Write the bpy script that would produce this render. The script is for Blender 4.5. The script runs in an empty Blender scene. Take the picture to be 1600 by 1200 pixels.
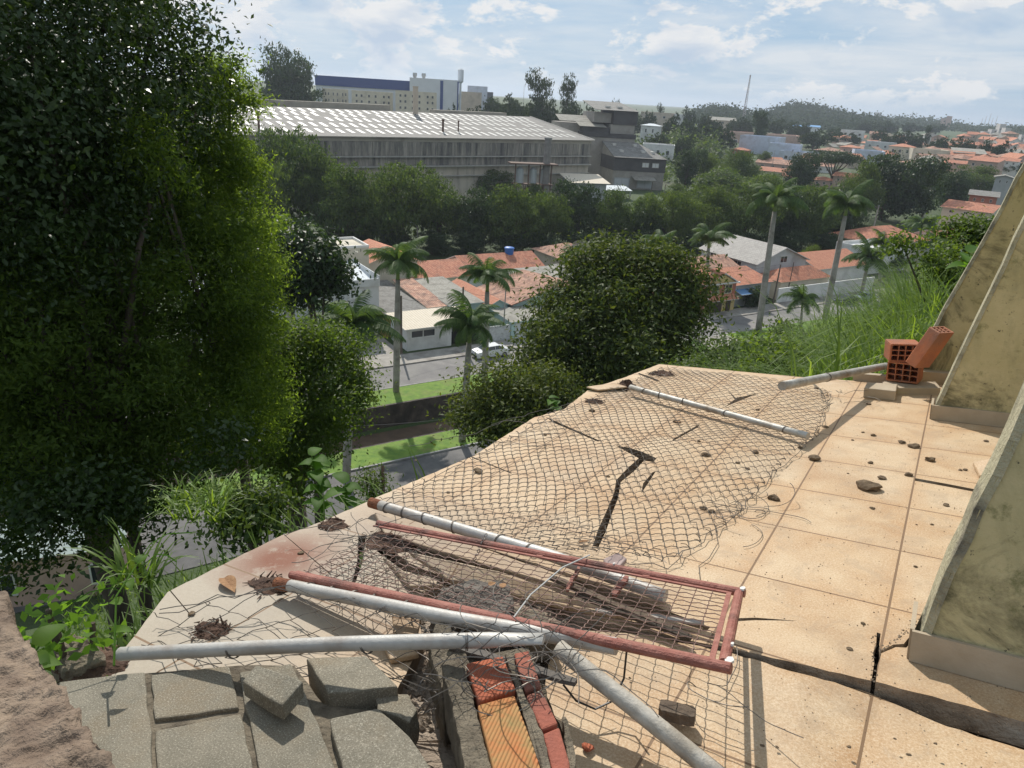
import bpy, bmesh, math, random
import numpy as np
from mathutils import Vector, Matrix
random.seed(7); RNG = np.random.default_rng(7)
D2R = math.radians
C = bpy.context.scene.collection
# ------------------------------------------------------------ camera
FPX = 1110.0; ROLL = D2R(3.5); PITCH = D2R(22.0); CAMZ = 28.0
CAM = np.array([0, 0, CAMZ])
FW = np.array([0, math.cos(PITCH), -math.sin(PITCH)]); R0 = np.array([1., 0, 0]); U0 = np.cross(R0, FW)
RT = math.cos(ROLL)*R0 + math.sin(ROLL)*U0; UP = -math.sin(ROLL)*R0 + math.cos(ROLL)*U0
cd = bpy.data.cameras.new('camera'); cam = bpy.data.objects.new('camera', cd); C.objects.link(cam)
cd.sensor_fit = 'HORIZONTAL'; cd.sensor_width = 36.0; cd.lens = FPX/1600*36.0
cd.clip_start = 0.05; cd.clip_end = 30000
m = Matrix(((RT[0], UP[0], -FW[0], 0), (RT[1], UP[1], -FW[1], 0), (RT[2], UP[2], -FW[2], CAMZ), (0, 0, 0, 1)))
cam.matrix_world = m
bpy.context.scene.camera = cam
# ------------------------------------------------------------ light
SUN_AZ = D2R(-15.5); SUN_EL = D2R(42.0); SUN_STRENGTH = 5.0; SKY_STRENGTH = 0.080; EXPOSURE = -0.12
SV = np.array([math.sin(SUN_AZ)*math.cos(SUN_EL), math.cos(SUN_AZ)*math.cos(SUN_EL), math.sin(SUN_EL)])
sl = bpy.data.lights.new('sun', 'SUN'); sl.energy = SUN_STRENGTH; sl.angle = D2R(0.53); sl.color = (1, 0.95, 0.87)
so = bpy.data.objects.new('sun', sl); C.objects.link(so)
so.rotation_mode = 'QUATERNION'; so.rotation_quaternion = Vector(SV).to_track_quat('Z', 'Y')
sc = bpy.context.scene
sc.view_settings.view_transform = 'Standard'; sc.view_settings.look = 'None'
sc.view_settings.exposure = EXPOSURE; sc.view_settings.gamma = 1; sc.view_settings.use_curve_mapping = False
w = bpy.data.worlds.new('World'); sc.world = w; w.use_nodes = True
nt = w.node_tree; nt.nodes.clear()
def nd(nt, t, **k):
    n = nt.nodes.new(t)
    for a, b in k.items(): setattr(n, a, b)
    return n
def lk(nt, a, b): nt.links.new(a, b)
def mathn(nt, op, a, b=None, clamp=False):
    n = nd(nt, 'ShaderNodeMath', operation=op, use_clamp=clamp)
    for i, v in ((0, a), (1, b)):
        if v is None: continue
        if isinstance(v, (int, float)): n.inputs[i].default_value = v
        else: lk(nt, v, n.inputs[i])
    return n.outputs[0]
def mixc(nt, fac, a, b, bt='MIX'):
    n = nd(nt, 'ShaderNodeMix', data_type='RGBA', blend_type=bt)
    for sname, v in ((0, fac), (6, a), (7, b)):
        if isinstance(v, (int, float)): n.inputs[sname].default_value = v
        elif isinstance(v, tuple): n.inputs[sname].default_value = (*v[:3], 1)
        else: lk(nt, v, n.inputs[sname])
    return n.outputs[2]
def noise(nt, vec, scale, detail=4, rough=0.55, dist=0.0):
    n = nd(nt, 'ShaderNodeTexNoise'); n.inputs['Scale'].default_value = scale; n.inputs['Detail'].default_value = detail
    n.inputs['Roughness'].default_value = rough; n.inputs['Distortion'].default_value = dist
    if vec is not None: lk(nt, vec, n.inputs['Vector'])
    return n.outputs[0]
def ramp(nt, fac, p0, p1, c0=(0, 0, 0), c1=(1, 1, 1)):
    n = nd(nt, 'ShaderNodeValToRGB'); e = n.color_ramp.elements
    e[0].position = p0; e[1].position = p1; e[0].color = (*c0, 1); e[1].color = (*c1, 1)
    lk(nt, fac, n.inputs[0]); return n.outputs[0]
def lin(nt, x, a, b): return mathn(nt, 'MULTIPLY', mathn(nt, 'SUBTRACT', x, a), 1/(b-a), True)
sky = nd(nt, 'ShaderNodeTexSky', sky_type='NISHITA'); sky.sun_disc = False
sky.sun_elevation = SUN_EL; sky.sun_rotation = SUN_AZ; sky.air_density = 1.0; sky.dust_density = 1.2; sky.altitude = 500
tc = nd(nt, 'ShaderNodeTexCoord'); sep = nd(nt, 'ShaderNodeSeparateXYZ'); lk(nt, tc.outputs['Generated'], sep.inputs[0])
# cloud layer: noise over direction, flattened towards the horizon
zz = mathn(nt, 'MAXIMUM', mathn(nt, 'ADD', sep.outputs[2], 0.10), 0.02)
cx = mathn(nt, 'DIVIDE', sep.outputs[0], zz); cy = mathn(nt, 'DIVIDE', sep.outputs[1], zz)
cv = nd(nt, 'ShaderNodeCombineXYZ'); lk(nt, cx, cv.inputs[0]); lk(nt, cy, cv.inputs[1]); cv.inputs[2].default_value = 0.4
hv = nd(nt, 'ShaderNodeVectorMath', operation='MULTIPLY'); lk(nt, tc.outputs['Generated'], hv.inputs[0]); hv.inputs[1].default_value = (1.35, 1.35, 2.9)
n1 = noise(nt, hv.outputs[0], 6.0, 9, 0.62, 0.15); n2 = noise(nt, cv.outputs[0], 0.55, 7, 0.62, 0.4)
c1 = ramp(nt, n1, 0.485, 0.56); c2 = ramp(nt, n2, 0.34, 0.66)
cm = mathn(nt, 'MAXIMUM', mathn(nt, 'MULTIPLY', c1, 1.0), mathn(nt, 'MULTIPLY', c2, 0.75), True)
hz_ = ramp(nt, sep.outputs[2], 0.0, 0.03)
cm = mathn(nt, 'MULTIPLY', cm, hz_)
# rounded grey-blue bellies: second, offset sample of the puffs
ov = nd(nt, 'ShaderNodeVectorMath', operation='ADD'); lk(nt, hv.outputs[0], ov.inputs[0]); ov.inputs[1].default_value = (0.0, 0.0, 0.07)
n3 = noise(nt, ov.outputs[0], 6.0, 5, 0.55, 0.35)
belly = ramp(nt, n3, 0.50, 0.70)
ccol = mixc(nt, belly, (11.2, 11.3, 11.4), (6.6, 8.0, 9.8))
skyc = mixc(nt, 0.78, sky.outputs[0], (4.1, 6.9, 10.0))
allc = mixc(nt, cm, skyc, ccol)
bg = nd(nt, 'ShaderNodeBackground'); bg.inputs[1].default_value = SKY_STRENGTH; lk(nt, allc, bg.inputs[0])
wo = nd(nt, 'ShaderNodeOutputWorld'); lk(nt, bg.outputs[0], wo.inputs[0])
# ------------------------------------------------------------ frames of reference
def nz(v): return v/np.linalg.norm(v)
def ray(px, py): return nz(FW*FPX + RT*(px-800) + UP*(600-py))
TS = 1.32                                         # camera height over the terrace plane
TA = ray(1518, 303); _b = -ray(-860, 367); TB = nz(_b-(_b@TA)*TA); TN = np.cross(TB, TA); TN = nz(TN)
if TN[2] < 0: TN = -TN
TO = CAM-TN*TS
def TW(a, b, h=0.): return TO+TA*a+TB*b+TN*h      # terrace coordinates -> world
def TP(px, py, h=0.):                             # where a line of sight meets the height h over the terrace
    r = ray(px, py); return CAM+r*(-(TS-h)/(r@TN))
def TC(px, py, h=0.):
    p = TP(px, py, h)-TO; return (p@TA, p@TB, p@TN)
SE = np.array([.845, .535, 0]); SE = nz(SE); SP = np.array([-SE[1], SE[0], 0]); SO = np.array([-13.9, 71.7, 0])
SROT = math.atan2(SE[1], SE[0])
def SW(s, t, z=0.): return SO+SE*s+SP*t+np.array([0, 0, z])
def to_st(p): q = np.array([p[0], p[1], 0])-SO; return q@SE, q@SP
def GP(px, py, z=0.):
    r = ray(px, py); t = (z-CAMZ)/r[2]; return CAM+r*t
def AT(px, py, dist): return CAM+ray(px, py)*dist   # point on a line of sight at a distance
def sstep(x, a, b): t = min(1, max(0, (x-a)/(b-a))); return t*t*(3-2*t)
COPE = -2.10; cA = nz(np.array([TA[0], TA[1], 0])); cB = np.array([cA[1], -cA[0], 0])
ROADT = -27.5
def gz(x, y):
    """terrain height"""
    p = np.array([x, y, 0.]); q = p-SO; t = q@SP
    r = t-ROADT                                   # >0 beyond the lower road edge
    z = -0.06; md = 0.
    if r < 0:
        rel = p-np.array([TO[0], TO[1], 0]); w_ = -(rel@cB)+COPE-0.02; a_ = rel@cA
        w2 = max(w_, 0.10*(a_-7), .7*(a_-17), -6.0)
        md = 1.5*sstep(-w_, .2, 2.2)*sstep(a_, 6.2, 8.2)-1.0*sstep(w_, -1.3, .3)*sstep(a_, 5.2, 7)*(1-sstep(a_, 14, 20))
        if w2 <= 0: z = 26.0 - 0.055*max(a_, -3)*1.0 - 1.3*sstep(a_, 5.2, 7.5)
        else:
            k = w2/(w2-r); hh = 26.0-0.055*max(min(a_, 10), -3)-1.3*sstep(a_, 5.2, 7.5)
            z = hh*max(0, 1-k)**1.35-0.06
            z = min(z, hh-0.25-w2*0.5)if w2 < 5 else z
        z += md*(1-sstep(w2, 0, 6))
    d = math.hypot(x, y)
    if y > 175:
        z += np.interp(d, [180, 215, 300, 450, 650, 1000, 1600, 2600, 4500, 9000], [0, 2.5, 4, 7, 10, 14, 19, 23, 26, 20])
        z += 11*sstep(y, 255, 420)*sstep(-x, -70, 20)*(1-sstep(y, 900, 2500))
    return z
def TG(px, py):
    """line of sight against the terrain"""
    r = ray(px, py); t = 20.
    while t < 9000:
        p = CAM+r*t
        if p[2] < gz(p[0], p[1]): return p
        t *= 1.01
    return CAM+r*9000
def PPM(p): return FPX/((p-CAM)@FW)
# ------------------------------------------------------------ materials
MATS = {}
def newmat(name):
    m = bpy.data.materials.new(name); m.use_nodes = True; t = m.node_tree
    b = t.nodes['Principled BSDF']; return m, t, b
def M(name, c1, c2=None, scale=3, rough=.8, bump=0., bscale=30, c3=None, metal=0., spec=.5, coord='Object', lo=.35, hi=.65, alpha=None):
    if name in MATS: return MATS[name]
    m, t, b = newmat(name); tc = nd(t, 'ShaderNodeTexCoord'); v = tc.outputs[coord]
    if coord == 'World': pass
    col = c1
    if c2 is not None:
        col = mixc(t, ramp(t, noise(t, v, scale, 6, .6), lo, hi), c1, c2)
        if c3 is not None: col = mixc(t, ramp(t, noise(t, v, scale*.31, 7, .65, .3), .5, .68), col, c3)
        lk(t, col, b.inputs['Base Color'])
    else: b.inputs['Base Color'].default_value = (*c1, 1)
    b.inputs['Roughness'].default_value = rough; b.inputs['Metallic'].default_value = metal
    b.inputs['Specular IOR Level'].default_value = spec
    if bump:
        bp = nd(t, 'ShaderNodeBump'); bp.inputs['Strength'].default_value = bump; bp.inputs['Distance'].default_value = .02
        lk(t, noise(t, v, bscale, 5, .65), bp.inputs['Height']); lk(t, bp.outputs[0], b.inputs['Normal'])
    MATS[name] = m; return m
def leafmat(name, dark, light, trans=.35, rough=.42, tcol=None, spec=.5):
    if name in MATS: return MATS[name]
    m, t, b = newmat(name); g = nd(t, 'ShaderNodeNewGeometry'); oi = nd(t, 'ShaderNodeObjectInfo')
    f = mathn(t, 'ADD', mathn(t, 'MULTIPLY', g.outputs['Random Per Island'], .7), mathn(t, 'MULTIPLY', oi.outputs['Random'], .3))
    col = mixc(t, f, dark, light); lk(t, col, b.inputs['Base Color']); b.inputs['Roughness'].default_value = rough
    b.inputs['Specular IOR Level'].default_value = spec
    tr = nd(t, 'ShaderNodeBsdfTranslucent')
    tc_ = mixc(t, f, tuple(min(1, c*k) for c, k in zip(dark, (2.2, 2.2, 1.2))), tcol or tuple(min(1, c*k) for c, k in zip(light, (2.6, 2.4, 1.1))))
    lk(t, tc_, tr.inputs[0]); mx = nd(t, 'ShaderNodeMixShader'); mx.inputs[0].default_value = trans
    lk(t, b.outputs[0], mx.inputs[1]); lk(t, tr.outputs[0], mx.inputs[2]); lk(t, mx.outputs[0], t.nodes['Material Output'].inputs[0])
    MATS[name] = m; return m
def tilemat(name, base, alt, pitch=.22, weather=(.10, .07, .055), wlo=.5, bump=.9, axis=0):
    """clay tile or corrugated roof: ridges run down the slope (local Y of the UV map)"""
    if name in MATS: return MATS[name]
    m, t, b = newmat(name); uv = nd(t, 'ShaderNodeUVMap'); sp = nd(t, 'ShaderNodeSeparateXYZ'); lk(t, uv.outputs[0], sp.inputs[0])
    u, v = sp.outputs[0], sp.outputs[1]
    wave = mathn(t, 'ABSOLUTE', mathn(t, 'SINE', mathn(t, 'MULTIPLY', u, math.pi/pitch)))
    row = mathn(t, 'FRACT', mathn(t, 'DIVIDE', v, pitch*1.7))
    h = mathn(t, 'ADD', wave, mathn(t, 'MULTIPLY', row, .45))
    wn = nd(t, 'ShaderNodeTexWhiteNoise'); cc = nd(t, 'ShaderNodeCombineXYZ')
    lk(t, mathn(t, 'FLOOR', mathn(t, 'DIVIDE', u, pitch)), cc.inputs[0]); lk(t, mathn(t, 'FLOOR', mathn(t, 'DIVIDE', v, pitch*1.7)), cc.inputs[1])
    lk(t, cc.outputs[0], wn.inputs[0])
    col = mixc(t, wn.outputs[0], base, alt)
    col = mixc(t, mathn(t, 'MULTIPLY', ramp(t, noise(t, uv.outputs[0], .55, 8, .7, .5), wlo, wlo+.22), .8), col, weather)
    groove = ramp(t, wave, .05, .35)
    col = mixc(t, mathn(t, 'MULTIPLY', mathn(t, 'SUBTRACT', 1., groove), .5), col, weather)
    lk(t, col, b.inputs['Base Color']); b.inputs['Roughness'].default_value = .85
    bp = nd(t, 'ShaderNodeBump'); bp.inputs['Strength'].default_value = bump; bp.inputs['Distance'].default_value = .06
    lk(t, h, bp.inputs['Height']); lk(t, bp.outputs[0], b.inputs['Normal']); MATS[name] = m; return m
# ------------------------------------------------------------ mesh builder
class MB:
    def __init__(s): s.v = []; s.f = []; s.m = []; s.uv = {}
    def add(s, vs, fs, mi=0, uvs=None):
        o = len(s.v); s.v.extend([tuple(map(float, p)) for p in vs])
        for i, f in enumerate(fs):
            s.f.append(tuple(o+k for k in f)); s.m.append(mi)
            if uvs is not None: s.uv[len(s.f)-1] = uvs[i]
        return s
    def quad(s, a, b, c, d, mi=0, uv=None): return s.add([a, b, c, d], [(0, 1, 2, 3)], mi, [uv] if uv else None)
    def box(s, lo, hi, mi=0, T=None, rz=0., at=(0, 0, 0)):
        x0, y0, z0 = lo; x1, y1, z1 = hi
        P = [(x0, y0, z0), (x1, y0, z0), (x1, y1, z0), (x0, y1, z0), (x0, y0, z1), (x1, y0, z1), (x1, y1, z1), (x0, y1, z1)]
        if rz:
            c_, s_ = math.cos(rz), math.sin(rz); P = [(x*c_-y*s_, x*s_+y*c_, z) for x, y, z in P]
        P = [(x+at[0], y+at[1], z+at[2]) for x, y, z in P]
        if T: P = [T(*p) for p in P]
        return s.add(P, [(0, 3, 2, 1), (4, 5, 6, 7), (0, 1, 5, 4), (1, 2, 6, 5), (2, 3, 7, 6), (3, 0, 4, 7)], mi)
    def tube(s, pts, r, n=8, mi=0, cap=True, flat=None):
        pts = [np.array(p, float) for p in pts]; K = len(pts); rs = r if hasattr(r, '__len__') else [r]*K
        vs = []; up = np.array([0, 0, 1.])
        prev = None
        for i, p in enumerate(pts):
            d = pts[min(i+1, K-1)]-pts[max(i-1, 0)]; d = d/(np.linalg.norm(d)+1e-9)
            if prev is None:
                x = np.cross(d, up if abs(d[2]) < .95 else np.array([1., 0, 0]))
            else: x = prev-(prev@d)*d
            x = x/(np.linalg.norm(x)+1e-9); prev = x; y = np.cross(d, x)
            for k in range(n):
                an = 2*math.pi*k/n; vs.append(p+rs[i]*(math.cos(an)*x+math.sin(an)*y*(flat[i] if flat else 1)))
        fs = [(i*n+k, i*n+(k+1) % n, (i+1)*n+(k+1) % n, (i+1)*n+k) for i in range(K-1) for k in range(n)]
        if cap: fs += [tuple(range(n-1, -1, -1)), tuple((K-1)*n+k for k in range(n))]
        return s.add(vs, fs, mi)
    def prism(s, top, vec, mi=0, side=None):
        """polygon extruded along vec"""
        n = len(top); top = [np.array(p, float) for p in top]; bot = [p+np.array(vec) for p in top]
        s.add(top+bot, [tuple(range(n))]+[tuple(n+k for k in range(n-1, -1, -1))]+[(k, n+k, n+(k+1) % n, (k+1) % n) for k in range(n)], mi if side is None else side)
        s.m[-(n+2)] = mi; return s
    def build(s, name, mats, parent=None, smooth=False, weld=False, loc=None):
        me = bpy.data.meshes.new(name); V = s.v
        if loc is not None: V = [(x-loc[0], y-loc[1], z-loc[2]) for x, y, z in V]
        me.from_pydata(V, [], s.f)
        for mt in (mats if isinstance(mats, (list, tuple)) else [mats]): me.materials.append(mt)
        me.polygons.foreach_set('material_index', s.m)
        if s.uv:
            ul = me.uv_layers.new(name='UVMap')
            for fi, uvs in s.uv.items():
                for li, q in zip(me.polygons[fi].loop_indices, uvs): ul.data[li].uv = q
        bm = bmesh.new(); bm.from_mesh(me)
        if weld: bmesh.ops.remove_doubles(bm, verts=bm.verts, dist=1e-5)
        bmesh.ops.recalc_face_normals(bm, faces=bm.faces); bm.to_mesh(me); bm.free()
        if smooth: me.polygons.foreach_set('use_smooth', [True]*len(me.polygons))
        o = bpy.data.objects.new(name, me); C.objects.link(o)
        if parent is not None: o.parent = parent
        if loc is not None:
            o.location = loc if parent is None else (Vector(loc)-parent.location)
        elif parent is not None:
            o.matrix_parent_inverse = Matrix.Translation(-Vector(parent.location))
        return o
def thing(name, label, cat, loc=(0, 0, 0), group=None):
    o = bpy.data.objects.new(name, None); C.objects.link(o); o.location = tuple(map(float, loc)); o.empty_display_size = .3
    o['label'] = label; o['category'] = cat
    if group: o['group'] = group
    return o
def tag(o, label, cat, group=None):
    o['label'] = label; o['category'] = cat
    if group: o['group'] = group
    return o
def struct(o): o['kind'] = 'structure'; return o
def stuff(o, label=None, cat=None):
    o['kind'] = 'stuff'
    if label: o['label'] = label; o['category'] = cat
    return o
ORD = ['leftmost', 'second', 'third', 'fourth', 'fifth', 'sixth', 'seventh', 'eighth', 'ninth', 'tenth', 'eleventh', 'twelfth', 'thirteenth', 'fourteenth', 'fifteenth', 'sixteenth', 'seventeenth', 'eighteenth', 'nineteenth', 'twentieth']
for i in range(21, 60):
    ten = ['twenty', 'thirty', 'forty', 'fifty'][i//10-2]; u_ = i % 10
    ORD.append(ten+'-'+['', 'first', 'second', 'third', 'fourth', 'fifth', 'sixth', 'seventh', 'eighth', 'ninth'][u_] if u_ else {'thirty': 'thirtieth', 'forty': 'fortieth', 'fifty': 'fiftieth', 'twenty': 'twentieth'}[ten])
def nth(i): return 'leftmost' if i == 0 else ORD[i]+' from the left'
def fastmesh(name, V, F, mats, mi=None, smooth=False):
    """V (n,3), F (m,4) or (m,3)"""
    me = bpy.data.meshes.new(name); k = F.shape[1]
    me.vertices.add(len(V)); me.vertices.foreach_set('co', V.astype(np.float32).ravel())
    me.loops.add(F.size); me.loops.foreach_set('vertex_index', F.astype(np.int32).ravel())
    me.polygons.add(len(F)); me.polygons.foreach_set('loop_start', np.arange(0, F.size, k, dtype=np.int32))
    me.polygons.foreach_set('loop_total', np.full(len(F), k, dtype=np.int32))
    for mt in (mats if isinstance(mats, (list, tuple)) else [mats]): me.materials.append(mt)
    if mi is not None: me.polygons.foreach_set('material_index', mi.astype(np.int32))
    if smooth: me.polygons.foreach_set('use_smooth', np.ones(len(F), dtype=bool))
    me.update(calc_edges=True); return me
def leaves(P, N, size, asp=.45, rng=RNG, fold=.25):
    """one pointed, folded leaf (4 corners, 2 triangles joined as a bent quad) at every P facing N"""
    n = len(P); N = N/(np.linalg.norm(N, axis=1, keepdims=True)+1e-9)
    r = rng.normal(size=(n, 3)); r[:, 2] -= .6; X = r-(r*N).sum(1, keepdims=True)*N; X /= np.linalg.norm(X, axis=1, keepdims=True)+1e-9
    Y = np.cross(N, X); s = (size*(.6+.8*rng.random(n)))[:, None] if np.isscalar(size) else size[:, None]
    V = np.empty((n, 4, 3)); V[:, 0] = P-X*s*.5; V[:, 2] = P+X*s*.5-N*s*.12
    V[:, 1] = P+Y*s*asp*.5+N*s*fold*.3+X*s*.05; V[:, 3] = P-Y*s*asp*.5+N*s*fold*.3+X*s*.05
    F = np.arange(n*4).reshape(n, 4); return V.reshape(-1, 3), F
def cloud(blobs, nclump, per, csize, rng, shell=.75, flat=.6):
    """leaf positions gathered in tufts spread over the skins of the blobs (cx,cy,cz,rx,ry,rz)"""
    B = np.array(blobs, float); wts = (B[:, 3]*B[:, 4]+B[:, 4]*B[:, 5]+B[:, 3]*B[:, 5]); wts /= wts.sum()
    k = rng.choice(len(B), nclump, p=wts); d = rng.normal(size=(nclump, 3)); d /= np.linalg.norm(d, axis=1, keepdims=True)
    rad = shell+(1.06-shell)*rng.random(nclump)**.6; rad = np.where(rng.random(nclump) < .12, rng.random(nclump)*shell, rad)
    Cc = B[k, :3]+d*B[k, 3:6]*rad[:, None]
    cs = csize*(.5+rng.random(nclump))
    off = rng.normal(size=(nclump, per, 3))*cs[:, None, None]*np.array([1, 1, flat])
    P = (Cc[:, None]+off).reshape(-1, 3)
    Nn = d[:, None]*.7+rng.normal(size=(nclump, per, 3))*.55+np.array([0, 0, .55]); return P, Nn.reshape(-1, 3)
# ------------------------------------------------------------ ground
def axisarr(parts):
    out = []
    for a, b, st_ in parts: out += list(np.arange(a, b, st_))
    return np.array(out+[parts[-1][1]])
sa = axisarr([(-6000, -1000, 500), (-1000, -300, 60), (-300, -70, 12), (-70, -28, 3), (-28, 60, 1.0), (60, 130, 3), (130, 420, 12), (420, 1200, 40), (1200, 9000, 300)])
ta = np.array(list(axisarr([(-300, -100, 40), (-100, -28, 0.9)])[:-1])+[-27.6, -20.2, -16.95, -15.3, -9.75, -9.6, -9.0, -5.6, 1, 2, 12]+list(axisarr([(20, 130, 8), (130, 420, 12), (420, 1200, 40), (1200, 9000, 300)])))
V = np.zeros((len(sa), len(ta), 3))
for i, s_ in enumerate(sa):
    for j, t_ in enumerate(ta):
        p = SW(s_, t_); z = gz(p[0], p[1])
        if -15.4 < t_ < -9.7 and p[1] < 175: z = -2.7
        V[i, j] = (p[0], p[1], z)
ni, nj = len(sa), len(ta)
ii, jj = np.meshgrid(np.arange(ni-1), np.arange(nj-1), indexing='ij'); a = (ii*nj+jj).ravel()
F = np.stack([a, a+nj, a+nj+1, a+1], 1)
mt, t, b = newmat('ground_grass'); g = nd(t, 'ShaderNodeNewGeometry'); v = g.outputs['Position']
col = mixc(t, ramp(t, noise(t, v, .35, 8, .65), .35, .62), (.022, .045, .010), (.050, .080, .018))
col = mixc(t, ramp(t, noise(t, v, .022, 6, .6), .52, .62), col, (.075, .07, .04))
col = mixc(t, ramp(t, noise(t, v, 4., 5, .7), .3, .8), col, (.055, .085, .022)); lk(t, col, b.inputs['Base Color']); b.inputs['Roughness'].default_value = .9
bp = nd(t, 'ShaderNodeBump'); bp.inputs['Strength'].default_value = .8; bp.inputs['Distance'].default_value = .15; lk(t, noise(t, v, 5, 8, .7), bp.inputs['Height']); lk(t, bp.outputs[0], b.inputs['Normal'])
me = fastmesh('ground', V.reshape(-1, 3), F, mt, smooth=True); struct_ground = bpy.data.objects.new('ground', me); C.objects.link(struct_ground); struct(struct_ground)
asph = M('asphalt', (.075, .072, .07), (.12, .115, .11), .8, .85, .3, 60, c3=(.16, .15, .14))
asph2 = M('asphalt_worn', (.15, .14, .135), (.20, .19, .175), .5, .85, .3, 60, c3=(.27, .25, .23))
conc = M('pavement_concrete', (.26, .24, .21), (.36, .33, .29), 1.2, .9, .3, 40, c3=(.16, .14, .12))
kerbm = M('kerb_stone', (.35, .34, .32), (.22, .21, .2), 2, .9)
def strip(name, s0, s1, t0, t1, z0, z1, mt):
    mb = MB(); n = int((s1-s0)/20)+1
    ss = np.linspace(s0, s1, n+1)
    for i in range(n): mb.box((ss[i], t0, z0), (ss[i+1], t1, z1), T=SW)
    return struct(mb.build(name, mt, weld=True))
strip('street', -60, 260, -5.6, 0, -.2, 0.0, asph2)
strip('lower_road', -80, 110, -27.5, -20.2, -.2, .004, asph)
strip('pavement', -60, 260, 0, 3.0, -.2, .13, conc)
strip('kerb', -60, 260, -5.78, -5.6, -.2, .12, kerbm)
strip('kerb', -80, 110, -20.2, -20.02, -.2, .13, kerbm)
lawn = M('lawn', (.085, .17, .018), (.16, .25, .03), 1.6, .9, 1., 30, c3=(.17, .19, .05))
strip('grass_verge', -60, 260, -9.45, -5.78, -.2, .09, lawn)
strip('grass_verge', -80, 110, -20.02, -16.95, -.2, .10, lawn)
cw = M('canal_stone', (.045, .035, .03), (.10, .08, .065), 1.5, .9, .8, 8, c3=(.03, .025, .02))
strip('canal_wall', -80, 200, -9.72, -9.45, -2.8, .14, cw)
strip('canal_bed', -80, 200, -16.6, -9.72, -2.8, -2.55, M('canal_mud', (.10, .065, .04), (.17, .11, .07), .5, .9, .5, 6, c3=(.06, .045, .03)))
strip('canal_bank', -80, 200, -16.95, -16.6, -2.8, -.0, cw)
# walking path patches on the far right verge, drives of the houses
strip('path', 40, 46, -9.4, -5.8, .05, .12, conc)
mb = MB(); mb.box((-2, 3, 0), (3.6, 11.6, .05), T=SW); struct(mb.build('driveway', conc))
# ------------------------------------------------------------ building tools
glass = M('window_glass', (.03, .035, .04), rough=.12, spec=.8)
def plaster(name, c, dirt=(.16, .14, .12), amt=None):
    return M('plaster_'+name, c, tuple(x*.86 for x in c), .7, .9, .15, 20, c3=tuple(a*.55+b*.45 for a, b in zip(c, dirt)))
white = plaster('white', (.72, .71, .68)); cream = plaster('cream', (.62, .56, .44)); beige = plaster('beige', (.50, .42, .33)); turq = plaster('pale_turquoise', (.45, .60, .57))
orange = plaster('orange', (.66, .36, .15)); yellow = plaster('yellow', (.58, .44, .20)); redp = plaster('red', (.42, .16, .11)); greyp = plaster('grey', (.40, .41, .41)); dgrey = plaster('dark_grey', (.16, .16, .17))
lgrey = plaster('pale_grey', (.56, .57, .57)); pink = plaster('pinkish', (.55, .38, .31)); bluegrey = plaster('bluish', (.52, .57, .66))
tile_r = tilemat('clay_tiles', (.42, .15, .085), (.56, .24, .14), .24)
tile_n = tilemat('new_clay_tiles', (.50, .19, .11), (.60, .27, .16), .22, wlo=.62)
tile_o = tilemat('weathered_clay_tiles', (.36, .17, .11), (.55, .32, .22), .28, wlo=.44)
asb = tilemat('fibre_cement_sheets', (.30, .28, .235), (.37, .35, .30), .18, (.13, .12, .10), .46, .7)
asb_d = tilemat('dark_fibre_cement', (.20, .19, .17), (.26, .25, .23), .18, (.09, .08, .07), .46, .7)
mtl_w = tilemat('white_metal_sheets', (.62, .66, .68), (.68, .71, .72), .30, (.4, .42, .42), .66, .6)
mtl_b = tilemat('beige_metal_sheets', (.62, .54, .42), (.66, .58, .46), .34, (.36, .30, .22), .62, .6)
slatr = tilemat('grey_concrete_tiles', (.36, .33, .30), (.44, .41, .37), .34, (.2, .18, .16), .55, 1.)
def roofquad(mb, P, thick=.12):
    """P: eave-left, eave-right, top-right, top-left"""
    P = [np.array(p, float) for p in P]; e = nz(P[1]-P[0]); up = P[-1]-P[0]; up = up-(up@e)*e; up = nz(up)
    uv = [((p-P[0])@e+50, (p-P[0])@up+50) for p in P]; n = len(P); nn = nz(np.cross(e, up)); nn = nn if nn[2] > 0 else -nn
    mb.add(P, [tuple(range(n))], 0, [uv]); B = [p-nn*thick for p in P]
    mb.add(P+B, [tuple(n+k for k in range(n-1, -1, -1))]+[(k, n+k, n+(k+1) % n, (k+1) % n) for k in range(n)], 1)
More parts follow.
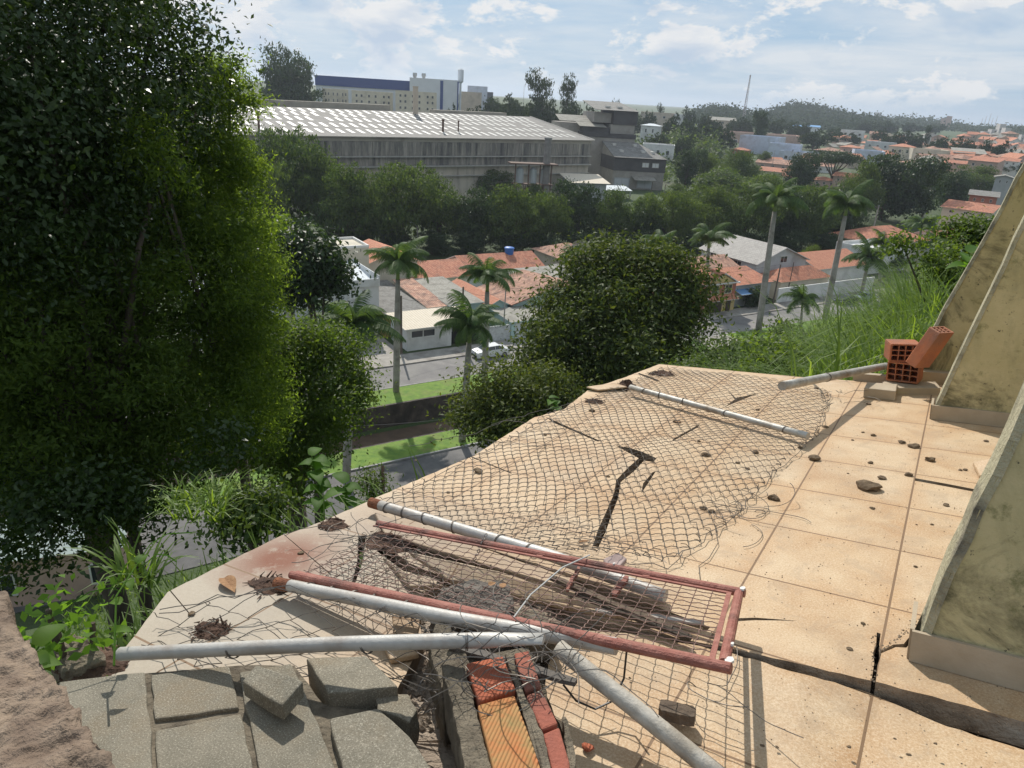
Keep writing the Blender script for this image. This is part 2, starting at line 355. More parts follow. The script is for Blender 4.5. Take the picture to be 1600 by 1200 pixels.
def roof(T, kind, s0, s1, t0, t1, h, rise, o=.4, drop=None):
    mb = MB(); a, b, c, d = s0-o, s1+o, t0-o, t1+o
    if kind == 'shed': roofquad(mb, [T(a, c, h), T(b, c, h), T(b, d, h+rise), T(a, d, h+rise)])
    elif kind == 'shed_s': roofquad(mb, [T(b, c, h), T(b, d, h), T(a, d, h+rise), T(a, c, h+rise)])
    elif kind == 'gable_s':
        m_ = (c+d)/2; e = h-rise*o/((d-c)/2)
        roofquad(mb, [T(a, c, e), T(b, c, e), T(b, m_, h+rise), T(a, m_, h+rise)]); roofquad(mb, [T(b, d, e), T(a, d, e), T(a, m_, h+rise), T(b, m_, h+rise)])
    elif kind == 'gable_t':
        m_ = (a+b)/2; e = h-rise*o/((b-a)/2)
        roofquad(mb, [T(a, d, e), T(a, c, e), T(m_, c, h+rise), T(m_, d, h+rise)]); roofquad(mb, [T(b, c, e), T(b, d, e), T(m_, d, h+rise), T(m_, c, h+rise)])
    elif kind == 'hip':
        k = min(b-a, d-c)/2; m_ = (c+d)/2; e = h-.1
        if b-a >= d-c: r0, r1 = (a+k, m_), (b-k, m_)
        else: m_ = (a+b)/2; r0, r1 = (m_, c+k), (m_, d-k)
        A_, B_, C_, D_ = T(a, c, e), T(b, c, e), T(b, d, e), T(a, d, e); r0 = T(*r0, h+rise); r1 = T(*r1, h+rise)
        if b-a >= d-c:
            for q in ([A_, B_, r1, r0], [C_, D_, r0, r1], [B_, C_, r1], [D_, A_, r0]): roofquad(mb, q)
        else:
            for q in ([D_, A_, r0, r1], [B_, C_, r1, r0], [A_, B_, r0], [C_, D_, r1]): roofquad(mb, q)
    elif kind == 'flat':
        w_ = .18
        mb.box((s0+w_, t0+w_, h-.15), (s1-w_, t1-w_, h-.02), 0, T=T)
        for q in (((s0-.03, t0-.03), (s1+.03, t0+w_)), ((s0-.03, t1-w_), (s1+.03, t1+.03)), ((s0-.03, t0+w_), (s0+w_, t1-w_)), ((s1-w_, t0+w_), (s1+.03, t1-w_))):
            mb.box((*q[0], h+.003), (*q[1], h+max(rise, .3)), 1, T=T)
    return mb
ROOT = {}
def window(T, r, face, p, z, w_, h_, s0, s1, t0, t1, fm, pm=None, name='window', bars=1, deep=.07):
    """window on a wall: a frame proud of the wall, a pane inside it"""
    if face == 'F': Q = lambda u, d, zz: T(p+u, t0-d, zz)
    elif face == 'B': Q = lambda u, d, zz: T(p-u, t1+d, zz)
    elif face == 'L': Q = lambda u, d, zz: T(s0-d, p-u, zz)
    else: Q = lambda u, d, zz: T(s1+d, p+u, zz)
    k = max(.05, w_*.06); f = MB(); x = w_/2
    f.box((-x, .003, z), (-x+k, deep, z+h_), T=Q); f.box((x-k, .003, z), (x, deep, z+h_), T=Q)
    f.box((-x+k, .003, z), (x-k, deep, z+k), T=Q); f.box((-x+k, .003, z+h_-k), (x-k, deep, z+h_), T=Q)
    for i in range(1, bars+1):
        xx = -x+k+(w_-2*k)*i/(bars+1); f.box((xx-k*.3, .003, z+k), (xx+k*.3, deep*.8, z+h_-k), T=Q)
    fo = f.build(name, fm, r); g_ = MB(); g_.box((-x+k, .004, z+k), (x-k, deep*.45, z+h_-k), T=Q)
    go = g_.build('pane' if name == 'window' else 'panel', pm or glass, fo)
    return fo
def house(name, label, cat, T, s0, s1, t0, t1, h, wall, kind, rm, rise=1.3, o=.4, wins=(), group=None, z0=-.4, edge=None, roofname='roof', wf=None):
    r = thing(name, label, cat, T((s0+s1)/2, (t0+t1)/2, 0), group); mb = MB()
    mb.box((s0, t0, z0), (s1, t1, h-.14 if kind != 'flat' else h), T=T)
    if kind == 'gable_t':
        for t_ in (t0, t1-.2): mb.prism([T(s0, t_, h-.14), T(s1, t_, h-.14), T((s0+s1)/2, t_, h+rise-.14)], np.array(T(0, .2, 0))-np.array(T(0, 0, 0)))
    if kind == 'gable_s':
        for s_ in (s0, s1-.2): mb.prism([T(s_, t0, h-.14), T(s_, t1, h-.14), T(s_, (t0+t1)/2, h+rise-.14)], np.array(T(.2, 0, 0))-np.array(T(0, 0, 0)))
    if kind == 'shed':
        for s_ in (s0, s1-.2): mb.prism([T(s_, t0, h-.14), T(s_, t1, h-.14), T(s_, t1, h+rise-.16)], np.array(T(.2, 0, 0))-np.array(T(0, 0, 0)))
        mb.box((s0+.2, t1-.2, h-.14), (s1-.2, t1, h+rise-.16), T=T)
    mb.build('wall', wall, r)
    roof(T, kind, s0, s1, t0, t1, h, rise, o).build(roofname, [rm, edge or wall], r)
    for w_ in wins:
        nm = w_[5] if len(w_) > 5 else 'window'
        window(T, r, w_[0], w_[1], w_[2], w_[3], w_[4], s0, s1, t0, t1, wf or white, w_[6] if len(w_) > 6 else None, nm)
    return r
darkm = M('dark_interior', (.018, .017, .016), rough=.9); galv = M('galvanised', (.42, .42, .40), (.33, .33, .32), 5, .45, metal=.6)  # dark_interior: shade inside openings, put into a flat near-black colour
greyshut = M('grey_shutter', (.15, .155, .16), rough=.6); brownd = M('brown_gate', (.05, .03, .02), rough=.6); whitem = M('white_painted_metal', (.6, .62, .62), rough=.5)
woodp = M('utility_wood', (.10, .08, .065), (.16, .13, .10), 3, .9); concp = M('concrete_pole', (.33, .32, .30), (.25, .24, .22), 2, .9)
# ------------------------------------------------------------ houses along the street
r = house('house', 'tall pale grey two storey house with white metal roof, behind the left royal palm', 'house', SW, -17, 3.9, 11.5, 21, 6.1, lgrey, 'shed', mtl_w, .9, .05,
          wins=[('F', 1.0, 4.6, 1.9, 1.2, 'window', whitem), ('F', 1.0, .1, 3.2, 2.3, 'door', greyshut), ('F', -9, 4.6, 1.9, 1.2, 'window', whitem)], edge=lgrey)
mb = MB(); mb.box((-17.06, 11.3, 6.0), (3.96, 11.49, 6.9), T=SW); mb.box((3.905, 11.5, 6.3), (4.06, 21, 7.2), T=SW); mb.build('parapet', lgrey, r)
r = house('house', 'cream box shaped upper room with white sheet roof, behind the tall grey house', 'house', SW, 0.5, 6.6, 22, 28, 8.4, cream, 'flat', mtl_w, .3, 0,
          wins=[('F', 2.2, 5.9, 1.1, 1.5)], edge=white)
house('house', 'narrow house with an orange tiled gable roof, beside the cream upper room', 'house', SW, 7.2, 14.5, 24, 33, 5.8, cream, 'gable_t', tile_n, 1.4, .4)
r = house('house', 'low white house with a beige metal roof and car porch, between the two left palms', 'house', SW, 4.4, 10.1, 4.1, 9, 2.75, white, 'shed', mtl_b, .35, .5,
          wins=[('F', 6.4, 1.35, 3.3, 1.15, 'window'), ('F', 9.0, .2, .5, .01)])
mb = MB(); mb.box((10.12, 4.3, 2.55), (14.6, 9, 2.67), T=SW); mb.box((14.1, 4.3, 0), (14.6, 4.6, 2.54), T=SW); mb.box((10.12, 8.7, 0), (14.6, 8.98, 2.54), T=SW); mb.build('porch', white, r)
roofp = MB(); roofquad(roofp, [SW(10.62, 3.6, 2.75), SW(14.7, 3.6, 2.75), SW(14.7, 9.4, 3.12), SW(10.62, 9.4, 3.12)]); roofp.build('roof', [mtl_b, white], r)
mb = MB(); mb.box((10.4, 4.5, 0), (14.0, 4.56, 2.2), T=SW); mb.build('gate', darkm, r)  # dark sheet filling the porch opening, shade put into its colour
house('house', 'house with a bright orange side wall and long flat fascia, left of the beige carport', 'house', SW, 3.95, 9.5, 9.6, 23, 3.0, orange, 'shed', asb_d, .5, .1, edge=beige)
house('shed', 'patched red tile lean-to between the orange wall and the grey sheet roof', 'shed', SW, 9.7, 12.3, 10, 21, 3.1, cream, 'shed', tile_o, .9, .2)
r = house('house', 'long house with a grey fibre cement sheet roof, behind the car porch', 'house', SW, 12.6, 17.2, 9.8, 21.5, 3.2, turq, 'shed', asb, .5, .3, wins=[('F', 14.5, 1, 1.6, 1.2)])
house('house', 'small house with a plain brick red gable roof, behind the second palm', 'house', SW, 17.6, 20.4, 8.5, 20, 3.0, turq, 'gable_t', tile_n, .7, .25, wins=[('F', 19, 1, 1.2, 1.1)])
house('house', 'house with an even orange tile roof, left of the roof with the blue tank', 'house', SW, 13.5, 22.6, 23.5, 32, 3.2, cream, 'gable_s', tile_r, 1.5, .4)
rB = house('house', 'wide house under a weathered orange tile roof that carries a blue water tank', 'house', SW, 23.3, 36.5, 24.6, 33, 3.3, white, 'gable_s', tile_r, 1.6, .4)
house('house', 'house with a pale grey sheet roof in front of the blue tank roof', 'house', SW, 27.5, 38.0, 17.3, 23.9, 3.0, greyp, 'shed', asb, .4, .3)
house('house', 'low outbuilding with dark sheets at the right end of the grey roof', 'house', SW, 38.6, 45, 17, 25, 2.8, greyp, 'shed', asb_d, .5, .3)
r = house('house', 'pale turquoise house with a large weathered tile gable facing the street', 'house', SW, 21, 35, 8.2, 16.8, 3.1, turq, 'gable_t', tile_o, 1.9, .5, wins=[('F', 24.5, .9, 1.8, 1.3), ('F', 30.5, .9, 1.8, 1.3)], edge=M('brick_edge', (.3, .13, .08)))
r = house('garage', 'turquoise garage with a grey sheet roof and dark opening, beside the white car', 'garage', SW, 17.9, 24.3, 3.2, 7.7, 2.35, turq, 'shed', asb, .3, .3, wins=[('F', 22.2, 0.05, 3.4, 2.1, 'door', darkm), ('F', 19.2, 0.05, 1.5, 2.0, 'door', whitem)])  # wide dark door panel stands in for shade inside the open garage
house('garage', 'lower garage with dark grey sheets, half hidden by the round dark tree', 'garage', SW, 24.6, 30.5, 3.2, 7.7, 2.2, greyp, 'shed', asb_d, .4, .3, wins=[('F', 27.5, 0.05, 3.4, 2.0, 'door', darkm)])
house('house', 'house with a brown hipped tile roof and a satellite dish beside it', 'house', SW, 43.5, 52, 30, 38, 3.1, beige, 'hip', tile_o, 1.6, .5)
mb = MB(); mb.box((14.8, 3.2, 0), (17.7, 3.35, 2.0), T=SW); o = mb.build('street_gate', M('gate_white', (.55, .57, .56), (.4, .4, .4), 3, .6)); tag(o, 'white sheet metal gate left of the turquoise garage', 'gate')
# blue tank on the roof
tk = thing('water_tank', 'blue plastic water tank on the weathered orange roof', 'water tank', SW(32.5, 28.6, 4.75)); bl = M('blue_plastic', (.02, .13, .42), rough=.4)
mb = MB(); q = SW(32.5, 28.6, 4.3); mb.tube([q, q+(0, 0, .5), q+(0, 0, 1.25), q+(0, 0, 1.3)], [.62, .68, .78, .8], 16); mb.build('tank', bl, tk, smooth=False)
mb = MB(); mb.tube([q+(0, 0, 1.3), q+(0, 0, 1.42), q+(0, 0, 1.5)], [.84, .7, .3], 16); mb.build('lid', bl, tk)
mb = MB(); mb.box((31.9, 28.0, 3.9), (33.1, 29.2, 4.3), T=SW); mb.build('base', beige, tk)
# right group
r = house('house', 'yellow and red two storey house with a white trimmed gable over two windows', 'house', SW, 50.6, 56.6, 2.8, 9.5, 4.5, redp, 'gable_t', tile_r, 1.5, .35, wins=[('F', 52.3, 2.75, 1.5, 1.4), ('F', 55.0, 2.75, 1.5, 1.4), ('F', 52.6, .1, 2.6, 1.9, 'door', brownd), ('F', 55.3, .1, .9, 1.9, 'door', darkm)], wf=cream, edge=white)
mb = MB(); mb.box((50.55, 2.6, -.3), (56.65, 2.79, 2.1), T=SW, mi=0); mb.prism([SW(51.1, 2.7, 4.5), SW(56.1, 2.7, 4.5), SW(53.6, 2.7, 5.75)], SP*.08)
mb.build('facade', yellow, r)
for d_ in ((52.6, 2.6), (55.3, .9)):
    m2 = MB(); m2.box((d_[0]-d_[1]/2, 2.5, 0.0), (d_[0]+d_[1]/2, 2.595, 1.95), T=SW); m2.build('door', brownd, r)
m2 = MB(); roofquad(m2, [SW(50.7, 1.6, 2.15), SW(56.4, 1.6, 2.15), SW(56.4, 2.78, 2.65), SW(50.7, 2.78, 2.65)]); m2.build('porch_roof', [tile_n, white], r)
m2 = MB(); m2.box((50.3, 2.35, 4.35), (56.9, 2.59, 4.5), T=SW); m2.build('cornice', white, r)
house('house', 'long hip roofed house of faded red tiles behind the yellow and red house', 'house', SW, 44, 66, 10.2, 19.5, 3.9, redp, 'gable_s', tile_o, 1.6, .5, edge=white)
r = house('house', 'grey plastered side house with blue awning between the leaning palm and the yellow house', 'house', SW, 57.3, 66.2, 4.2, 9.7, 3.4, greyp, 'shed', tile_r, 1.2, .3, wins=[('F', 64, .9, 1.3, 1.3), ('F', 61.5, 0.05, 1.5, 2.2, 'door', darkm)])
m2 = MB(); roofquad(m2, [SW(58, 2.6, 2.3), SW(62.5, 2.6, 2.3), SW(62.5, 4.19, 2.7), SW(58, 4.19, 2.7)]); m2.build('awning', [M('awning_blue', (.12, .25, .45), rough=.6), white], r)
r = house('house', 'big grey white two storey house with a steep gable and grey tile roof', 'house', SW, 68.5, 81, 9.5, 22, 5.0, lgrey, 'gable_t', slatr, 2.3, .5, wins=[('L', 19, 3.6, 1.5, 1.1), ('L', 17, 3.6, 1.5, 1.1), ('L', 13.5, 3.3, 1.9, 1.3), ('F', 75, 4.6, 1.8, 1.2), ('F', 71, 1.2, 1.5, 1.2)])
house('house', 'house with bright orange roof planes behind the leaning right palm', 'house', SW, 84, 98, 9, 19, 3.2, white, 'gable_s', tile_n, 1.7, .5)
house('house', 'house with a dusty orange hip roof in front of the big grey tile gable', 'house', SW, 69, 81, 4.5, 9.2, 3.1, cream, 'hip', tile_r, 1.5, .4)
mb = MB(); mb.box((67, 3.1, 0), (92, 3.3, 2.4), T=SW); o = mb.build('garden_wall', white); tag(o, 'long white plastered garden wall behind the two parked cars', 'wall')
house('house', 'white house with small windows right of the bright orange roof', 'house', SW, 104, 116, 12, 20, 4.2, white, 'flat', asb, .6, .3, wins=[('F', 108, 1, 1.5, 1.2), ('F', 112, 1, 1.5, 1.2)])
house('house', 'house with a long red tile hip roof farther along the street', 'house', SW, 118, 137, 20, 32, 3.6, cream, 'hip', tile_r, 2.4, .6)
house('house', 'house with red tile roof at the foot of the sloping mossy wall', 'house', SW, 138, 152, 16, 26, 3.6, white, 'gable_s', tile_r, 2.0, .6)
# canopy and yard below the big left tree
def GT(px, py, rz=0.):
    q = GP(px, py); c_, s_ = math.cos(rz), math.sin(rz)
    return lambda x, y, z: q+np.array([x*c_-y*s_, x*s_+y*c_, z])
T_ = GT(120, 900, .35)
house('canopy', 'low pale building with a glazed canopy glimpsed under the big left tree', 'building', T_, -3.5, 3.0, -2.2, 1.2, 3.2, pink, 'shed', tilemat('translucent_sheets', (.26, .31, .29), (.30, .35, .32), 1.1, (.3, .33, .3), .6, .3), .5, .3, wins=[('F', -3, .8, 1.4, 1.4), ('F', 2, .8, 1.4, 1.4)])
# ------------------------------------------------------------ factory
FE = np.array([18.6, 219.8, 0]); la = nz(np.array([78.4, 64.5, 0])); pb = np.array([-la[1], la[0], 0]); FB = 3.0
def FT(x, y, z): return FE+la*x+pb*y+np.array([0, 0, z])
fac_wall, tt, bb = newmat('stained_factory_wall'); MATS['fw'] = fac_wall
g = nd(tt, 'ShaderNodeNewGeometry'); v = g.outputs['Position']; mp = nd(tt, 'ShaderNodeMapping'); mp.inputs['Scale'].default_value = (.9, .9, .12); lk(tt, v, mp.inputs[0])
col = mixc(tt, ramp(tt, noise(tt, v, .25, 5, .6), .3, .7), (.52, .46, .37), (.42, .37, .30)); col = mixc(tt, mathn(tt, 'MULTIPLY', ramp(tt, noise(tt, mp.outputs[0], .8, 7, .7), .48, .66), .6), col, (.12, .11, .10))
lk(tt, col, bb.inputs['Base Color']); bb.inputs['Roughness'].default_value = .9
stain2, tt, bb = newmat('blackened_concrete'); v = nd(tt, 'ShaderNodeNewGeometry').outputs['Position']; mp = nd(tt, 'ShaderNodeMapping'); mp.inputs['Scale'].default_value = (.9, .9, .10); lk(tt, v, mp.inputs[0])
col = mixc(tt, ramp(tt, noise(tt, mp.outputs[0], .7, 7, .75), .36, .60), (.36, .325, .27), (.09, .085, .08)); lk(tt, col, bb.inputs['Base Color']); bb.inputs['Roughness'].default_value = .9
froof = tilemat('factory_sheet_roof', (.215, .20, .18), (.25, .235, .21), 1.05, (.15, .135, .12), .5, .25)
skyl = M('translucent_skylight', (.62, .60, .55), (.50, .48, .43), .4, .5)
fbeige = M('factory_fascia', (.36, .32, .26), (.30, .27, .22), .5, .9, c3=(.22, .19, .16))
X0, X1, YD = -122., 0., 29.4; EZ = 17.5; RZ = 22.3
fr = thing('factory', 'huge low factory hall with rows of white skylights in its grey roof', 'factory', FT(-65, 40, FB))
mb = MB(); mb.box((X0, 0, FB-3), (X1, 2*YD, 16.4), T=FT)
mb.prism([FT(X1-.3, 0, 16.4), FT(X1-.3, 2*YD, 16.4), FT(X1-.3, 2*YD, EZ-.2), FT(X1-.3, YD, RZ-.3), FT(X1-.3, 0, EZ-.2)], la*.3)
mb.build('wall', fac_wall, fr)
mb = MB(); mb.box((X0, -.35, 16.45), (X1+.1, -.02, EZ-.3), T=FT); mb.build('fascia', fbeige, fr)
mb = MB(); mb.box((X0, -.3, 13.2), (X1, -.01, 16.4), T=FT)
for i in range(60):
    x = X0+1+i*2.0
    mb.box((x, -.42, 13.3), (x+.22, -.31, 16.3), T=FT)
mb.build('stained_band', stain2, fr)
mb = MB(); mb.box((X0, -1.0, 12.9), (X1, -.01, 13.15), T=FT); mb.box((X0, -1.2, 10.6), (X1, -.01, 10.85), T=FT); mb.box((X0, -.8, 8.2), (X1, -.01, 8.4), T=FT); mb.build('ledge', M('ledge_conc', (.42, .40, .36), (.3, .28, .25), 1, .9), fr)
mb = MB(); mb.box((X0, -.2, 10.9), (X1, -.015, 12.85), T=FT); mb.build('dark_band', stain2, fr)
mb = MB(); roofquad(mb, [FT(X0-1, -.8, EZ), FT(X1+.6, -.8, EZ), FT(X1+.6, YD, RZ), FT(X0-1, YD, RZ)], .25); roofquad(mb, [FT(X1+.6, 2*YD+.8, EZ), FT(X0-1, 2*YD+.8, EZ), FT(X0-1, YD, RZ), FT(X1+.6, YD, RZ)], .25); mb.build('roof', [froof, fbeige], fr)
rs = (RZ-EZ)/(YD+.8); mb = MB()
def rq(x0, y0, w_, l_, sh=0.):
    z = lambda y: EZ+(y+.8)*rs+.07
    mb.quad(FT(x0, y0, z(y0)), FT(x0+w_, y0, z(y0)), FT(x0+w_-sh, y0+l_, z(y0+l_)), FT(x0-sh, y0+l_, z(y0+l_)))
for ry, ph in ((2.2, 0), (8.3, 1.3), (14.5, .4), (19.8, 1.6), (24.4, .2)):
    n = 45
    for i in range(n): 
        if random.random() < .03: continue
        if ry < 10 and i > 1: m1 = mb; mb = MB(); rq(X0+3+ph+i*2.6, ry, .95, 3.9); mb.build('skylight', skyl, fr); mb = m1
        else: rq(X0+3+ph+i*2.6, ry, .95, 3.9)
mb.build('skylight', skyl, fr)['kind'] = 'stuff'
mb = MB(); mb.box((X1+.62, -.8, 0), (X1+.95, YD, .3), T=lambda x, y, z: FT(x, y, EZ-.1+(y+.8)*rs+z)); mb.build('verge_trim', M('verge', (.55, .51, .45)), fr)
def fx(px, py, y): r_ = ray(px, py); P0 = FT(0, y, 0); t_ = ((P0-CAM)@pb)/(r_@pb); return ((CAM+r_*t_)-P0)@la
for (pa, pc, zt) in ((398, 610, 1.5), (680, 792, .8)):
    mb = MB(); mb.box((fx(pa, 165, 31), 31, RZ-1), (fx(pc, 172, 31), 34, RZ+zt), T=FT); mb.build('roof_monitor', fbeige, fr)
def stack(px, pt, pb_, rad, label, mt, y):
    # a flue standing on the factory roof
    r0 = ray(px, pb_); n_ = np.cross(la, pb+np.array([0, 0, rs])); P0 = FT(0, -.8, EZ); t_ = ((P0-CAM)@n_)/(r0@n_); q = CAM+r0*t_; hgt = (pb_-pt)/PPM(q)
    o_ = thing('flue', label, 'chimney', q, 'flues on the factory roof'); m_ = MB(); m_.tube([q-(0, 0, .5), q+(0, 0, hgt)], rad, 8); m_.build('pipe', mt, o_)
    m_ = MB(); m_.tube([q+(0, 0, hgt-.4), q+(0, 0, hgt+.1)], rad*1.35, 8); m_.build('cap', mt, o_)
rust = M('rusty_steel', (.09, .05, .035), (.14, .08, .05), 4, .8)
stack(405, 176, 205, .28, 'rusty flue near the left end of the skylit roof', rust, 0); stack(692, 188, 206, .28, 'thicker dark flue near the middle of the skylit roof', rust, 0); stack(716, 190, 206, .18, 'thin dark flue right of the middle flue', rust, 0)
q = FT(fx(649, 180, 27), 27, RZ-.8); o_ = thing('chimney', 'square beige chimney rising over the factory ridge', 'chimney', q); mb = MB(); mb.box((-.7, -.7, -1), (.7, .7, 7.4), at=q, rz=.2); mb.build('shaft', beige, o_); mb = MB(); mb.box((-.8, -.8, 7.4), (.8, .8, 7.6), at=q, rz=.2); mb.build('cap', beige, o_)
# sheds before the facade
def shedat(px, py, w_, d_, h, **k):
    q = FT(fx(px, py, -13), -13, 0); q[2] = max(gz(q[0], q[1]), 2.2); l2 = nz(np.array([.97, .25, 0])); p2 = np.array([-l2[1], l2[0], 0]); T = lambda x, y, z: q+l2*x+p2*y+np.array([0, 0, z]); return T
T_ = shedat(920, 298, 0, 0, 0)
house('shed', 'flat shed with a beige sheet roof in front of the right end of the factory', 'shed', T_, -5, 5, 0, 9, 5.0, greyp, 'shed', mtl_b, 1.4, .9, wins=[('F', -3.6, 1.5, 1.5, 1.3), ('F', -1.2, .1, 2.0, 2.6, 'door', brownd)], z0=-3)
T_ = shedat(968, 296, 0, 0, 0)
r = thing('carport', 'small open carport with a white roof beside the beige shed', 'carport', T_(0, 0, 0)); mb = MB(); roofquad(mb, [T_(-4, 0, 2.6), T_(4, 0, 2.6), T_(4, 6, 3.3), T_(-4, 6, 3.3)]); mb.build('roof', [mtl_w, white], r)
for x in (-3.6, 0, 3.6): mb = MB(); mb.box((x-.12, .3, -1.5), (x+.12, .54, 2.47), T=T_); mb.build('post', galv, r)
T_ = shedat(830, 300, 0, 0, 0)
r = thing('pipe_rack', 'rusty frame with tanks and pipes against the factory wall', 'pipe rack', T_(0, 0, 0))
for x in (-4.5, -1, 2, 5): mb = MB(); mb.box((x-.15, -.15, -2), (x+.15, .15, 10), T=T_); mb.build('post', rust, r)
mb = MB(); mb.box((-6, -1, 10), (6.5, 3, 10.3), T=T_); mb.box((-5, -.5, 5), (5.5, 2.5, 5.25), T=T_); mb.build('platform', rust, r)
for x in (-3, .5, 3.5): mb = MB(); q = T_(x, 1.2, 5.3); mb.tube([q, q+(0, 0, 3.4), q+(0, 0, 4)], [1.0, 1.0, .3], 12); mb.build('tank', M('pale_tank', (.4, .42, .42)), r)
for x in (-2.2, -1.7, -.6, 1.0, 2.6, 3.1): mb = MB(); mb.tube([T_(x, -.4, -2), T_(x, -.4, 5)], .14, 6); mb.build('pipe', rust, r)
q = FT(fx(851, 298, -14), -14, 1.5); o_ = thing('chimney', 'tall grey column chimney before the factory facade', 'chimney', q); mb = MB(); mb.tube([q-(0, 0, 3), q+(0, 0, 17)], [1.0, .85], 12); mb.build('shaft', M('grey_shaft', (.26, .24, .22), (.18, .16, .15), .8, .9), o_)
mb = MB(); mb.tube([q+(0, 0, 17), q+(0, 0, 17.4)], 1.0, 12); mb.build('rim', concp, o_)
T_ = shedat(566, 285, 0, 0, 0); house('shed', 'little lean-to shed against the left half of the factory wall', 'shed', T_, -6, 5, -2, 3, 3.4, fbeige, 'shed', asb_d, .9, .4, z0=-3, wins=[('F', 1.2, .2, 2.2, 2.4, 'door', darkm)])
# stepped dark mill to the right
mt_dark = M('dark_cladding', (.06, .055, .055), (.085, .08, .078), .4, .9); mt_lt = M('mill_wall', (.34, .31, .27), (.27, .25, .22), .5, .9, c3=(.2, .18, .16))
qa = AT(957, 280, 236); qb = AT(1036, 284, 240); mx = nz(np.array([*(qb-qa)[:2], 0])); my = nz(np.array([-mx[1], mx[0], 0])-mx*.10); q0 = np.array([qa[0], qa[1], 0]); MWd = np.linalg.norm((qb-qa)[:2])
def MT(x, y, z): return q0+mx*x+my*y+np.array([0, 0, z])
mr = thing('mill', 'dark stepped mill building right of the skylit factory', 'mill', MT(8, 7, FB))
def mblk(nm, x0, x1, y0, y1, z0, z1, m_): b_ = MB(); b_.box((x0, y0, z0), (x1, y1, z1), T=MT); return b_.build(nm, m_, mr)
mblk('base', 0, MWd, 0, 14, 0, 8.3, mt_lt); mblk('cladding', -.12, MWd+.12, -.15, 14.1, 8.3, 12.3, mt_dark)
b_ = MB(); b_.prism([MT(-.05, -.1, 12.3), MT(-.05, 14, 12.3), MT(-.05, 14, 16.0)], mx*.3); b_.build('gable_wall', mt_lt, mr)
b_ = MB(); roofquad(b_, [MT(-.4, -.7, 12.35), MT(MWd+.4, -.7, 12.35), MT(11.5, 14, 16.2), MT(-.4, 14, 16.2)]); b_.build('roof', [asb_d, mt_dark], mr)
for x, y in ((3.0, 4), (10, 4.2), (13, 4), (2.2, 10), (9, 10)): b_ = MB(); zz = 12.35+(y+.7)*.262; b_.box((x, y, zz), (x+1.0, y+2.2, zz+.62), T=MT); b_.build('skylight', skyl, mr)
mblk('upper_storey', -7, 10.6, 14.2, 30, 3, 17.2, mt_lt); mblk('eaves_band', -7.1, 10.8, 14.05, 30.1, 17.2, 18.6, mt_dark)
mblk('left_wing', -13, 1.2, 20, 34, 3, 21.0, mt_lt); mblk('left_cladding', -6.5, 2, 15.0, 20, 18.6, 20.4, mt_dark)
b_ = MB(); roofquad(b_, [MT(-8.2, 14.2, 20.45), MT(.8, 14.2, 20.45), MT(.8, 20, 21.6), MT(-8.2, 20, 21.6)]); b_.build('side_roof', [asb, mt_lt], mr)
b_ = MB(); roofquad(b_, [MT(-13.5, 20, 21.65), MT(0, 20, 21.65), MT(0, 27, 23.4), MT(-13.5, 27, 23.4)]); b_.build('side_roof', [asb, mt_lt], mr)
mblk('tower', 2.4, 10.4, 15.2, 30, 18.6, 21.4, mt_lt); mblk('tower_cladding', 2.9, 10.9, 14.9, 30.2, 21.4, 25.6, mt_dark); mblk('tower_side', -3, 2.85, 17, 31, 21.7, 24.8, mt_lt)
b_ = MB(); roofquad(b_, [MT(-3.5, 14.4, 25.7), MT(11.2, 14.4, 25.7), MT(9.5, 31, 28.2), MT(-3.5, 31, 28.2)]); b_.build('tower_roof', [asb_d, mt_dark], mr)
for x in (1.0, 5): b_ = MB(); b_.box((x, 18, 26.4), (x+1.6, 20, 26.9), T=MT); b_.build('skylight', skyl, mr)
for x in (10.0, 13.2): window(MT, mr, 'F', x, 9.6, 2.2, 1.5, 0, 17, -.17, 26, mt_lt, M('white_light', (.6, .6, .58)))
window(MT, mr, 'F', 10.5, 3.2, 5, 3.3, 0, 26, 0, 26, greyp, M('white_door', (.45, .47, .48)), 'door'); window(MT, mr, 'F', 3, 3.2, 5, 3.0, 0, 26, 0, 26, greyp, M('white_door', (.45, .47, .48)), 'door')
b_ = MB(); roofquad(b_, [MT(6, -3.5, 6.0), MT(13, -3.5, 6.0), MT(13, -.1, 6.9), MT(6, -.1, 6.9)]); b_.build('porch_roof', [asb, mt_lt], mr)
# ------------------------------------------------------------ buildings beyond
def far(px0, px1, pbase, ptop, dist, name, label, cat, wall, kind='flat', rm=None, rise=.6, depth=None, wins=(), rz=.0, group=None, o=.2, edge=None):
    """a building whose near face spans px0..px1 at a given distance"""
    q0 = AT(px0, pbase, dist); q1 = AT(px1, pbase, dist); w_ = np.linalg.norm((q1-q0)[:2]); e = nz(np.array([*(q1-q0)[:2], 0])); c_, s_ = math.cos(rz), math.sin(rz)
    e = np.array([e[0]*c_-e[1]*s_, e[0]*s_+e[1]*c_, 0]); n_ = np.array([-e[1], e[0], 0]); zb = min(q0[2], q1[2]); h = (pbase-ptop)/PPM((q0+q1)/2)
    base = np.array([q0[0], q0[1], zb]); T = lambda x, y, z: base+e*x+n_*y+np.array([0, 0, z])
    ww = []
    for (fx, fz, fw, fh) in wins: ww.append(('F', fx*w_, fz*h, fw*w_, fh*h))
    gzz = min(gz(*T(0, 0, 0)[:2]), gz(*T(w_, 0, 0)[:2]), gz(*T(w_/2, depth or w_*.6, 0)[:2]))-zb
    return house(name, label, cat, T, 0, w_, 0, depth or w_*.6, h, wall, kind, rm or asb, rise, o, wins=ww, group=group, z0=min(-1, gzz-2), edge=edge), T, w_, h
blue = M('navy_cladding', (.03, .06, .20), rough=.6); whitec = M('white_cladding', (.62, .64, .66), (.56, .58, .6), .3, .7)
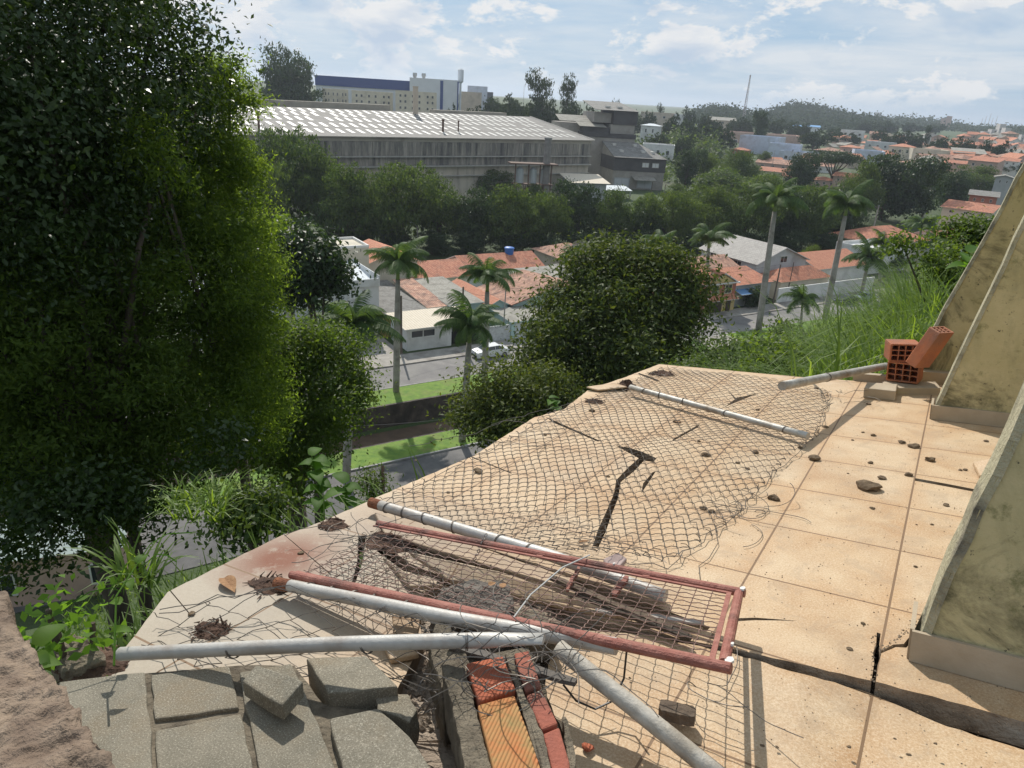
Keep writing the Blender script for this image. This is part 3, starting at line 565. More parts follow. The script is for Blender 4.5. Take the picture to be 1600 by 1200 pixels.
r, T_, w_, h_ = far(495, 642, 170, 136, 400, 'warehouse', 'long white warehouse with a navy blue band under its roof, behind the factory', 'warehouse', whitec, depth=40)
mb = MB(); mb.box((-.3, -.5, h_), (w_+.3, 40.5, h_+4.6), T=T_); mb.build('roof_band', blue, r)
r, T_, w_, h_ = far(640, 716, 172, 127, 380, 'warehouse', 'white cube shaped building with one dark blue stripe near its corner', 'building', whitec, depth=30)
mb = MB(); mb.box((w_*.62, -.25, 0), (w_*.68, -.01, h_), T=T_); mb.box((w_*.97, -.25, 0), (w_, -.01, h_), T=T_); mb.build('stripe', blue, r)
for x in (.1, .28): mb = MB(); q = T_(w_*x, 5, h_+.3); mb.tube([q, q+(0, 0, 1.6), q+(0, 0, 2.6)], [.6, 1.1, 1.0], 10); mb.build('roof_vent', galv, r)
apg = [(x, z, .05, .13) for z in (.2, .5, .78) for x in (.12, .24, .42, .58, .78, .9)]
far(505, 545, 176, 143, 330, 'apartment_block', 'leftmost cream apartment block behind the factory ridge', 'apartments', cream, depth=14, wins=apg)
far(550, 614, 176, 146, 325, 'apartment_block', 'wide cream apartment block in the middle of the three behind the factory ridge', 'apartments', cream, depth=14, wins=apg)
far(618, 682, 176, 146, 320, 'apartment_block', 'cream apartment block in front of the white cube building', 'apartments', cream, depth=14, wins=apg)
q = AT(719, 150, 400); wt = thing('water_tower', 'slender white water tower beside the white cube building', 'water tower', q-(0, 0, 10)); mb = MB(); mb.tube([q-(0, 0, 12), q+(0, 0, 6)], .6, 10); mb.build('stem', whitec, wt); mb = MB(); mb.tube([q+(0, 0, 6), q+(0, 0, 7), q+(0, 0, 12.5), q+(0, 0, 13)], [.6, 1.5, 1.5, .8], 12); mb.build('tank', whitec, wt)
far(730, 761, 158, 137, 460, 'tank_house', 'small pale grey flat topped building on the ridge right of the water tower', 'building', bluegrey, depth=14)
far(718, 752, 166, 146, 440, 'house', 'low dark brown house below the pale flat topped building', 'house', beige, depth=12)
far(755, 770, 160, 146, 470, 'house', 'tiny dark house at the edge of the skyline trees', 'house', dgrey, depth=9)
# town on the right
TL = [ # px0,px1,base,top,dist,label,wall,kind,roof
 (1118, 1250, 238, 207, 520, 'long dark red brick warehouse behind the white blocks', pink, 'flat', None, 'warehouse'),
 (1150, 1212, 252, 214, 430, 'large white windowless block in the middle of the town', bluegrey, 'flat', None, 'building'),
 (1196, 1245, 256, 226, 410, 'lower white wing with small windows right of the windowless block', bluegrey, 'flat', None, 'building'),
 (1215, 1275, 253, 237, 400, 'wide pale blue low building right of the white wing', bluegrey, 'flat', None, 'building'),
 (1002, 1052, 247, 227, 330, 'white house with two square windows right of the dark mill', white, 'flat', None, 'house'),
 (1000, 1028, 212, 196, 400, 'little white arched hall right of the mill tower', white, 'hip', mtl_w, 'hall'),
 (1052, 1084, 192, 180, 560, 'round white rooftop building among skyline trees', white, 'flat', None, 'building'),
 (1000, 1048, 187, 176, 560, 'long flat beige building on the skyline behind the mill tower', beige, 'flat', None, 'building'),
 (1108, 1150, 194, 187, 600, 'pale roofed house under the radio mast', beige, 'gable_s', asb, 'house'),
 (1234, 1252, 203, 197, 700, 'left blue roofed shed below the wooded hill', whitec, 'gable_s', M('blue_roof', (.15, .32, .55)), 'shed'),
 (1258, 1280, 208, 198, 680, 'right blue roofed shed with a white gable below the wooded hill', whitec, 'gable_s', MATS.get('blue_roof'), 'shed'),
 (1140, 1168, 242, 233, 420, 'small brick house with a hipped roof left of the white block', redp, 'hip', tile_r, 'house'),
 (1064, 1088, 238, 228, 420, 'house with one large pale sheet roof left of the brick house', white, 'shed', mtl_w, 'house'),
 (1082, 1110, 254, 244, 370, 'salmon roofed house among trees right of the mill', pink, 'gable_s', tile_r, 'house'),
 (1180, 1236, 262, 253, 360, 'row house with a pinkish tile roof below the white blocks', pink, 'gable_s', tile_o, 'house'),
 (1186, 1234, 276, 266, 320, 'wide salmon roofed house below the pinkish row house', cream, 'gable_s', tile_r, 'house'),
 (1222, 1254, 284, 275, 305, 'small salmon roofed house under the wide one', cream, 'gable_s', tile_r, 'house'),
 (1262, 1300, 268, 258, 350, 'house with white eaves behind the umbrella shaped tree', white, 'gable_s', tile_o, 'house'),
 (1268, 1306, 290, 280, 290, 'low orange tiled house left of the umbrella shaped tree', pink, 'hip', tile_r, 'house'),
 (1300, 1345, 286, 274, 290, 'orange tiled house directly under the umbrella shaped tree', pink, 'gable_s', tile_n, 'house'),
 (1333, 1382, 248, 236, 420, 'modern white building with three window bays', bluegrey, 'flat', None, 'building'),
 (1386, 1424, 242, 228, 440, 'two storey house with orange hip roof behind the white bays', cream, 'hip', tile_n, 'house'),
 (1424, 1484, 246, 234, 430, 'long cream two storey terrace with a green roof edge', cream, 'flat', None, 'building'),
 (1488, 1540, 248, 238, 430, 'long beige terrace right of the cream one', beige, 'shed', asb, 'building'),
 (1445, 1478, 262, 252, 360, 'bright orange hip roof house below the cream terrace', cream, 'hip', tile_n, 'house'),
 (1408, 1446, 264, 254, 370, 'brown hip roof house left of the bright orange one', beige, 'hip', tile_o, 'house'),
 (1478, 1512, 262, 254, 360, 'long low red roof right of the bright orange house', pink, 'gable_s', tile_r, 'house'),
 (1510, 1558, 262, 250, 340, 'house with long white roof edges near the right trees', pink, 'shed', tile_r, 'house'),
 (1556, 1590, 258, 250, 360, 'red roofed house just left of the sloping wall', white, 'gable_s', tile_r, 'house'),
 (1552, 1580, 290, 276, 250, 'small grey gabled house on the green lot by the sloping wall', greyp, 'gable_t', asb, 'house'),
 (1310, 1338, 240, 229, 450, 'peach house left of the modern white building', pink, 'hip', tile_n, 'house'),
 (1270, 1312, 246, 234, 440, 'dark roofed house among the trees left of the peach house', dgrey, 'hip', tile_o, 'house'),
 (1300, 1330, 222, 214, 560, 'pale orange roofed house below the wooded hill', pink, 'hip', tile_n, 'house'),
 (1312, 1350, 214, 204, 640, 'small white turreted house at the foot of the hill', white, 'flat', None, 'house'),
 (1350, 1392, 232, 222, 520, 'grey flat roofed house behind the modern white building', lgrey, 'flat', None, 'house'),
 (1470, 1550, 335, 322, 205, 'long red tile roof house above the far palms', cream, 'gable_s', tile_r, 'house'),
 (1512, 1556, 318, 304, 220, 'unfinished brick house with a grey sheet roof', redp, 'shed', asb_d, 'house'),
]
for px0, px1, pb_, pt, ds, lb, wl, kd, rm_, ct in TL:
    W3 = [(x, .35, .09, .33) for x in ((.2, .5, .8) if px1-px0 > 30 else (.3, .7))]
    if 'windowless' in lb: W3 = [(.8, .7, .04, .12), (.8, .3, .04, .12)]
    far(px0, px1, pb_, pt, ds, ct.replace(' ', '_') if ct != 'building' else 'office_building', lb, ct, wl, kd, rm_, rise=max(.5, (px1-px0)*ds/FPX*.09) if kd != 'flat' else .5, wins=W3, rz=.12*((px0 % 5)-2), depth=min(22, (px1-px0)*ds/FPX*.7), o=.5)
# infill of small tiled houses, nothing tells them apart at this size
for i in range(120):
    px = random.uniform(1180, 1590); py = random.uniform(214, 262) if px > 1270 else random.uniform(205, 262)
    if 1110 < px < 1285 and py < 258: continue
    ds = np.interp(py, [205, 262], [760, 370]); wd = random.uniform(9, 15)*FPX/ds
    rm_, ad = random.choice([(tile_r, 'orange'), (tile_n, 'orange'), (tile_o, 'orange'), (asb, 'grey')])
    far(px, px+wd, py, py-random.choice([3.2, 4.5])*FPX/ds, ds, 'town_house', 'small town house with a%s roof in the distant town on the right' % ('n orange tile' if ad == 'orange' else ' grey sheet'), 'house',
        random.choice([white, cream, beige, pink]), random.choice(['hip', 'gable_s', 'gable_t']), rm_, rise=1.8, rz=random.uniform(-.5, .8), depth=9, o=.5, wins=[(.3, .3, .12, .35), (.7, .3, .12, .35)], group='small %s roofed houses of the distant town' % ad)
# apartment towers at the far right
hazew = M('far_tower_wall', (.55, .51, .48), (.46, .43, .42), .05, .9)
for i, (px, wd, tp, ds) in enumerate([(1506, 8, 216, 900), (1517, 8, 214, 920), (1528, 9, 208, 950), (1539, 9, 205, 960), (1550, 10, 197, 980), (1560, 9, 203, 940), (1569, 9, 210, 900), (1578, 10, 215, 860), (1588, 10, 213, 840), (1598, 9, 216, 830)]):
    far(px, px+wd, 240, tp, ds, 'apartment_tower', '%s of the apartment towers in the pale cluster at the right edge' % nth(i), 'apartment tower', hazew, depth=12, wins=[(x, z, .16, .06) for x in (.25, .7) for z in (.2, .35, .5, .65, .8)], group='apartment towers of the pale cluster', rz=.3)
far(1362, 1372, 196, 177, 2200, 'apartment_tower', 'lone bluish tower on the horizon right of the wooded hill', 'apartment tower', hazew, depth=18)
far(1466, 1476, 202, 186, 1500, 'apartment_tower', 'left half of the brick coloured twin tower on the skyline', 'apartment tower', pink, depth=16)
far(1474, 1483, 202, 183, 1500, 'apartment_tower', 'right taller half of the brick coloured twin tower on the skyline', 'apartment tower', pink, depth=16)
far(1572, 1597, 204, 197, 2600, 'office_building', 'long bluish block on the horizon at the right edge', 'building', hazew, depth=30)
# radio mast
q = AT(1162, 181, 900); mast = thing('radio_mast', 'tall lattice radio mast on the skyline', 'radio mast', q); ax = np.array([0, 0, 1.]); h_ = 49*900/FPX; m_ = MB(); mm = M('mast_paint', (.45, .38, .38), rough=.6)
for k in range(3):
    an = k*2.1; m_.tube([q-(0, 0, 4)+np.array([math.cos(an)*2, math.sin(an)*2, 0]), q+(0, 0, h_)+np.array([math.cos(an)*.5, math.sin(an)*.5, 0])], .22, 4)
for i in range(22):
    a1 = i/22; a2 = (i+1)/22
    for k in range(3): m_.tube([q+np.array([math.cos(k*2.1)*(2-1.5*a1), math.sin(k*2.1)*(2-1.5*a1), h_*a1]), q+np.array([math.cos(k*2.1+2.1)*(2-1.5*a2), math.sin(k*2.1+2.1)*(2-1.5*a2), h_*a2])], .13, 4)
m_.build('lattice', mm, mast); m_ = MB(); m_.tube([q+(0, 0, h_), q+(0, 0, h_+3)], .8, 6); m_.build('antenna', mm, mast)
for i, px in enumerate((1532, 1537, 1543, 1548, 1554)):
    q = AT(px, 198, 2600); m_ = MB(); m_.tube([q-(0, 0, 8), q+(0, 0, 24+6*(i % 3))], [1.2, .5], 4); tag(m_.build('antenna_mast', mm), '%s of the five faint antenna masts on the right horizon' % nth(i), 'antenna mast', 'faint antenna masts on the horizon')
# ------------------------------------------------------------ vegetation
bark = M('bark', (.055, .042, .03), (.10, .08, .06), 3, .95, .6, 12); palmbark = M('palm_bark', (.27, .25, .22), (.36, .33, .29), 2, .9, .4, 10, c3=(.18, .16, .14))
L_dark = leafmat('leaf_dark', (.014, .034, .010), (.038, .068, .015), .22, .5, spec=.35)
L_mid = leafmat('leaf_mid', (.024, .052, .013), (.085, .125, .026), .34, .6, spec=.25)
L_warm = leafmat('leaf_warm', (.028, .052, .012), (.10, .125, .022), .32, .6, spec=.22)
L_bright = leafmat('leaf_bright', (.035, .070, .012), (.105, .155, .024), .45, .55, spec=.3)
L_feath = leafmat('leaf_feathery', (.055, .10, .016), (.15, .215, .035), .55, .65, spec=.25)
L_far = leafmat('leaf_far', (.020, .038, .018), (.045, .068, .026), .15, .9, spec=.05)
L_gloss = leafmat('leaf_glossy', (.014, .034, .010), (.045, .075, .018), .22, .38, spec=.28); L_dull = leafmat('leaf_fine_dull', (.034, .066, .014), (.09, .135, .026), .50, .7, spec=.15)
def crown_blobs(rng, kind):
    if kind == 'dome': return [(0, 0, .45, .6, .6, .38)]+[(math.cos(a)*(.5+.2*rng.random()), math.sin(a)*(.5+.2*rng.random()), .28+.42*rng.random(), .34, .34, .17) for a in np.arange(0, 6.28, .5)+rng.random()*.5]+[(rng.normal()*.25, rng.normal()*.25, .72+.15*rng.random(), .3, .3, .14) for _ in range(4)]
    if kind == 'umbrella': return [(math.cos(a)*r, math.sin(a)*r, .72+.12*rng.random()-.1*r, .36, .36, .13) for r, a in [(0, 0)]+[(.58, k*1.05+rng.random()*.5) for k in range(6)]]
    if kind == 'tall': return [(rng.normal()*.22, rng.normal()*.22, z, .35+.25*rng.random(), .35+.25*rng.random(), .14) for z in np.linspace(.3, .9, 7)]
    return [(0, 0, .45, .55, .55, .40)]+[(rng.normal()*.38, rng.normal()*.38, .25+.55*rng.random(), .34, .34, .22) for _ in range(7)]
PROTO = {}
def proto_tree(key, kind, n, per, lsz, csz, mat, seed):
    rng = np.random.default_rng(seed); bl = crown_blobs(rng, kind)
    P, N = cloud(bl, n, per, csz, rng, .62, .35); Vv, Ff = leaves(P, N, lsz, .6, rng); me = fastmesh('crown', Vv, Ff, mat)
    mb = MB(); top = .62 if kind != 'umbrella' else .72
    mb.tube([(0, 0, -.15), (.01, 0, .1), (.03, .01, top*.6), (.02, .02, top)], [.055, .042, .03, .015], 8)
    for i in range(6):
        b_ = bl[(i+1) % len(bl)]; mb.tube([(.02, 0, .12+.05*i), (b_[0]*.5, b_[1]*.5, b_[2]*.6+.05), (b_[0]*.9, b_[1]*.9, b_[2])], [.028, .018, .008], 5)
    o = mb.build('trunk', bark); C.objects.unlink(o); PROTO[key] = (me, o.data)
for i in range(3): proto_tree('dome%d' % i, 'dome', 480, 42, .040, .075, L_mid, 20+i)
for i in range(2): proto_tree('darkdome%d' % i, 'round', 420, 34, .045, .072, L_dark, 30+i)
for i in range(2): proto_tree('umb%d' % i, 'umbrella', 300, 28, .045, .06, L_dark, 40+i)
for i in range(2): proto_tree('far%d' % i, 'round', 260, 14, .085, .06, L_far, 50+i)
proto_tree('tall0', 'tall', 300, 16, .05, .055, L_far, 60)
proto_tree('bright0', 'round', 400, 34, .045, .07, L_bright, 70)
proto_tree('warm0', 'round', 420, 20, .055, .06, L_warm, 71)
def tree(key, base, h, wd, label, group=None, rz=None, name='tree', cat='tree'):
    me, tr = PROTO[key]; r = thing(name, label, cat, base, group)
    r.scale = (wd/2, wd/2, h); r.rotation_euler = (0, 0, random.uniform(0, 6.28) if rz is None else rz)
    for nm, d in (('trunk', tr), ('crown', me)):
        o = bpy.data.objects.new(nm, d); C.objects.link(o); o.parent = r
    return r
def tree_px(key, px, pb_, pt, wpx, label, group=None, onground=True, dist=None, **k):
    """crown top pt, foot pb_ and crown width in the photograph -> a tree standing on the terrain"""
    p = TG(px, pb_) if dist is None else AT(px, pb_, dist); s = PPM(p); z = gz(p[0], p[1]); h = (pb_-pt)/s*1.06+(p[2]-z)
    return tree(key, (p[0], p[1], z), max(h, 2), wpx/s, label, group, **k)
# the dense dark row between houses and factory
row = [(400, 395, 262, 110, 'dome0'), (447, 372, 222, 165, 'dome1'), (520, 385, 262, 120, 'dome2'), (560, 395, 275, 130, 'dome0'), (628, 392, 272, 150, 'dome1'), (690, 388, 290, 110, 'dome2'), (740, 392, 300, 100, 'darkdome0'),
       (800, 395, 292, 120, 'dome0'), (852, 395, 305, 90, 'dome1'), (900, 390, 290, 95, 'darkdome1'), (950, 390, 298, 95, 'dome2'), (1000, 392, 318, 70, 'darkdome0'), (1045, 395, 300, 95, 'dome1'), (1095, 390, 292, 110, 'dome0'), (1148, 390, 286, 120, 'dome2'),
       (1205, 388, 296, 90, 'darkdome1'), (1250, 390, 292, 100, 'dome1'), (1300, 385, 290, 95, 'darkdome0')]
for i, (px, pb_, pt, wd, ky) in enumerate(row):
    tree_px(ky, px, pb_, pt-(7 if px < 760 else -4), wd*1.05, '%s of the dark round trees in the row behind the tiled houses' % nth(i), 'dark trees in a row before the factory')
for i in range(17):
    px = 395+i*56; tree_px('darkdome%d' % (i % 2), px, 400, 362, 75, '%s of the low dark bushes along the foot of the tree row' % nth(i), 'low dark bushes at the foot of the tree row', name='bush', cat='bush')
row2 = [(770, 318, 268, 80, 'dome1'), (676, 296, 234, 62, 'darkdome0'), (545, 300, 262, 60, 'dome0'), (830, 330, 285, 60, 'bright0'), (1010, 345, 300, 50, 'bright0'), (600, 320, 280, 80, 'dome2')]
for (px, pb_, pt, wd, ky), lb in zip(row2, ['round lighter green tree close to the factory pipe rack', 'single dark round tree against the middle of the factory wall', 'small tree by the lean-to shed on the factory wall', 'bright green bush beside the grey column chimney', 'bright green bush below the dark mill', 'flat crowned tree below the left half of the factory wall']):
    tree_px(ky, px, pb_, pt, wd, lb)
for (px, pb_, pt, wd, ky, lb) in [(1375, 345, 248, 150, 'darkdome1', 'largest dark round tree right of the centre, rising over the town roofs'), (1330, 350, 262, 80, 'dome2', 'dark tree pressed against the left side of the largest round tree'), (1440, 340, 262, 80, 'tall0', 'dark tree with upright plumes right of the largest round tree'), (1485, 330, 266, 70, 'darkdome0', 'dark tree with a pale grey palm beside it'),
        (1520, 305, 262, 75, 'dome0', 'low dark spreading tree near the green lot'), (1570, 290, 252, 90, 'umb0', 'flat crowned tree touching the sloping wall edge'), (1297, 292, 236, 85, 'umb1', 'umbrella shaped tree with bare forked limbs over orange roofs'), (1252, 300, 238, 70, 'darkdome0', 'dark bushy tree left of the umbrella shaped tree'),
        (1068, 300, 238, 62, 'darkdome1', 'dark round tree beside the lamp post right of the mill'), (1110, 300, 246, 60, 'dome0', 'green tree among the scrub right of the mill'), (1150, 300, 240, 75, 'dome1', 'tall bushy tree before the white windowless block'), (1130, 310, 262, 120, 'bright0', 'wide lighter green thicket tree below the scrub'), (1190, 320, 268, 90, 'bright0', 'light green crown peeping above the tree row'), (1095, 242, 214, 55, 'darkdome0', 'round dark tree beside the pale sheet roof in the town'),
        (1192, 258, 238, 24, 'dome0', 'small round tree before the white wing'), (1240, 330, 290, 80, 'bright0', 'light green top behind the first leaning palm'), (1060, 330, 292, 60, 'dome2', 'green tree beside the street curve below the mill'), (1420, 300, 268, 40, 'dome1', 'narrow green tree among the orange roofs')]:
    tree_px(ky, px, pb_, pt, wd, lb)
for px, pb_, pt, wd, ky, lb in ((1178, 482, 444, 42, 'darkdome0', 'small round street tree before the yellow and red house'), (1232, 440, 408, 46, 'dome1', 'bushy garden tree against the grey gabled house'), (1262, 425, 380, 40, 'bright0', 'ragged garden tree at the right end of the grey tile roof'), (1262, 455, 425, 44, 'darkdome1', 'dark garden tree behind the long white garden wall'), (1330, 380, 356, 60, 'far0', 'dull bush behind the bright orange roof'),
        (1395, 425, 398, 40, 'dome2', 'low green tree among the palms left of the white house'), (840, 395, 372, 40, 'bright0', 'light green bush beside the blue tank roof'), (596, 418, 396, 26, 'dome0', 'small yard tree behind the orange gable roof'), (1410, 395, 370, 36, 'darkdome0', 'dark yard tree between the far red roofs'), (1500, 372, 345, 50, 'dome1', 'green yard tree below the long red tile roof')):
    tree_px(ky, px, pb_, pt, wd, lb)
# skyline trees
for i in range(14):
    px = 560+i*33; tree_px('far%d' % (i % 2), px, 178+i*1.5, 158+i*1.4, 50, 'hazy tree at the far edge of the plateau behind the factory', 'hazy trees on the plateau behind the factory', dist=520)
sk = [(446, 165, 74, 125, 'darkdome0', 330), (845, 192, 124, 70, 'tall0', 330), (882, 192, 130, 50, 'tall0', 335), (800, 185, 150, 60, 'far0', 360), (770, 180, 152, 50, 'far1', 380), (835, 200, 155, 70, 'far0', 320), (893, 205, 160, 60, 'far1', 320), (735, 186, 165, 55, 'far0', 330), (790, 192, 165, 70, 'far1', 330), (700, 186, 163, 32, 'far0', 300),
      (922, 190, 163, 34, 'far1', 400), (948, 188, 160, 34, 'far0', 420), (963, 185, 155, 26, 'far1', 430), (910, 200, 176, 50, 'far0', 330), (985, 190, 172, 30, 'far0', 480), (1015, 192, 172, 34, 'far1', 480), (1032, 186, 166, 18, 'tall0', 560), (1048, 210, 178, 40, 'far0', 420), (1072, 215, 184, 44, 'far1', 400), (1078, 196, 168, 30, 'far0', 560), (1100, 205, 178, 40, 'far1', 500), (1098, 225, 192, 50, 'far0', 400),
      (1130, 226, 198, 50, 'far1', 420), (1145, 206, 184, 40, 'far0', 560), (1188, 212, 176, 32, 'darkdome1', 470), (1165, 206, 186, 36, 'far1', 560), (1116, 216, 186, 40, 'far0', 500), (1212, 206, 186, 40, 'far0', 620), (1240, 208, 190, 34, 'far1', 640), (1270, 232, 204, 60, 'far0', 500), (1255, 214, 192, 30, 'far1', 600), (1030, 236, 208, 44, 'far1', 360), (1062, 250, 214, 40, 'far0', 340), (1085, 226, 204, 44, 'far1', 380),
      (1330, 226, 208, 32, 'far0', 560), (1300, 218, 200, 40, 'far1', 620), (1372, 222, 202, 30, 'far0', 620), (1400, 226, 206, 40, 'far1', 560), (1430, 226, 206, 44, 'far0', 560), (1468, 228, 212, 40, 'far1', 520), (1510, 232, 214, 44, 'far0', 500), (1540, 240, 216, 34, 'far1', 460), (1562, 240, 220, 34, 'far0', 440), (1446, 222, 200, 18, 'tall0', 600), (1180, 236, 208, 30, 'far0', 540), (1350, 206, 190, 30, 'far1', 900), (1385, 206, 190, 40, 'far0', 900), (1420, 208, 192, 40, 'far1', 1000), (1455, 208, 194, 40, 'far0', 1000)]
for i, (px, pb_, pt, wd, ky, ds) in enumerate(sorted(sk)):
    lb = {446: 'massive dark tree above the left end of the factory roof', 845: 'left of the two tall eucalyptus trees standing above the skyline', 882: 'right of the two tall eucalyptus trees standing above the skyline'}.get(px, '%s of the hazy trees along the town skyline' % nth(i))
    tree_px(ky, px, pb_, pt, wd, lb, None if px in (446, 845, 882) else 'hazy trees along the skyline', dist=ds)
for i in range(60):   # town greenery too small to tell apart
    px = random.uniform(990, 1590); py = random.uniform(205, 300); ds = np.interp(py, [205, 300], [800, 285])
    if 1130 < px < 1260 and py > 225: continue
    tree_px(random.choice(['far0', 'far1', 'dome0']), px, py, py-random.uniform(6, 9)*FPX/ds, random.uniform(8, 14)*FPX/ds, 'small green tree standing between houses of the distant town', 'small green trees of the distant town', dist=ds)
# wooded hills far off: too many trees to count
def hillwood(name, pts, dist, depth, label, n, sz, mat):
    P = []; rng = np.random.default_rng(int(dist))
    xs = [p[0] for p in pts]; ys = [p[1] for p in pts]; yb = [p[2] for p in pts]
    px = rng.uniform(xs[0], xs[-1], n); u = rng.random(n); top = np.interp(px, xs, ys); bot = np.interp(px, xs, yb); py = top+(bot-top)*u
    dd = dist*(1-depth*u)
    W = np.array([AT(a, b_, c_) for a, b_, c_ in zip(px, py, dd)])
    per = 22; off = rng.normal(size=(n, per, 3))*sz*np.array([1, 1, .7]); Pq = (W[:, None]+off).reshape(-1, 3)
    Nn = rng.normal(size=Pq.shape)*.6+np.array([0, -.2, .8]); Vv, Ff = leaves(Pq, Nn, sz*.55, .8, rng)
    me = fastmesh(name, Vv, Ff, mat); o = bpy.data.objects.new(name, me); C.objects.link(o); stuff(o, label, 'wood')
hillwood('wooded_hill', [(1180, 196, 214), (1218, 172, 214), (1245, 167, 214), (1275, 170, 214), (1300, 180, 212), (1340, 186, 214), (1380, 194, 216)], 1300, .3, 'rounded wooded hill on the skyline right of the radio mast', 2600, 7, L_far)
hillwood('far_wood', [(1090, 176, 196), (1130, 170, 196), (1150, 176, 198), (1180, 182, 206), (1225, 184, 206)], 1100, .25, 'low belt of woods behind the radio mast', 900, 6, L_far)
hillwood('far_wood', [(1370, 190, 204), (1420, 188, 206), (1470, 193, 210), (1520, 204, 216), (1560, 206, 216), (1640, 206, 216)], 1900, .3, 'wooded slopes receding towards the right horizon', 1500, 8, L_far)
hillwood('scrub', [(985, 230, 262), (1060, 206, 300), (1110, 206, 312), (1160, 262, 320), (1230, 292, 315), (1330, 300, 308)], 400, .35, 'grey green scrub between the mill and the town roofs', 1000, 2.4, L_mid)
# ---- palms
frond_m = leafmat('palm_frond', (.032, .070, .016), (.085, .135, .035), .32, .6, spec=.2); shaft_m = M('crownshaft', (.16, .24, .05), (.22, .28, .08), 3, .5)
def frond_mesh(L, seed, droop=1.0, n=46):
    rng = np.random.default_rng(seed); t_ = np.linspace(0, 1, 14); el = .95-1.9*t_*droop*.9; seg = L/13; x = np.concatenate([[0], np.cumsum(np.cos(el[:-1])*seg)]); z = np.concatenate([[0], np.cumsum(np.sin(el[:-1])*seg)])
    Vv = []; Ff = []
    def q(a, b_, c_, d_): k = len(Vv); Vv.extend([a, b_, c_, d_]); Ff.append((k, k+1, k+2, k+3))
    for i in range(13):
        w0, w1 = .035*(1-t_[i])+.008, .035*(1-t_[i+1])+.008
        q((x[i], -w0, z[i]), (x[i+1], -w1, z[i+1]), (x[i+1], w1, z[i+1]), (x[i], w0, z[i]))
    for s_ in (-1, 1):
        for k in range(n):
            u = .1+.9*k/n; xx = np.interp(u, t_, x); z0_ = np.interp(u, t_, z); e_ = np.interp(u, t_, el)
            ll = L*.24*math.sin(math.pi*min(1, u*.85+.15))**.6*(.85+.3*rng.random()); tw = rng.uniform(-.25, .35)
            d = np.array([math.cos(e_)*.45, s_*.9, -.35+tw*.5-.25*droop]); d /= np.linalg.norm(d); wv = np.array([math.cos(e_), 0, math.sin(e_)])*.024*L/2.6
            p0 = np.array([xx, 0, z0_]); p1 = p0+d*ll*.55; p2 = p0+d*ll+np.array([0, 0, -ll*.28])
            q(p0-wv, p0+wv, p1+wv*.9, p1-wv*.9); q(p1-wv*.9, p1+wv*.9, p2+wv*.15, p2-wv*.15)
    return fastmesh('frond', np.array(Vv), np.array(Ff), frond_m)
FROND = [frond_mesh(2.9, i, .85+.2*i, 56) for i in range(4)]
def palm(base, top, label, rad=.26, nf=20, fs=1.0, group='royal palms along the canal', crown=True):
    base = np.array(base, float); top = np.array(top, float); r = thing('palm', label, 'palm tree', base, group); H_ = np.linalg.norm(top-base)
    mb = MB(); t_ = np.linspace(0, 1, 9); cs = max(0.1, 1-1.5/H_)
    d = top-base; pts = [base+d*u*cs*1.0+(0, 0, -.3 if u == 0 else 0) for u in t_]
    mb.tube(pts, [rad*(1.25-.18*u-.25*u*u+.12*math.sin(u*3.1)) for u in t_], 12); mb.build('trunk', palmbark, r, smooth=True)
    mb = MB(); mb.tube([base+d*cs, base+d*(cs*.5+.5), top], [rad*.72, rad*.66, rad*.3], 10); mb.build('crownshaft', shaft_m, r, smooth=True)
    a0 = random.random()*6; fs *= 1.5
    for i in range(nf):
        o = bpy.data.objects.new('frond', random.choice(FROND)); C.objects.link(o); o.parent = r; o.location = tuple(top-base-(0, 0, .1))
        f_ = i/nf; o.rotation_euler = (random.uniform(-.25, .25), -.6+1.15*((i*7) % nf)/nf+random.uniform(-.15, .15), a0+i*2.4+random.uniform(-.25, .25)); o.scale = (fs*random.uniform(.7, 1.12),)*3
    return r
def palm_px(bx, by, tx, ty, label, zt=None, **k):
    b_ = GP(bx, by, 0.05); lean = ray(tx, ty); dist = np.linalg.norm((b_-CAM)[:2]); t_ = dist/np.linalg.norm(lean[:2]); tp = CAM+lean*t_
    return palm(b_, tp, label, **k)
palm_px(619, 612, 622, 412, 'tall straight palm with bare grey trunk left of the white carport house', fs=.92)
palm_px(722, 690, 735, 508, 'palm in the lower grass strip in front of the parked white car', fs=.92)
palm_px(757, 598, 762, 432, 'palm on the upper verge beside the parked white car', fs=.88)
palm_px(541, 745, 552, 508, 'palm on the lower strip, its trunk grey beside the leafy bank at the left', fs=.95)
palm_px(450, 600, 455, 376, 'palm with a yellow green crownshaft in front of the dark tree at the left', fs=1.1)
palm_px(1185, 516, 1213, 312, 'tall leaning grey palm left of the pair rising above the street at right', rad=.34, fs=1.15)
palm_px(1288, 502, 1324, 320, 'tall leaning grey palm farther right over the street curve', rad=.33, fs=1.1)
palm_px(1250, 528, 1254, 468, 'short bushy young palm on the verge between two tall trunks', rad=.16, fs=.85, nf=16)
palm_px(1102, 478, 1108, 372, 'palm rising behind the faded red hip roof', fs=1.05)
palm_px(1026, 500, 1030, 384, 'palm partly hidden behind the big round tree', fs=.95)
palm_px(1345, 462, 1358, 404, 'palm with drooping dark crown behind the silver parked car', fs=1.25)
palm_px(1428, 440, 1440, 352, 'palm left of the white terrace houses at the right', fs=1.0)
palm_px(1452, 450, 1468, 386, 'dark palm just above the tall grass at the right', fs=1.1)
palm_px(1375, 440, 1380, 380, 'light green young palm near the bright orange roof', fs=.9)
palm_px(905, 450, 893, 397, 'small palm beside the brown hipped roof, left of the big round tree', fs=.8, nf=10)
palm_px(1545, 388, 1550, 340, 'palm by the long red tile roof near the sloping wall', fs=.9, nf=10)
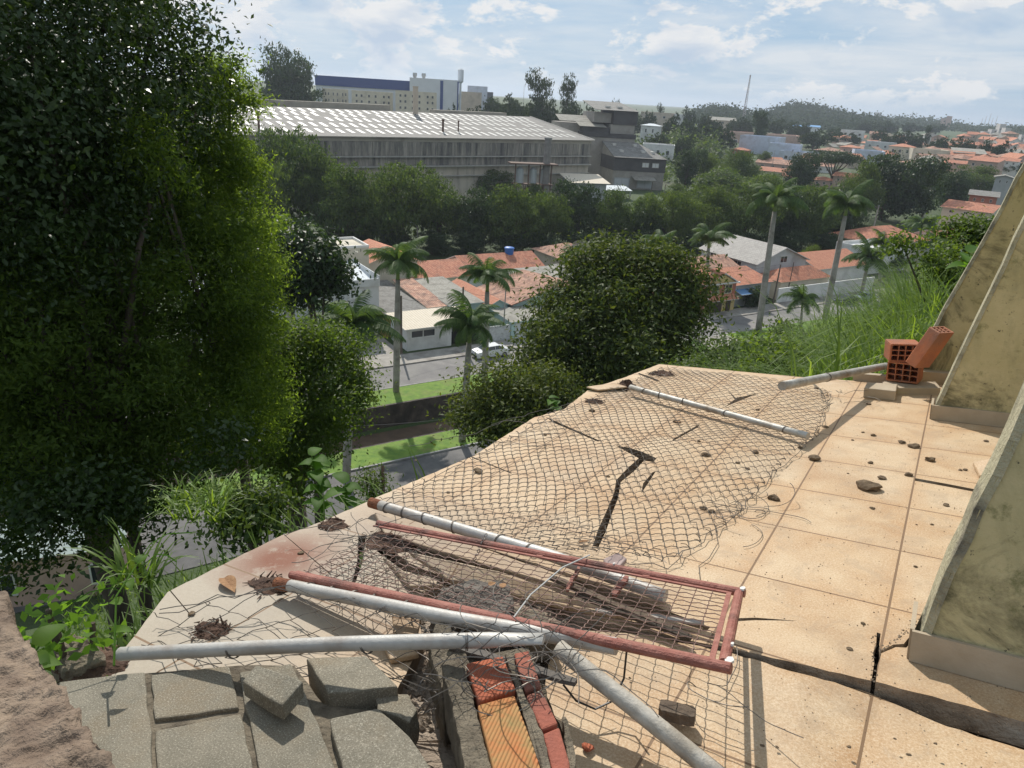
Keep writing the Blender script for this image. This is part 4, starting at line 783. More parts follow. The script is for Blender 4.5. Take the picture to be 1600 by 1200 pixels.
# ---- nearer slope trees
def bigtree(label, blobs, nclump, per, lsz, csz, mat, base, seed, name='tree', shell=.6, asp=.5, limbs=10, tr=.25):
    rng = np.random.default_rng(seed); r = thing(name, label, 'tree', base); base = np.array(base, float); core = list(blobs); blobs = list(blobs)
    for b_ in core:                       # shoots and side tufts that break the outline
        for _ in range(5):
            d = rng.normal(size=3); d[2] += .4; d /= np.linalg.norm(d); k = rng.uniform(.16, .42); q = np.array(b_[:3])+d*np.array(b_[3:6])*rng.uniform(.95, 1.32); blobs.append((*q, b_[3]*k, b_[3]*k, b_[5]*k*1.1))
    P, N = cloud(blobs, nclump, per, csz, rng, shell); Vv, Ff = leaves(P, N, lsz, asp, rng)
    me = fastmesh('crown', Vv-base, Ff, mat); o = bpy.data.objects.new('crown', me); C.objects.link(o); o.parent = r
    B = np.array(blobs); cen = B[:len(core), :3].mean(0); B = B[:len(core)]; mb = MB(); fork = base+(cen-base)*.55
    mb.tube([base-(0, 0, .5), base+(cen-base)*.25+(.1, 0, 0), fork], [tr*1.3, tr, tr*.75], 10)
    for i in range(min(limbs, len(B))):
        b_ = B[i % len(B), :3]; mid = (fork+b_)/2+rng.normal(size=3)*.25*np.linalg.norm(b_-fork)*.3+np.array([0, 0, .2])
        mb.tube([fork, mid, b_, b_+rng.normal(size=3)*B[i % len(B), 3]*.4], [tr*.5, tr*.33, tr*.18, tr*.06], 6)
    mb.build('trunk', bark, r, smooth=True); return r
def BL(px, py, dist, rpx, f=1., fz=.9):
    p = AT(px, py, dist); r = rpx/FPX*dist; return (*p, r*f, r*f, r*fz)
def gbase(px, py, dist):
    p = AT(px, py, dist); return (p[0], p[1], gz(p[0], p[1]))
bigtree('big round dark green tree on the slope just beyond the terrace corner', [BL(960, 470, 36, 72), BL(1036, 470, 36, 52), BL(888, 478, 36, 30), BL(1046, 510, 36, 40), BL(875, 520, 36, 42), BL(950, 550, 35, 80), BL(1030, 560, 35, 66), BL(1058, 428, 37, 30), BL(1066, 462, 36, 20), BL(938, 412, 37, 26), BL(990, 418, 37, 36), BL(875, 485, 36, 26), BL(1030, 410, 37, 24), BL(860, 560, 35, 34)],
        1000, 54, .24, .62, L_warm, gbase(985, 560, 36), 101, asp=.42)
bigtree('smaller bushy tree with reddish tips in front of the white car', [BL(770, 600, 30, 36), BL(830, 622, 30, 48), BL(755, 630, 30, 34), BL(800, 655, 30, 58), BL(862, 600, 30, 28), BL(875, 650, 30, 48), BL(760, 655, 30, 30)],
        460, 46, .19, .46, L_warm, gbase(810, 660, 30), 102, asp=.42)
bigtree('bright green leafy tree in the sun left of the street', [BL(445, 550, 16, 56), BL(515, 562, 16, 50), BL(548, 600, 16, 36), BL(480, 590, 15.5, 80), BL(440, 660, 15, 70), BL(520, 640, 16, 52), BL(400, 560, 15, 60), BL(455, 720, 15, 50), BL(360, 640, 14, 60)],
        1300, 40, .075, .19, L_bright, gbase(440, 700, 15), 103, asp=.5)
bigtree('dark glossy tree standing before the tall grey house', [BL(482, 415, 42, 38), BL(460, 400, 42, 36), BL(508, 436, 42, 20), BL(440, 435, 42, 42), BL(485, 388, 43, 22)], 500, 30, .3, .5, L_dark, gbase(480, 470, 42), 104)
# the great left tree: dark glossy leaves with feathery sunlit creepers
lb = [BL(40, 50, 9.5, 120), BL(160, 40, 10, 85), BL(110, 190, 9.5, 120), BL(10, 300, 9, 130), BL(240, 150, 10.5, 70), BL(-80, 150, 9, 190), BL(235, 45, 10.5, 36), BL(285, 110, 10.5, 30), BL(150, 330, 9, 70), BL(120, -60, 10, 150), BL(60, 420, 8.8, 70), BL(305, 175, 10.4, 26),
      BL(70, 800, 8.5, 36), BL(150, 812, 8.5, 34), BL(20, 860, 8.2, 40), BL(215, 790, 8.7, 34), BL(60, 890, 8, 22), BL(100, 770, 8.6, 40), BL(180, 765, 8.7, 38), BL(40, 780, 8.6, 40), BL(330, 705, 8.7, 36), BL(230, 235, 9.6, 60)]
bt = bigtree('great dark tree with glossy leaves filling the upper left corner', lb, 1700, 34, .070, .20, L_gloss, gbase(90, 640, 9.3), 105, shell=.4, asp=.5, limbs=12, tr=.10)
fb = [BL(250, 420, 10, 110), BL(100, 520, 9.6, 130), BL(-60, 480, 9.5, 160), BL(260, 560, 10, 100), BL(160, 640, 9.6, 110), BL(20, 680, 9.4, 120), BL(270, 680, 10, 80), BL(330, 480, 10.4, 70), BL(200, 320, 10.2, 80), BL(130, 740, 9.3, 60), BL(240, 735, 9.4, 55), BL(330, 620, 10.2, 66), BL(280, 250, 10.6, 60), BL(30, 400, 9.6, 100), BL(370, 700, 10.4, 48), BL(70, 805, 9, 42), BL(165, 800, 9, 42), BL(255, 792, 9.2, 36), BL(20, 850, 8.8, 36), BL(120, 850, 8.8, 22)]
bigtree('fine leaved dull green tree below the glossy one, hanging over the lower left', fb, 1400, 66, .066, .155, L_dull, gbase(160, 660, 9.9), 108, shell=.45, asp=.34, limbs=9, tr=.09)
bigtree('inner mass of duller green foliage behind the glossy great tree', [BL(20, 150, 12.5, 180), BL(0, 420, 12.5, 190), BL(90, 620, 12, 110), BL(150, 300, 12, 80), BL(-60, 620, 12, 160), BL(60, 700, 12, 90)], 2200, 26, .13, .2, L_dark, gbase(120, 600, 12.5), 106, shell=.2, limbs=7, tr=.18)
bigtree('feathery yellow green climber tree catching sun along the right side of the great tree', [BL(400, 350, 11.5, 34), BL(418, 420, 11.5, 30), BL(405, 490, 11.2, 40), BL(330, 130, 11.5, 45), BL(300, 200, 11.5, 60), BL(345, 160, 11.5, 32), BL(330, 290, 11, 62), BL(365, 350, 11, 48), BL(375, 420, 11, 45), BL(385, 480, 11, 42), BL(340, 430, 10.5, 70), BL(230, 235, 9, 50), BL(250, 260, 9, 35), BL(360, 110, 11.5, 22), BL(300, 330, 10.5, 55), BL(380, 560, 11, 60), BL(400, 640, 11, 60), BL(340, 600, 10.5, 60)],
        1150, 62, .060, .115, L_feath, gbase(350, 520, 11.2), 107, shell=.45, asp=.32, limbs=14, tr=.09)
# ---- grass blades, weeds
grass_m = leafmat('grass_blade', (.055, .105, .016), (.16, .23, .045), .45, .5, spec=.3); weed_m = leafmat('weed_leaf', (.05, .11, .016), (.11, .21, .03), .5, .6, spec=.2)
def blades(P, L, W, rng, spread=.6, droop=1.2, segs=4):
    n = len(P); az = rng.random(n)*6.283; lean = spread*(.3+.9*rng.random(n)); Lr = L*(.55+.75*rng.random(n)); d = np.stack([np.cos(az), np.sin(az), 0*az], 1); side = np.stack([-np.sin(az), np.cos(az), 0*az], 1)
    V = np.empty((n, segs+1, 2, 3)); cur = P.copy()
    for k in range(segs+1):
        u = k/segs; w_ = (W*(1-u**1.6)+.0012)*(.7+.6*rng.random(n) if k == 0 else 1)
        V[:, k, 0] = cur-side*np.reshape(w_, (-1, 1)) if np.ndim(w_) else cur-side*w_
        V[:, k, 1] = cur+side*np.reshape(w_, (-1, 1)) if np.ndim(w_) else cur+side*w_
        an = lean+droop*u*u*(.6+.8*lean); cur = cur+(d*np.sin(an)[:, None]+np.array([0, 0, 1.])*np.cos(an)[:, None])*(Lr/segs)[:, None]
    V = V.reshape(n, -1, 3); base = (np.arange(n)*(segs+1)*2)[:, None]; F = np.stack([base+np.array([2*k, 2*k+1, 2*k+3, 2*k+2]) for k in range(segs)], 1).reshape(-1, 4)
    return V.reshape(-1, 3), F
def grassfield(name, label, pts, L, W, mat, seed, **k):
    rng = np.random.default_rng(seed); V, F = blades(np.array(pts), L, W, rng, **k); me = fastmesh(name, V, F, mat, smooth=True); o = bpy.data.objects.new(name, me); C.objects.link(o); stuff(o, label, 'grass'); return o
def spread_pts(n, fn, rng):
    out = []
    while len(out) < n:
        q = fn(rng)
        if q is not None: out.append(q)
    return out
rng = np.random.default_rng(5)
def fslope(r):
    a_ = r.uniform(5.7, 24); w_ = r.uniform(-6, 9); p = np.array([TO[0], TO[1], 0])+cA*a_-cB*(w_-COPE)*1.0
    if a_ < 5.75 and w_ < 0.2: return None
    if a_ < 6.6 and w_ < -1.6: return None
    q = np.array([p[0], p[1], gz(p[0], p[1])])-CAM; z_ = q@FW; px_ = 800+FPX*(q@RT)/z_
    if px_ < 1090+60*r.random(): return None
    q = q+np.array([0, 0, 1.0]); z_ = q@FW; px_ = 800+FPX*(q@RT)/z_; py_ = 600-FPX*(q@UP)/z_
    if py_ < np.interp(px_, [1100, 1200, 1300, 1400, 1500], [585, 535, 478, 425, 395])+12*r.normal(): return None
    return (p[0], p[1], gz(p[0], p[1])-.05)
grassfield('tall_grass', 'tall arching green grass covering the slope behind the fallen fence', spread_pts(26000, fslope, rng), 1.45, .010, grass_m, 11, spread=.75, droop=2.0)
def fnear(r):
    a_ = r.uniform(1.0, 3.0); w_ = abs(r.normal())*1.3+.12; p = np.array([TO[0], TO[1], 0])+cA*a_-cB*(w_-COPE); return (p[0], p[1], gz(p[0], p[1])-.03)
grassfield('slope_grass', 'broad bladed grass hanging below the terrace edge', spread_pts(2200, fnear, rng), .55, .010, grass_m, 12, spread=.7, droop=1.5)
def flow(r):
    t_ = r.uniform(-46, -27.8); s_ = r.uniform(-30, 50); p = SW(s_, t_); return (p[0], p[1], gz(p[0], p[1])-.05)
grassfield('bank_grass', 'rough grass and low weeds on the bank above the lower road', spread_pts(16000, flow, rng), .8, .03, grass_m, 13, spread=.7, droop=1.4)
def shrub(label, px, py, dist, rpx, n, per, lsz, mat, seed, asp=.5, cat='shrub', name='shrub'):
    p = AT(px, py, dist); r_ = rpx/FPX*dist; rg = np.random.default_rng(seed); z = gz(p[0], p[1]); root = thing(name, label, cat, (p[0], p[1], z))
    bl = [(p[0], p[1], p[2], r_, r_, r_*.8)]+[(p[0]+rg.normal()*r_*.6, p[1]+rg.normal()*r_*.6, p[2]+rg.normal()*r_*.35, r_*.55, r_*.55, r_*.5) for _ in range(4)]
    P, N = cloud(bl, n, per, lsz*1.6, rg, .3); V, F = leaves(P, N, lsz, asp, rg); me = fastmesh('foliage', V-np.array([p[0], p[1], z]), F, mat); o = bpy.data.objects.new('foliage', me); C.objects.link(o); o.parent = root
    mb = MB()
    for b_ in bl: mb.tube([(p[0], p[1], z-.1), (b_[0]*.5+p[0]*.5, b_[1]*.5+p[1]*.5, (b_[2]+z)/2), b_[:3]], [.03, .02, .008], 5)
    mb.build('stem', bark, root)
shrub('leafy yellow green shrub behind the sloping wall, upper right', 1535, 375, 13, 42, 260, 16, .06, L_bright, 1)
shrub('second leafy shrub lower down beside the sloping wall', 1500, 415, 12, 40, 240, 16, .06, L_bright, 2)
shrub('dark leafy shrub at the foot of the grass slope', 1150, 570, 20, 60, 300, 18, .12, L_mid, 3)
shrub('weedy shrub with bare stalks beside the street bend', 1160, 560, 30, 30, 140, 14, .15, L_bright, 4)
shrub('low green bush above the terrace coping, middle of the slope', 1090, 600, 18, 50, 260, 16, .1, L_mid, 5)
shrub('fine leaved weed by the road, behind the thin iron stake', 572, 760, 9.0, 24, 90, 10, .07, L_mid, 6, asp=.25)
shrub('climber leaves in the shade right of the rusty coping', 400, 800, 6.5, 50, 200, 12, .06, L_mid, 7)
shrub('low broad leaved creeper at the lower left of the coping', 90, 985, 2.6, 40, 40, 5, .035, weed_m, 8, asp=.6)
shrub('bushy green mass left of the tall grass', 1215, 560, 15, 45, 220, 14, .1, L_bright, 9)
shrub('grey green bush on the verge right of the first leaning palm', 1226, 515, 92, 11, 60, 10, .5, L_mid, 10)
# single weeds with big leaves
def bigleaf(mb, base, d, L, Wd, droop=.5, n=6):
    d = nz(np.array(d, float)); side = nz(np.cross(d, (0, 0, 1.))); up = np.cross(side, d); pts = []
    for k in range(n+1):
        u = k/n; c_ = base+d*L*u+np.array([0, 0, -droop*L*u*u]); w_ = Wd*math.sin(math.pi*min(1, .12+.88*u)**.8)*(1 if k < n else .05)
        pts.append((c_-side*w_+up*w_*.35, c_, c_+side*w_+up*w_*.35))
    vs = [q for p in pts for q in p]; fs = []
    for k in range(n): fs += [(3*k, 3*k+1, 3*k+4, 3*k+3), (3*k+1, 3*k+2, 3*k+5, 3*k+4)]
    mb.add(vs, fs)
def weed(label, foot, tip, nleaf, L, Wd, seed, name='weed', mat=None, droop=.5):
    rg = np.random.default_rng(seed); foot = np.array(foot); tip = np.array(tip); r = thing(name, label, 'plant', foot); mb = MB(); mid = (foot+tip)/2+rg.normal(size=3)*.03
    mb.tube([foot, mid, tip], [.008, .006, .003] if name != 'vine' else [.003, .0025, .0015], 5); mb.build('stem', weed_m, r); mb = MB()
    for i in range(nleaf):
        u = .25+.75*i/max(1, nleaf-1); b_ = foot*(1-u)**2+2*mid*u*(1-u)+tip*u*u; an = i*2.4+rg.random(); bigleaf(mb, b_, (math.cos(an), math.sin(an), .5), L*(.7+.5*rg.random()), Wd*(.8+.4*rg.random()), droop)
    mb.build('foliage', mat or weed_m, r, smooth=True)
weed('tall lit weed with large green leaves beside the coping', AT(505, 830, 4.6), AT(487, 712, 4.9), 12, .15, .045, 1)
weed('lower broad leaved weed right of the tall lit weed', AT(540, 800, 4.7), AT(540, 755, 4.7), 7, .17, .045, 2)
weed('bright green sprig poking over the coping edge', AT(868, 650, 5.0), AT(858, 622, 5.0), 6, .10, .03, 3)
weed('thin climbing vine with tendrils at the lower left', AT(178, 1040, 2.2), AT(215, 880, 2.5), 4, .05, .015, 4, name='vine')
weed('pair of big pale green leaves beside the broken block at the left edge', AT(75, 1040, 1.75), AT(60, 1010, 1.8), 4, .07, .022, 5)
weed('light green heart shaped leaves beside the sloping wall', AT(1520, 430, 8), AT(1515, 395, 8), 6, .30, .10, 6)
mb = MB()
for pts in ([(215, 880, 2.5), (235, 850, 2.55), (262, 834, 2.6), (300, 832, 2.6)], [(215, 890, 2.5), (245, 866, 2.5), (262, 868, 2.5), (276, 878, 2.5)], [(190, 925, 2.4), (175, 918, 2.4), (140, 925, 2.4), (113, 942, 2.4)], [(175, 918, 2.4), (190, 895, 2.4), (198, 880, 2.4)]): mb.tube([AT(*p) for p in pts], .0022, 4)
tag(mb.build('tendril', weed_m), 'thin curling light green tendrils above the lower left coping', 'tendril')
rng = np.random.default_rng(77); pp = [TP(330+90*rng.random(), 800+40*rng.random(), -.25)-TB*.35 for _ in range(160)]
grassfield('grass_clump', 'silvery grass clump in front of the rusty coping stone', pp, .22, .005, grass_m, 14, spread=.8, droop=1.5)
pp = [TP(215+60*rng.random(), 905+30*rng.random(), -.3)-TB*.15 for _ in range(60)]
grassfield('grass_clump', 'few wide grass blades against the coping at the lower left', pp, .26, .006, grass_m, 15, spread=.9, droop=1.3)
# ------------------------------------------------------------ poles, lamps, wires
wire_m = M('cable', (.03, .03, .03), rough=.6)
def pole(bx, by, tx, ty, label, rad=.13, arm=False, mat=None, cross=False, name='utility_pole', cat='utility pole', group='utility poles'):
    b_ = TG(bx, by); lean = ray(tx, ty); t_ = np.linalg.norm((b_-CAM)[:2])/np.linalg.norm(lean[:2]); tp = CAM+lean*t_; tp[:2] = b_[:2]
    r = thing(name, label, cat, b_, group); mb = MB(); mb.tube([b_-(0, 0, .5), tp], [rad*1.2, rad*.8], 8); mb.build('pole', mat or concp, r)
    if cross: mb = MB(); c_ = tp-(0, 0, .5); mb.tube([c_-SP*.9, c_+SP*.9], .06, 4); mb.build('crossarm', woodp, r)
    if arm:
        mb = MB(); d = nz(-SE*.8-SP*.6) if arm < 0 else nz(SE*.4-SP*.9); e = tp+d*2.2+(0, 0, .9); mb.tube([tp-(0, 0, .6), tp+d*.8+(0, 0, .3), e], .05, 6); mb.build('arm', galv, r)
        mb = MB(); mb.tube([e-d*.1, e+d*.25, e+d*.6], [.08, .17, .06], 8); mb.build('lamp_head', whitem, r)
    return tp
W1 = [pole(452, 430, 452, 340, 'pole behind the left palm crown', cross=True), pole(652, 400, 651, 352, 'thin grey pole behind the plain orange roof', arm=-1, cross=True), pole(805, 398, 804, 364, 'short grey pole behind the blue tank roof', cross=True), pole(951, 390, 950, 338, 'pole in front of the dark trees above the big round tree', cross=True), pole(1196, 395, 1197, 340, 'street light pole above the grey tile roof', arm=-1, cross=True), pole(1361, 372, 1366, 320, 'light grey leaning pole left of the dark plumed tree', cross=True, rad=.16)]
pole(1441, 345, 1446, 308, 'street light with a single arm beside the dark plumed tree', arm=-1); pole(1067, 288, 1068, 250, 'street light pole on the lot right of the mill', arm=1); pole(1036, 318, 1038, 288, 'dark wooden post by the curved street below the mill', mat=woodp); pole(1016, 312, 1017, 284, 'second wooden post by the curved street, nearer the carport', mat=woodp)
pole(1304, 302, 1305, 274, 'dark wooden post on the green patch right of the orange roofs', mat=woodp); pole(1206, 262, 1207, 234, 'thin pole in front of the white wing', rad=.1); pole(817, 172, 818, 132, 'slim mast on the skyline left of the eucalyptus trees', rad=.12); pole(1527, 250, 1528, 214, 'thin pole beside the long beige terrace', rad=.1)
W2 = [pole(627, 556, 628, 462, 'dark wooden pole at the left corner of the white carport house', mat=woodp, cross=False), pole(721, 540, 720, 448, 'dark wooden pole at the garage gate behind the second palm', mat=woodp), pole(786, 530, 785, 447, 'slim pale pole in front of the turquoise garage', rad=.08), pole(1207, 478, 1210, 412, 'dark post at the grey plastered side house', mat=woodp), pole(1228, 470, 1232, 408, 'thin black post left of the young palm', mat=woodp, rad=.08)]
def wire(pts, label, sag=1.2, rad=.022, group='overhead cables'):
    mb = MB()
    for a_, b_ in zip(pts[:-1], pts[1:]):
        mb.tube([a_*(1-u)+b_*u-np.array([0, 0, sag*4*u*(1-u)]) for u in np.linspace(0, 1, 11)], rad, 3)
    tag(mb.build('cable', wire_m), label, 'cable', group)
for k, (dz, lb_) in enumerate([(0, 'highest of the overhead cables in front of the dark tree row'), (-.7, 'second overhead cable down in front of the dark tree row'), (-1.5, 'third overhead cable down in front of the dark tree row'), (-2.1, 'lowest overhead cable in front of the dark tree row')]):
    wire([p+np.array([0, 0, dz-.1])+SP*(.4 if k % 2 else -.4) for p in W1], lb_, 1.3+.3*k)
wire([p-np.array([0, 0, .3]) for p in W2[:3]]+[W2[3]], 'thin service cable along the fronts of the street houses', .8, .02)
wire([AT(380, 700, 30), AT(560, 665, 31), AT(740, 648, 32)], 'single light wire strung above the dark canal', .1, .012, None)
wire([AT(150, 640, 20), AT(420, 668, 30)], 'faint wire passing through the shaded tree above the canal', .2, .012, None)
mb = MB(); q = SW(45, 27, 0); mb.tube([q+(0, 0, 2), q+(0, 0, 5.4)], .06, 6); r = thing('satellite_dish', 'round mesh satellite dish beside the brown hipped roof', 'satellite dish', q); mb.build('mast', galv, r)
mb = MB(); c_ = q+(0, 0, 5.8); ring = []
for k in range(5):
    rr = 1.1*k/4; ring.append([c_+np.array([rr*math.cos(a), -.35*(rr/1.1)**2*1.4, rr*math.sin(a)*.75]) for a in np.linspace(0, 6.283, 19)[:-1]])
vs = [p for rg_ in ring for p in rg_]; mb.add(vs, [(k*18+j, k*18+(j+1) % 18, (k+1)*18+(j+1) % 18, (k+1)*18+j) for k in range(4) for j in range(18)]); mb.build('dish', galv, r)
q = AT(599, 770, 9); mb = MB(); mb.tube([q, AT(598, 728, 9.1)], .02, 6); tag(mb.build('iron_stake', rust), 'thin dark iron stake standing before the lower road', 'stake')
# ------------------------------------------------------------ cars
tyre = M('tyre', (.02, .02, .02), rough=.8); rim = M('rim', (.4, .4, .42), rough=.3, metal=.8); lampw = M('headlamp', (.7, .72, .74), rough=.15); lampr = M('tail_lamp', (.35, .02, .02), rough=.2)
def car(label, pos, ang, paint, group='cars parked along the street', hatch=False):
    r = thing('parked_car', label, 'car', pos, group); c_, s_ = math.cos(ang), math.sin(ang); P0 = np.array(pos, float)
    def T(x, y, z): return P0+np.array([x*c_-y*s_, x*s_+y*c_, z])
    prof = [(-2.15, .35, .62), (-2.12, .82, .78), (-1.5, .93, .84), (-.75, .97, .86), (.9, .97, .87), (1.6, .95, .86), (2.1, .85, .80), (2.18, .4, .7)]
    vs = []; nP = len(prof)
    for x, zt, hw in prof:
        vs += [T(x, -hw, .22), T(x, -hw*1.02, .55 if zt > .5 else .3), T(x, -hw*.95, zt), T(x, hw*.95, zt), T(x, hw*1.02, .55 if zt > .5 else .3), T(x, hw, .22)]
    fs = [(i*6+k, (i+1)*6+k, (i+1)*6+(k+1) % 6, i*6+(k+1) % 6) for i in range(nP-1) for k in range(6)]+[tuple(range(6)), tuple((nP-1)*6+k for k in range(5, -1, -1))]
    mb = MB(); mb.add(vs, fs)
    ro = [(-1.0, 1.0), (-.55, 1.40), (.75, 1.43), (1.55 if hatch else 1.25, 1.05)]
    rv = [T(-.6, -.62, 1.38), T(.8, -.62, 1.41), T(.8, .62, 1.41), T(-.6, .62, 1.38)]; mb.prism(rv, (0, 0, -.05))
    for x0_, x1_ in ((-.55, -1.3), (.15, .18), (.76, 1.5)):
        for s2 in (-1, 1): mb.tube([T(x0_, s2*.63, 1.38), T(x1_, s2*.82, .93)], .035, 4)
    mb.build('body', paint, r, smooth=False)
    mb = MB(); gz0 = [T(-1.33, -.76, .92), T(1.5, -.76, .92), T(1.5, .76, .92), T(-1.33, .76, .92)]; gz1 = [T(-.62, -.6, 1.355), T(.8, -.6, 1.365), T(.8, .6, 1.365), T(-.62, .6, 1.355)]
    mb.add(gz0+gz1, [(0, 1, 5, 4), (1, 2, 6, 5), (2, 3, 7, 6), (3, 0, 4, 7)]); mb.build('windows', glass, r)
    for x in (-1.38, 1.35):
        for s2 in (-1, 1):
            m1 = MB(); m1.tube([T(x, s2*.70, .31), T(x, s2*.90, .31)], .31, 14); wo_ = m1.build('wheel', tyre, r); m1 = MB(); m1.tube([T(x, s2*.895, .31), T(x, s2*.915, .31)], .19, 10); m1.build('rim', rim, wo_)
    for s2 in (-1, 1):
        m1 = MB(); m1.box((-2.17, s2*.55-.15, .55), (-2.05, s2*.55+.15, .70), T=T); m1.build('headlight', lampw, r)
        m1 = MB(); m1.box((2.08, s2*.58-.13, .62), (2.19, s2*.58+.13, .80), T=T); m1.build('tail_light', lampr, r)
    m1 = MB(); m1.box((-2.22, -.6, .28), (-2.12, .6, .45), T=T); m1.build('bumper', tyre, r)
cpw = M('car_white', (.66, .66, .65), rough=.25, spec=.6); cps = M('car_silver', (.34, .40, .40), rough=.3, metal=.5); cpd = M('car_dark', (.03, .03, .035), rough=.25); cpb = M('bus_blue', (.06, .12, .28), rough=.4)
q = GP(762, 553); s_, t_ = to_st(q); car('white four door car parked in front of the turquoise garage', SW(s_, -1.0, .0), SROT, cpw)
q = GP(1338, 466); s_, t_ = to_st(q); car('silver green car parked beside the long white garden wall', SW(s_, -1.1, 0), SROT, cps)
q = GP(1308, 470); s_, t_ = to_st(q); car('dark car parked just behind the leaning palm trunk', SW(s_, -.9, 0), SROT, cpd, hatch=True)
q = TG(1568, 302); r = thing('van', 'blue van parked on the green lot beside the sloping wall', 'van', q); mb = MB(); mb.box((-2.6, -1, .4), (2.6, 1, 2.3), at=q, rz=.2); mb.box((-2.5, -.95, 2.3), (2.4, .95, 2.5), at=q, rz=.2); mb.build('body', cpb, r)
mb = MB(); mb.box((-2.2, -1.02, 1.4), (2.2, -.99, 2.05), at=q, rz=.2); mb.build('windows', glass, r)
for x in (-1.7, 1.7): mb = MB(); mb.tube([q+(x, -1.05, .4), q+(x, -.8, .4)], .4, 12); mb.build('wheel', tyre, r)
# ------------------------------------------------------------ the broken terrace
TM = Matrix(((TB[0], TA[0], TN[0], TO[0]), (TB[1], TA[1], TN[1], TO[1]), (TB[2], TA[2], TN[2], TO[2]), (0, 0, 0, 1)))
def L3(px, py, h=0.):                       # pixel -> terrace-local (b, a, h)
    a_, b_, h_ = TC(px, py, h); return np.array([b_, a_, h_])
def tbuild(mb, name, mats, parent=None, smooth=False):
    """mesh in terrace-local coordinates"""
    o = mb.build(name, mats, None, smooth); o.matrix_world = TM
    if parent is not None:
        o.parent = parent; o.matrix_parent_inverse = parent.matrix_world.inverted() if parent.type != 'EMPTY' or True else Matrix()
    return o
def tthing(name, label, cat, at, group=None):
    p = TW(at[1], at[0], at[2]); r = thing(name, label, cat, p, group); r.matrix_world = Matrix.Translation(Vector(p)); return r
def rough(o, bev=.006, cuts=2, amp=.006, size=.05, seed=0):
    if bev: b_ = o.modifiers.new('bevel', 'BEVEL'); b_.width = bev; b_.segments = 2; b_.limit_method = 'ANGLE'
    if cuts:
        s_ = o.modifiers.new('sub', 'SUBSURF'); s_.subdivision_type = 'SIMPLE'; s_.levels = cuts; s_.render_levels = cuts
        tx = bpy.data.textures.new('clouds', 'CLOUDS'); tx.noise_scale = size; tx.noise_depth = 3
        d = o.modifiers.new('disp', 'DISPLACE'); d.texture = tx; d.strength = amp*2; d.mid_level = .5; d.texture_coords = 'LOCAL'
    return o
def subdiv_poly(poly, seg=.04, jit=.0, rng=random):
    out = []
    for i, p in enumerate(poly):
        q = poly[(i+1) % len(poly)]; p = np.array(p); q = np.array(q); n = max(1, int(np.linalg.norm(q-p)/seg))
        for k in range(n):
            r = p+(q-p)*k/n
            if k and jit: r = r+np.array([rng.uniform(-jit, jit), rng.uniform(-jit, jit), 0])
            out.append(r)
    return out
TILE = .455
mt, t, b = newmat('terrace_tiles'); MATS['tiles'] = mt
tc = nd(t, 'ShaderNodeTexCoord'); v = tc.outputs['Object']; sp = nd(t, 'ShaderNodeSeparateXYZ'); lk(t, v, sp.inputs[0])
u1 = mathn(t, 'DIVIDE', mathn(t, 'ADD', sp.outputs[0], .085+TILE*20), TILE); v1 = mathn(t, 'DIVIDE', mathn(t, 'ADD', sp.outputs[1], TILE*20-2.425), TILE)
def edge_d(x): f_ = mathn(t, 'FRACT', x); return mathn(t, 'MINIMUM', f_, mathn(t, 'SUBTRACT', 1., f_))
ed = mathn(t, 'MINIMUM', edge_d(u1), edge_d(v1)); groove = mathn(t, 'LESS_THAN', ed, .0085)
wn = nd(t, 'ShaderNodeTexWhiteNoise'); cc = nd(t, 'ShaderNodeCombineXYZ'); lk(t, mathn(t, 'FLOOR', u1), cc.inputs[0]); lk(t, mathn(t, 'FLOOR', v1), cc.inputs[1]); lk(t, cc.outputs[0], wn.inputs[0])
offv = nd(t, 'ShaderNodeVectorMath', operation='SCALE'); lk(t, wn.outputs['Color'], offv.inputs[0]); offv.inputs['Scale'].default_value = 7
av = nd(t, 'ShaderNodeVectorMath', operation='ADD'); lk(t, v, av.inputs[0]); lk(t, offv.outputs[0], av.inputs[1])
col = mixc(t, ramp(t, noise(t, av.outputs[0], 5., 6, .6, .5), .36, .66), (.52, .375, .225), (.40, .24, .115))
col = mixc(t, mathn(t, 'MULTIPLY', ramp(t, noise(t, av.outputs[0], 2.2, 4, .6), .45, .7), .6), col, (.58, .46, .31))
col = mixc(t, mathn(t, 'MULTIPLY', ramp(t, noise(t, v, 1.1, 6, .65, .4), .50, .72), .45), col, (.40, .33, .25))
col = mixc(t, mathn(t, 'MULTIPLY', wn.outputs[0], .22), col, (.62, .46, .29))
edg = mathn(t, 'MULTIPLY', mathn(t, 'SUBTRACT', 1., ramp(t, ed, .0, .16)), mathn(t, 'MULTIPLY', noise(t, v, 3., 3), .75)); col = mixc(t, edg, col, (.42, .22, .085))
fn_ = noise(t, v, 150, 4, .85); col = mixc(t, mathn(t, 'MULTIPLY', ramp(t, fn_, .50, .62), .5), col, (.66, .55, .40)); col = mixc(t, mathn(t, 'MULTIPLY', mathn(t, 'SUBTRACT', 1., ramp(t, fn_, .36, .48)), .5), col, (.27, .17, .09))
dusty = ramp(t, noise(t, v, 7, 9, .75, .6), .52, .60); col = mixc(t, mathn(t, 'MULTIPLY', dusty, .35), col, (.34, .25, .165))
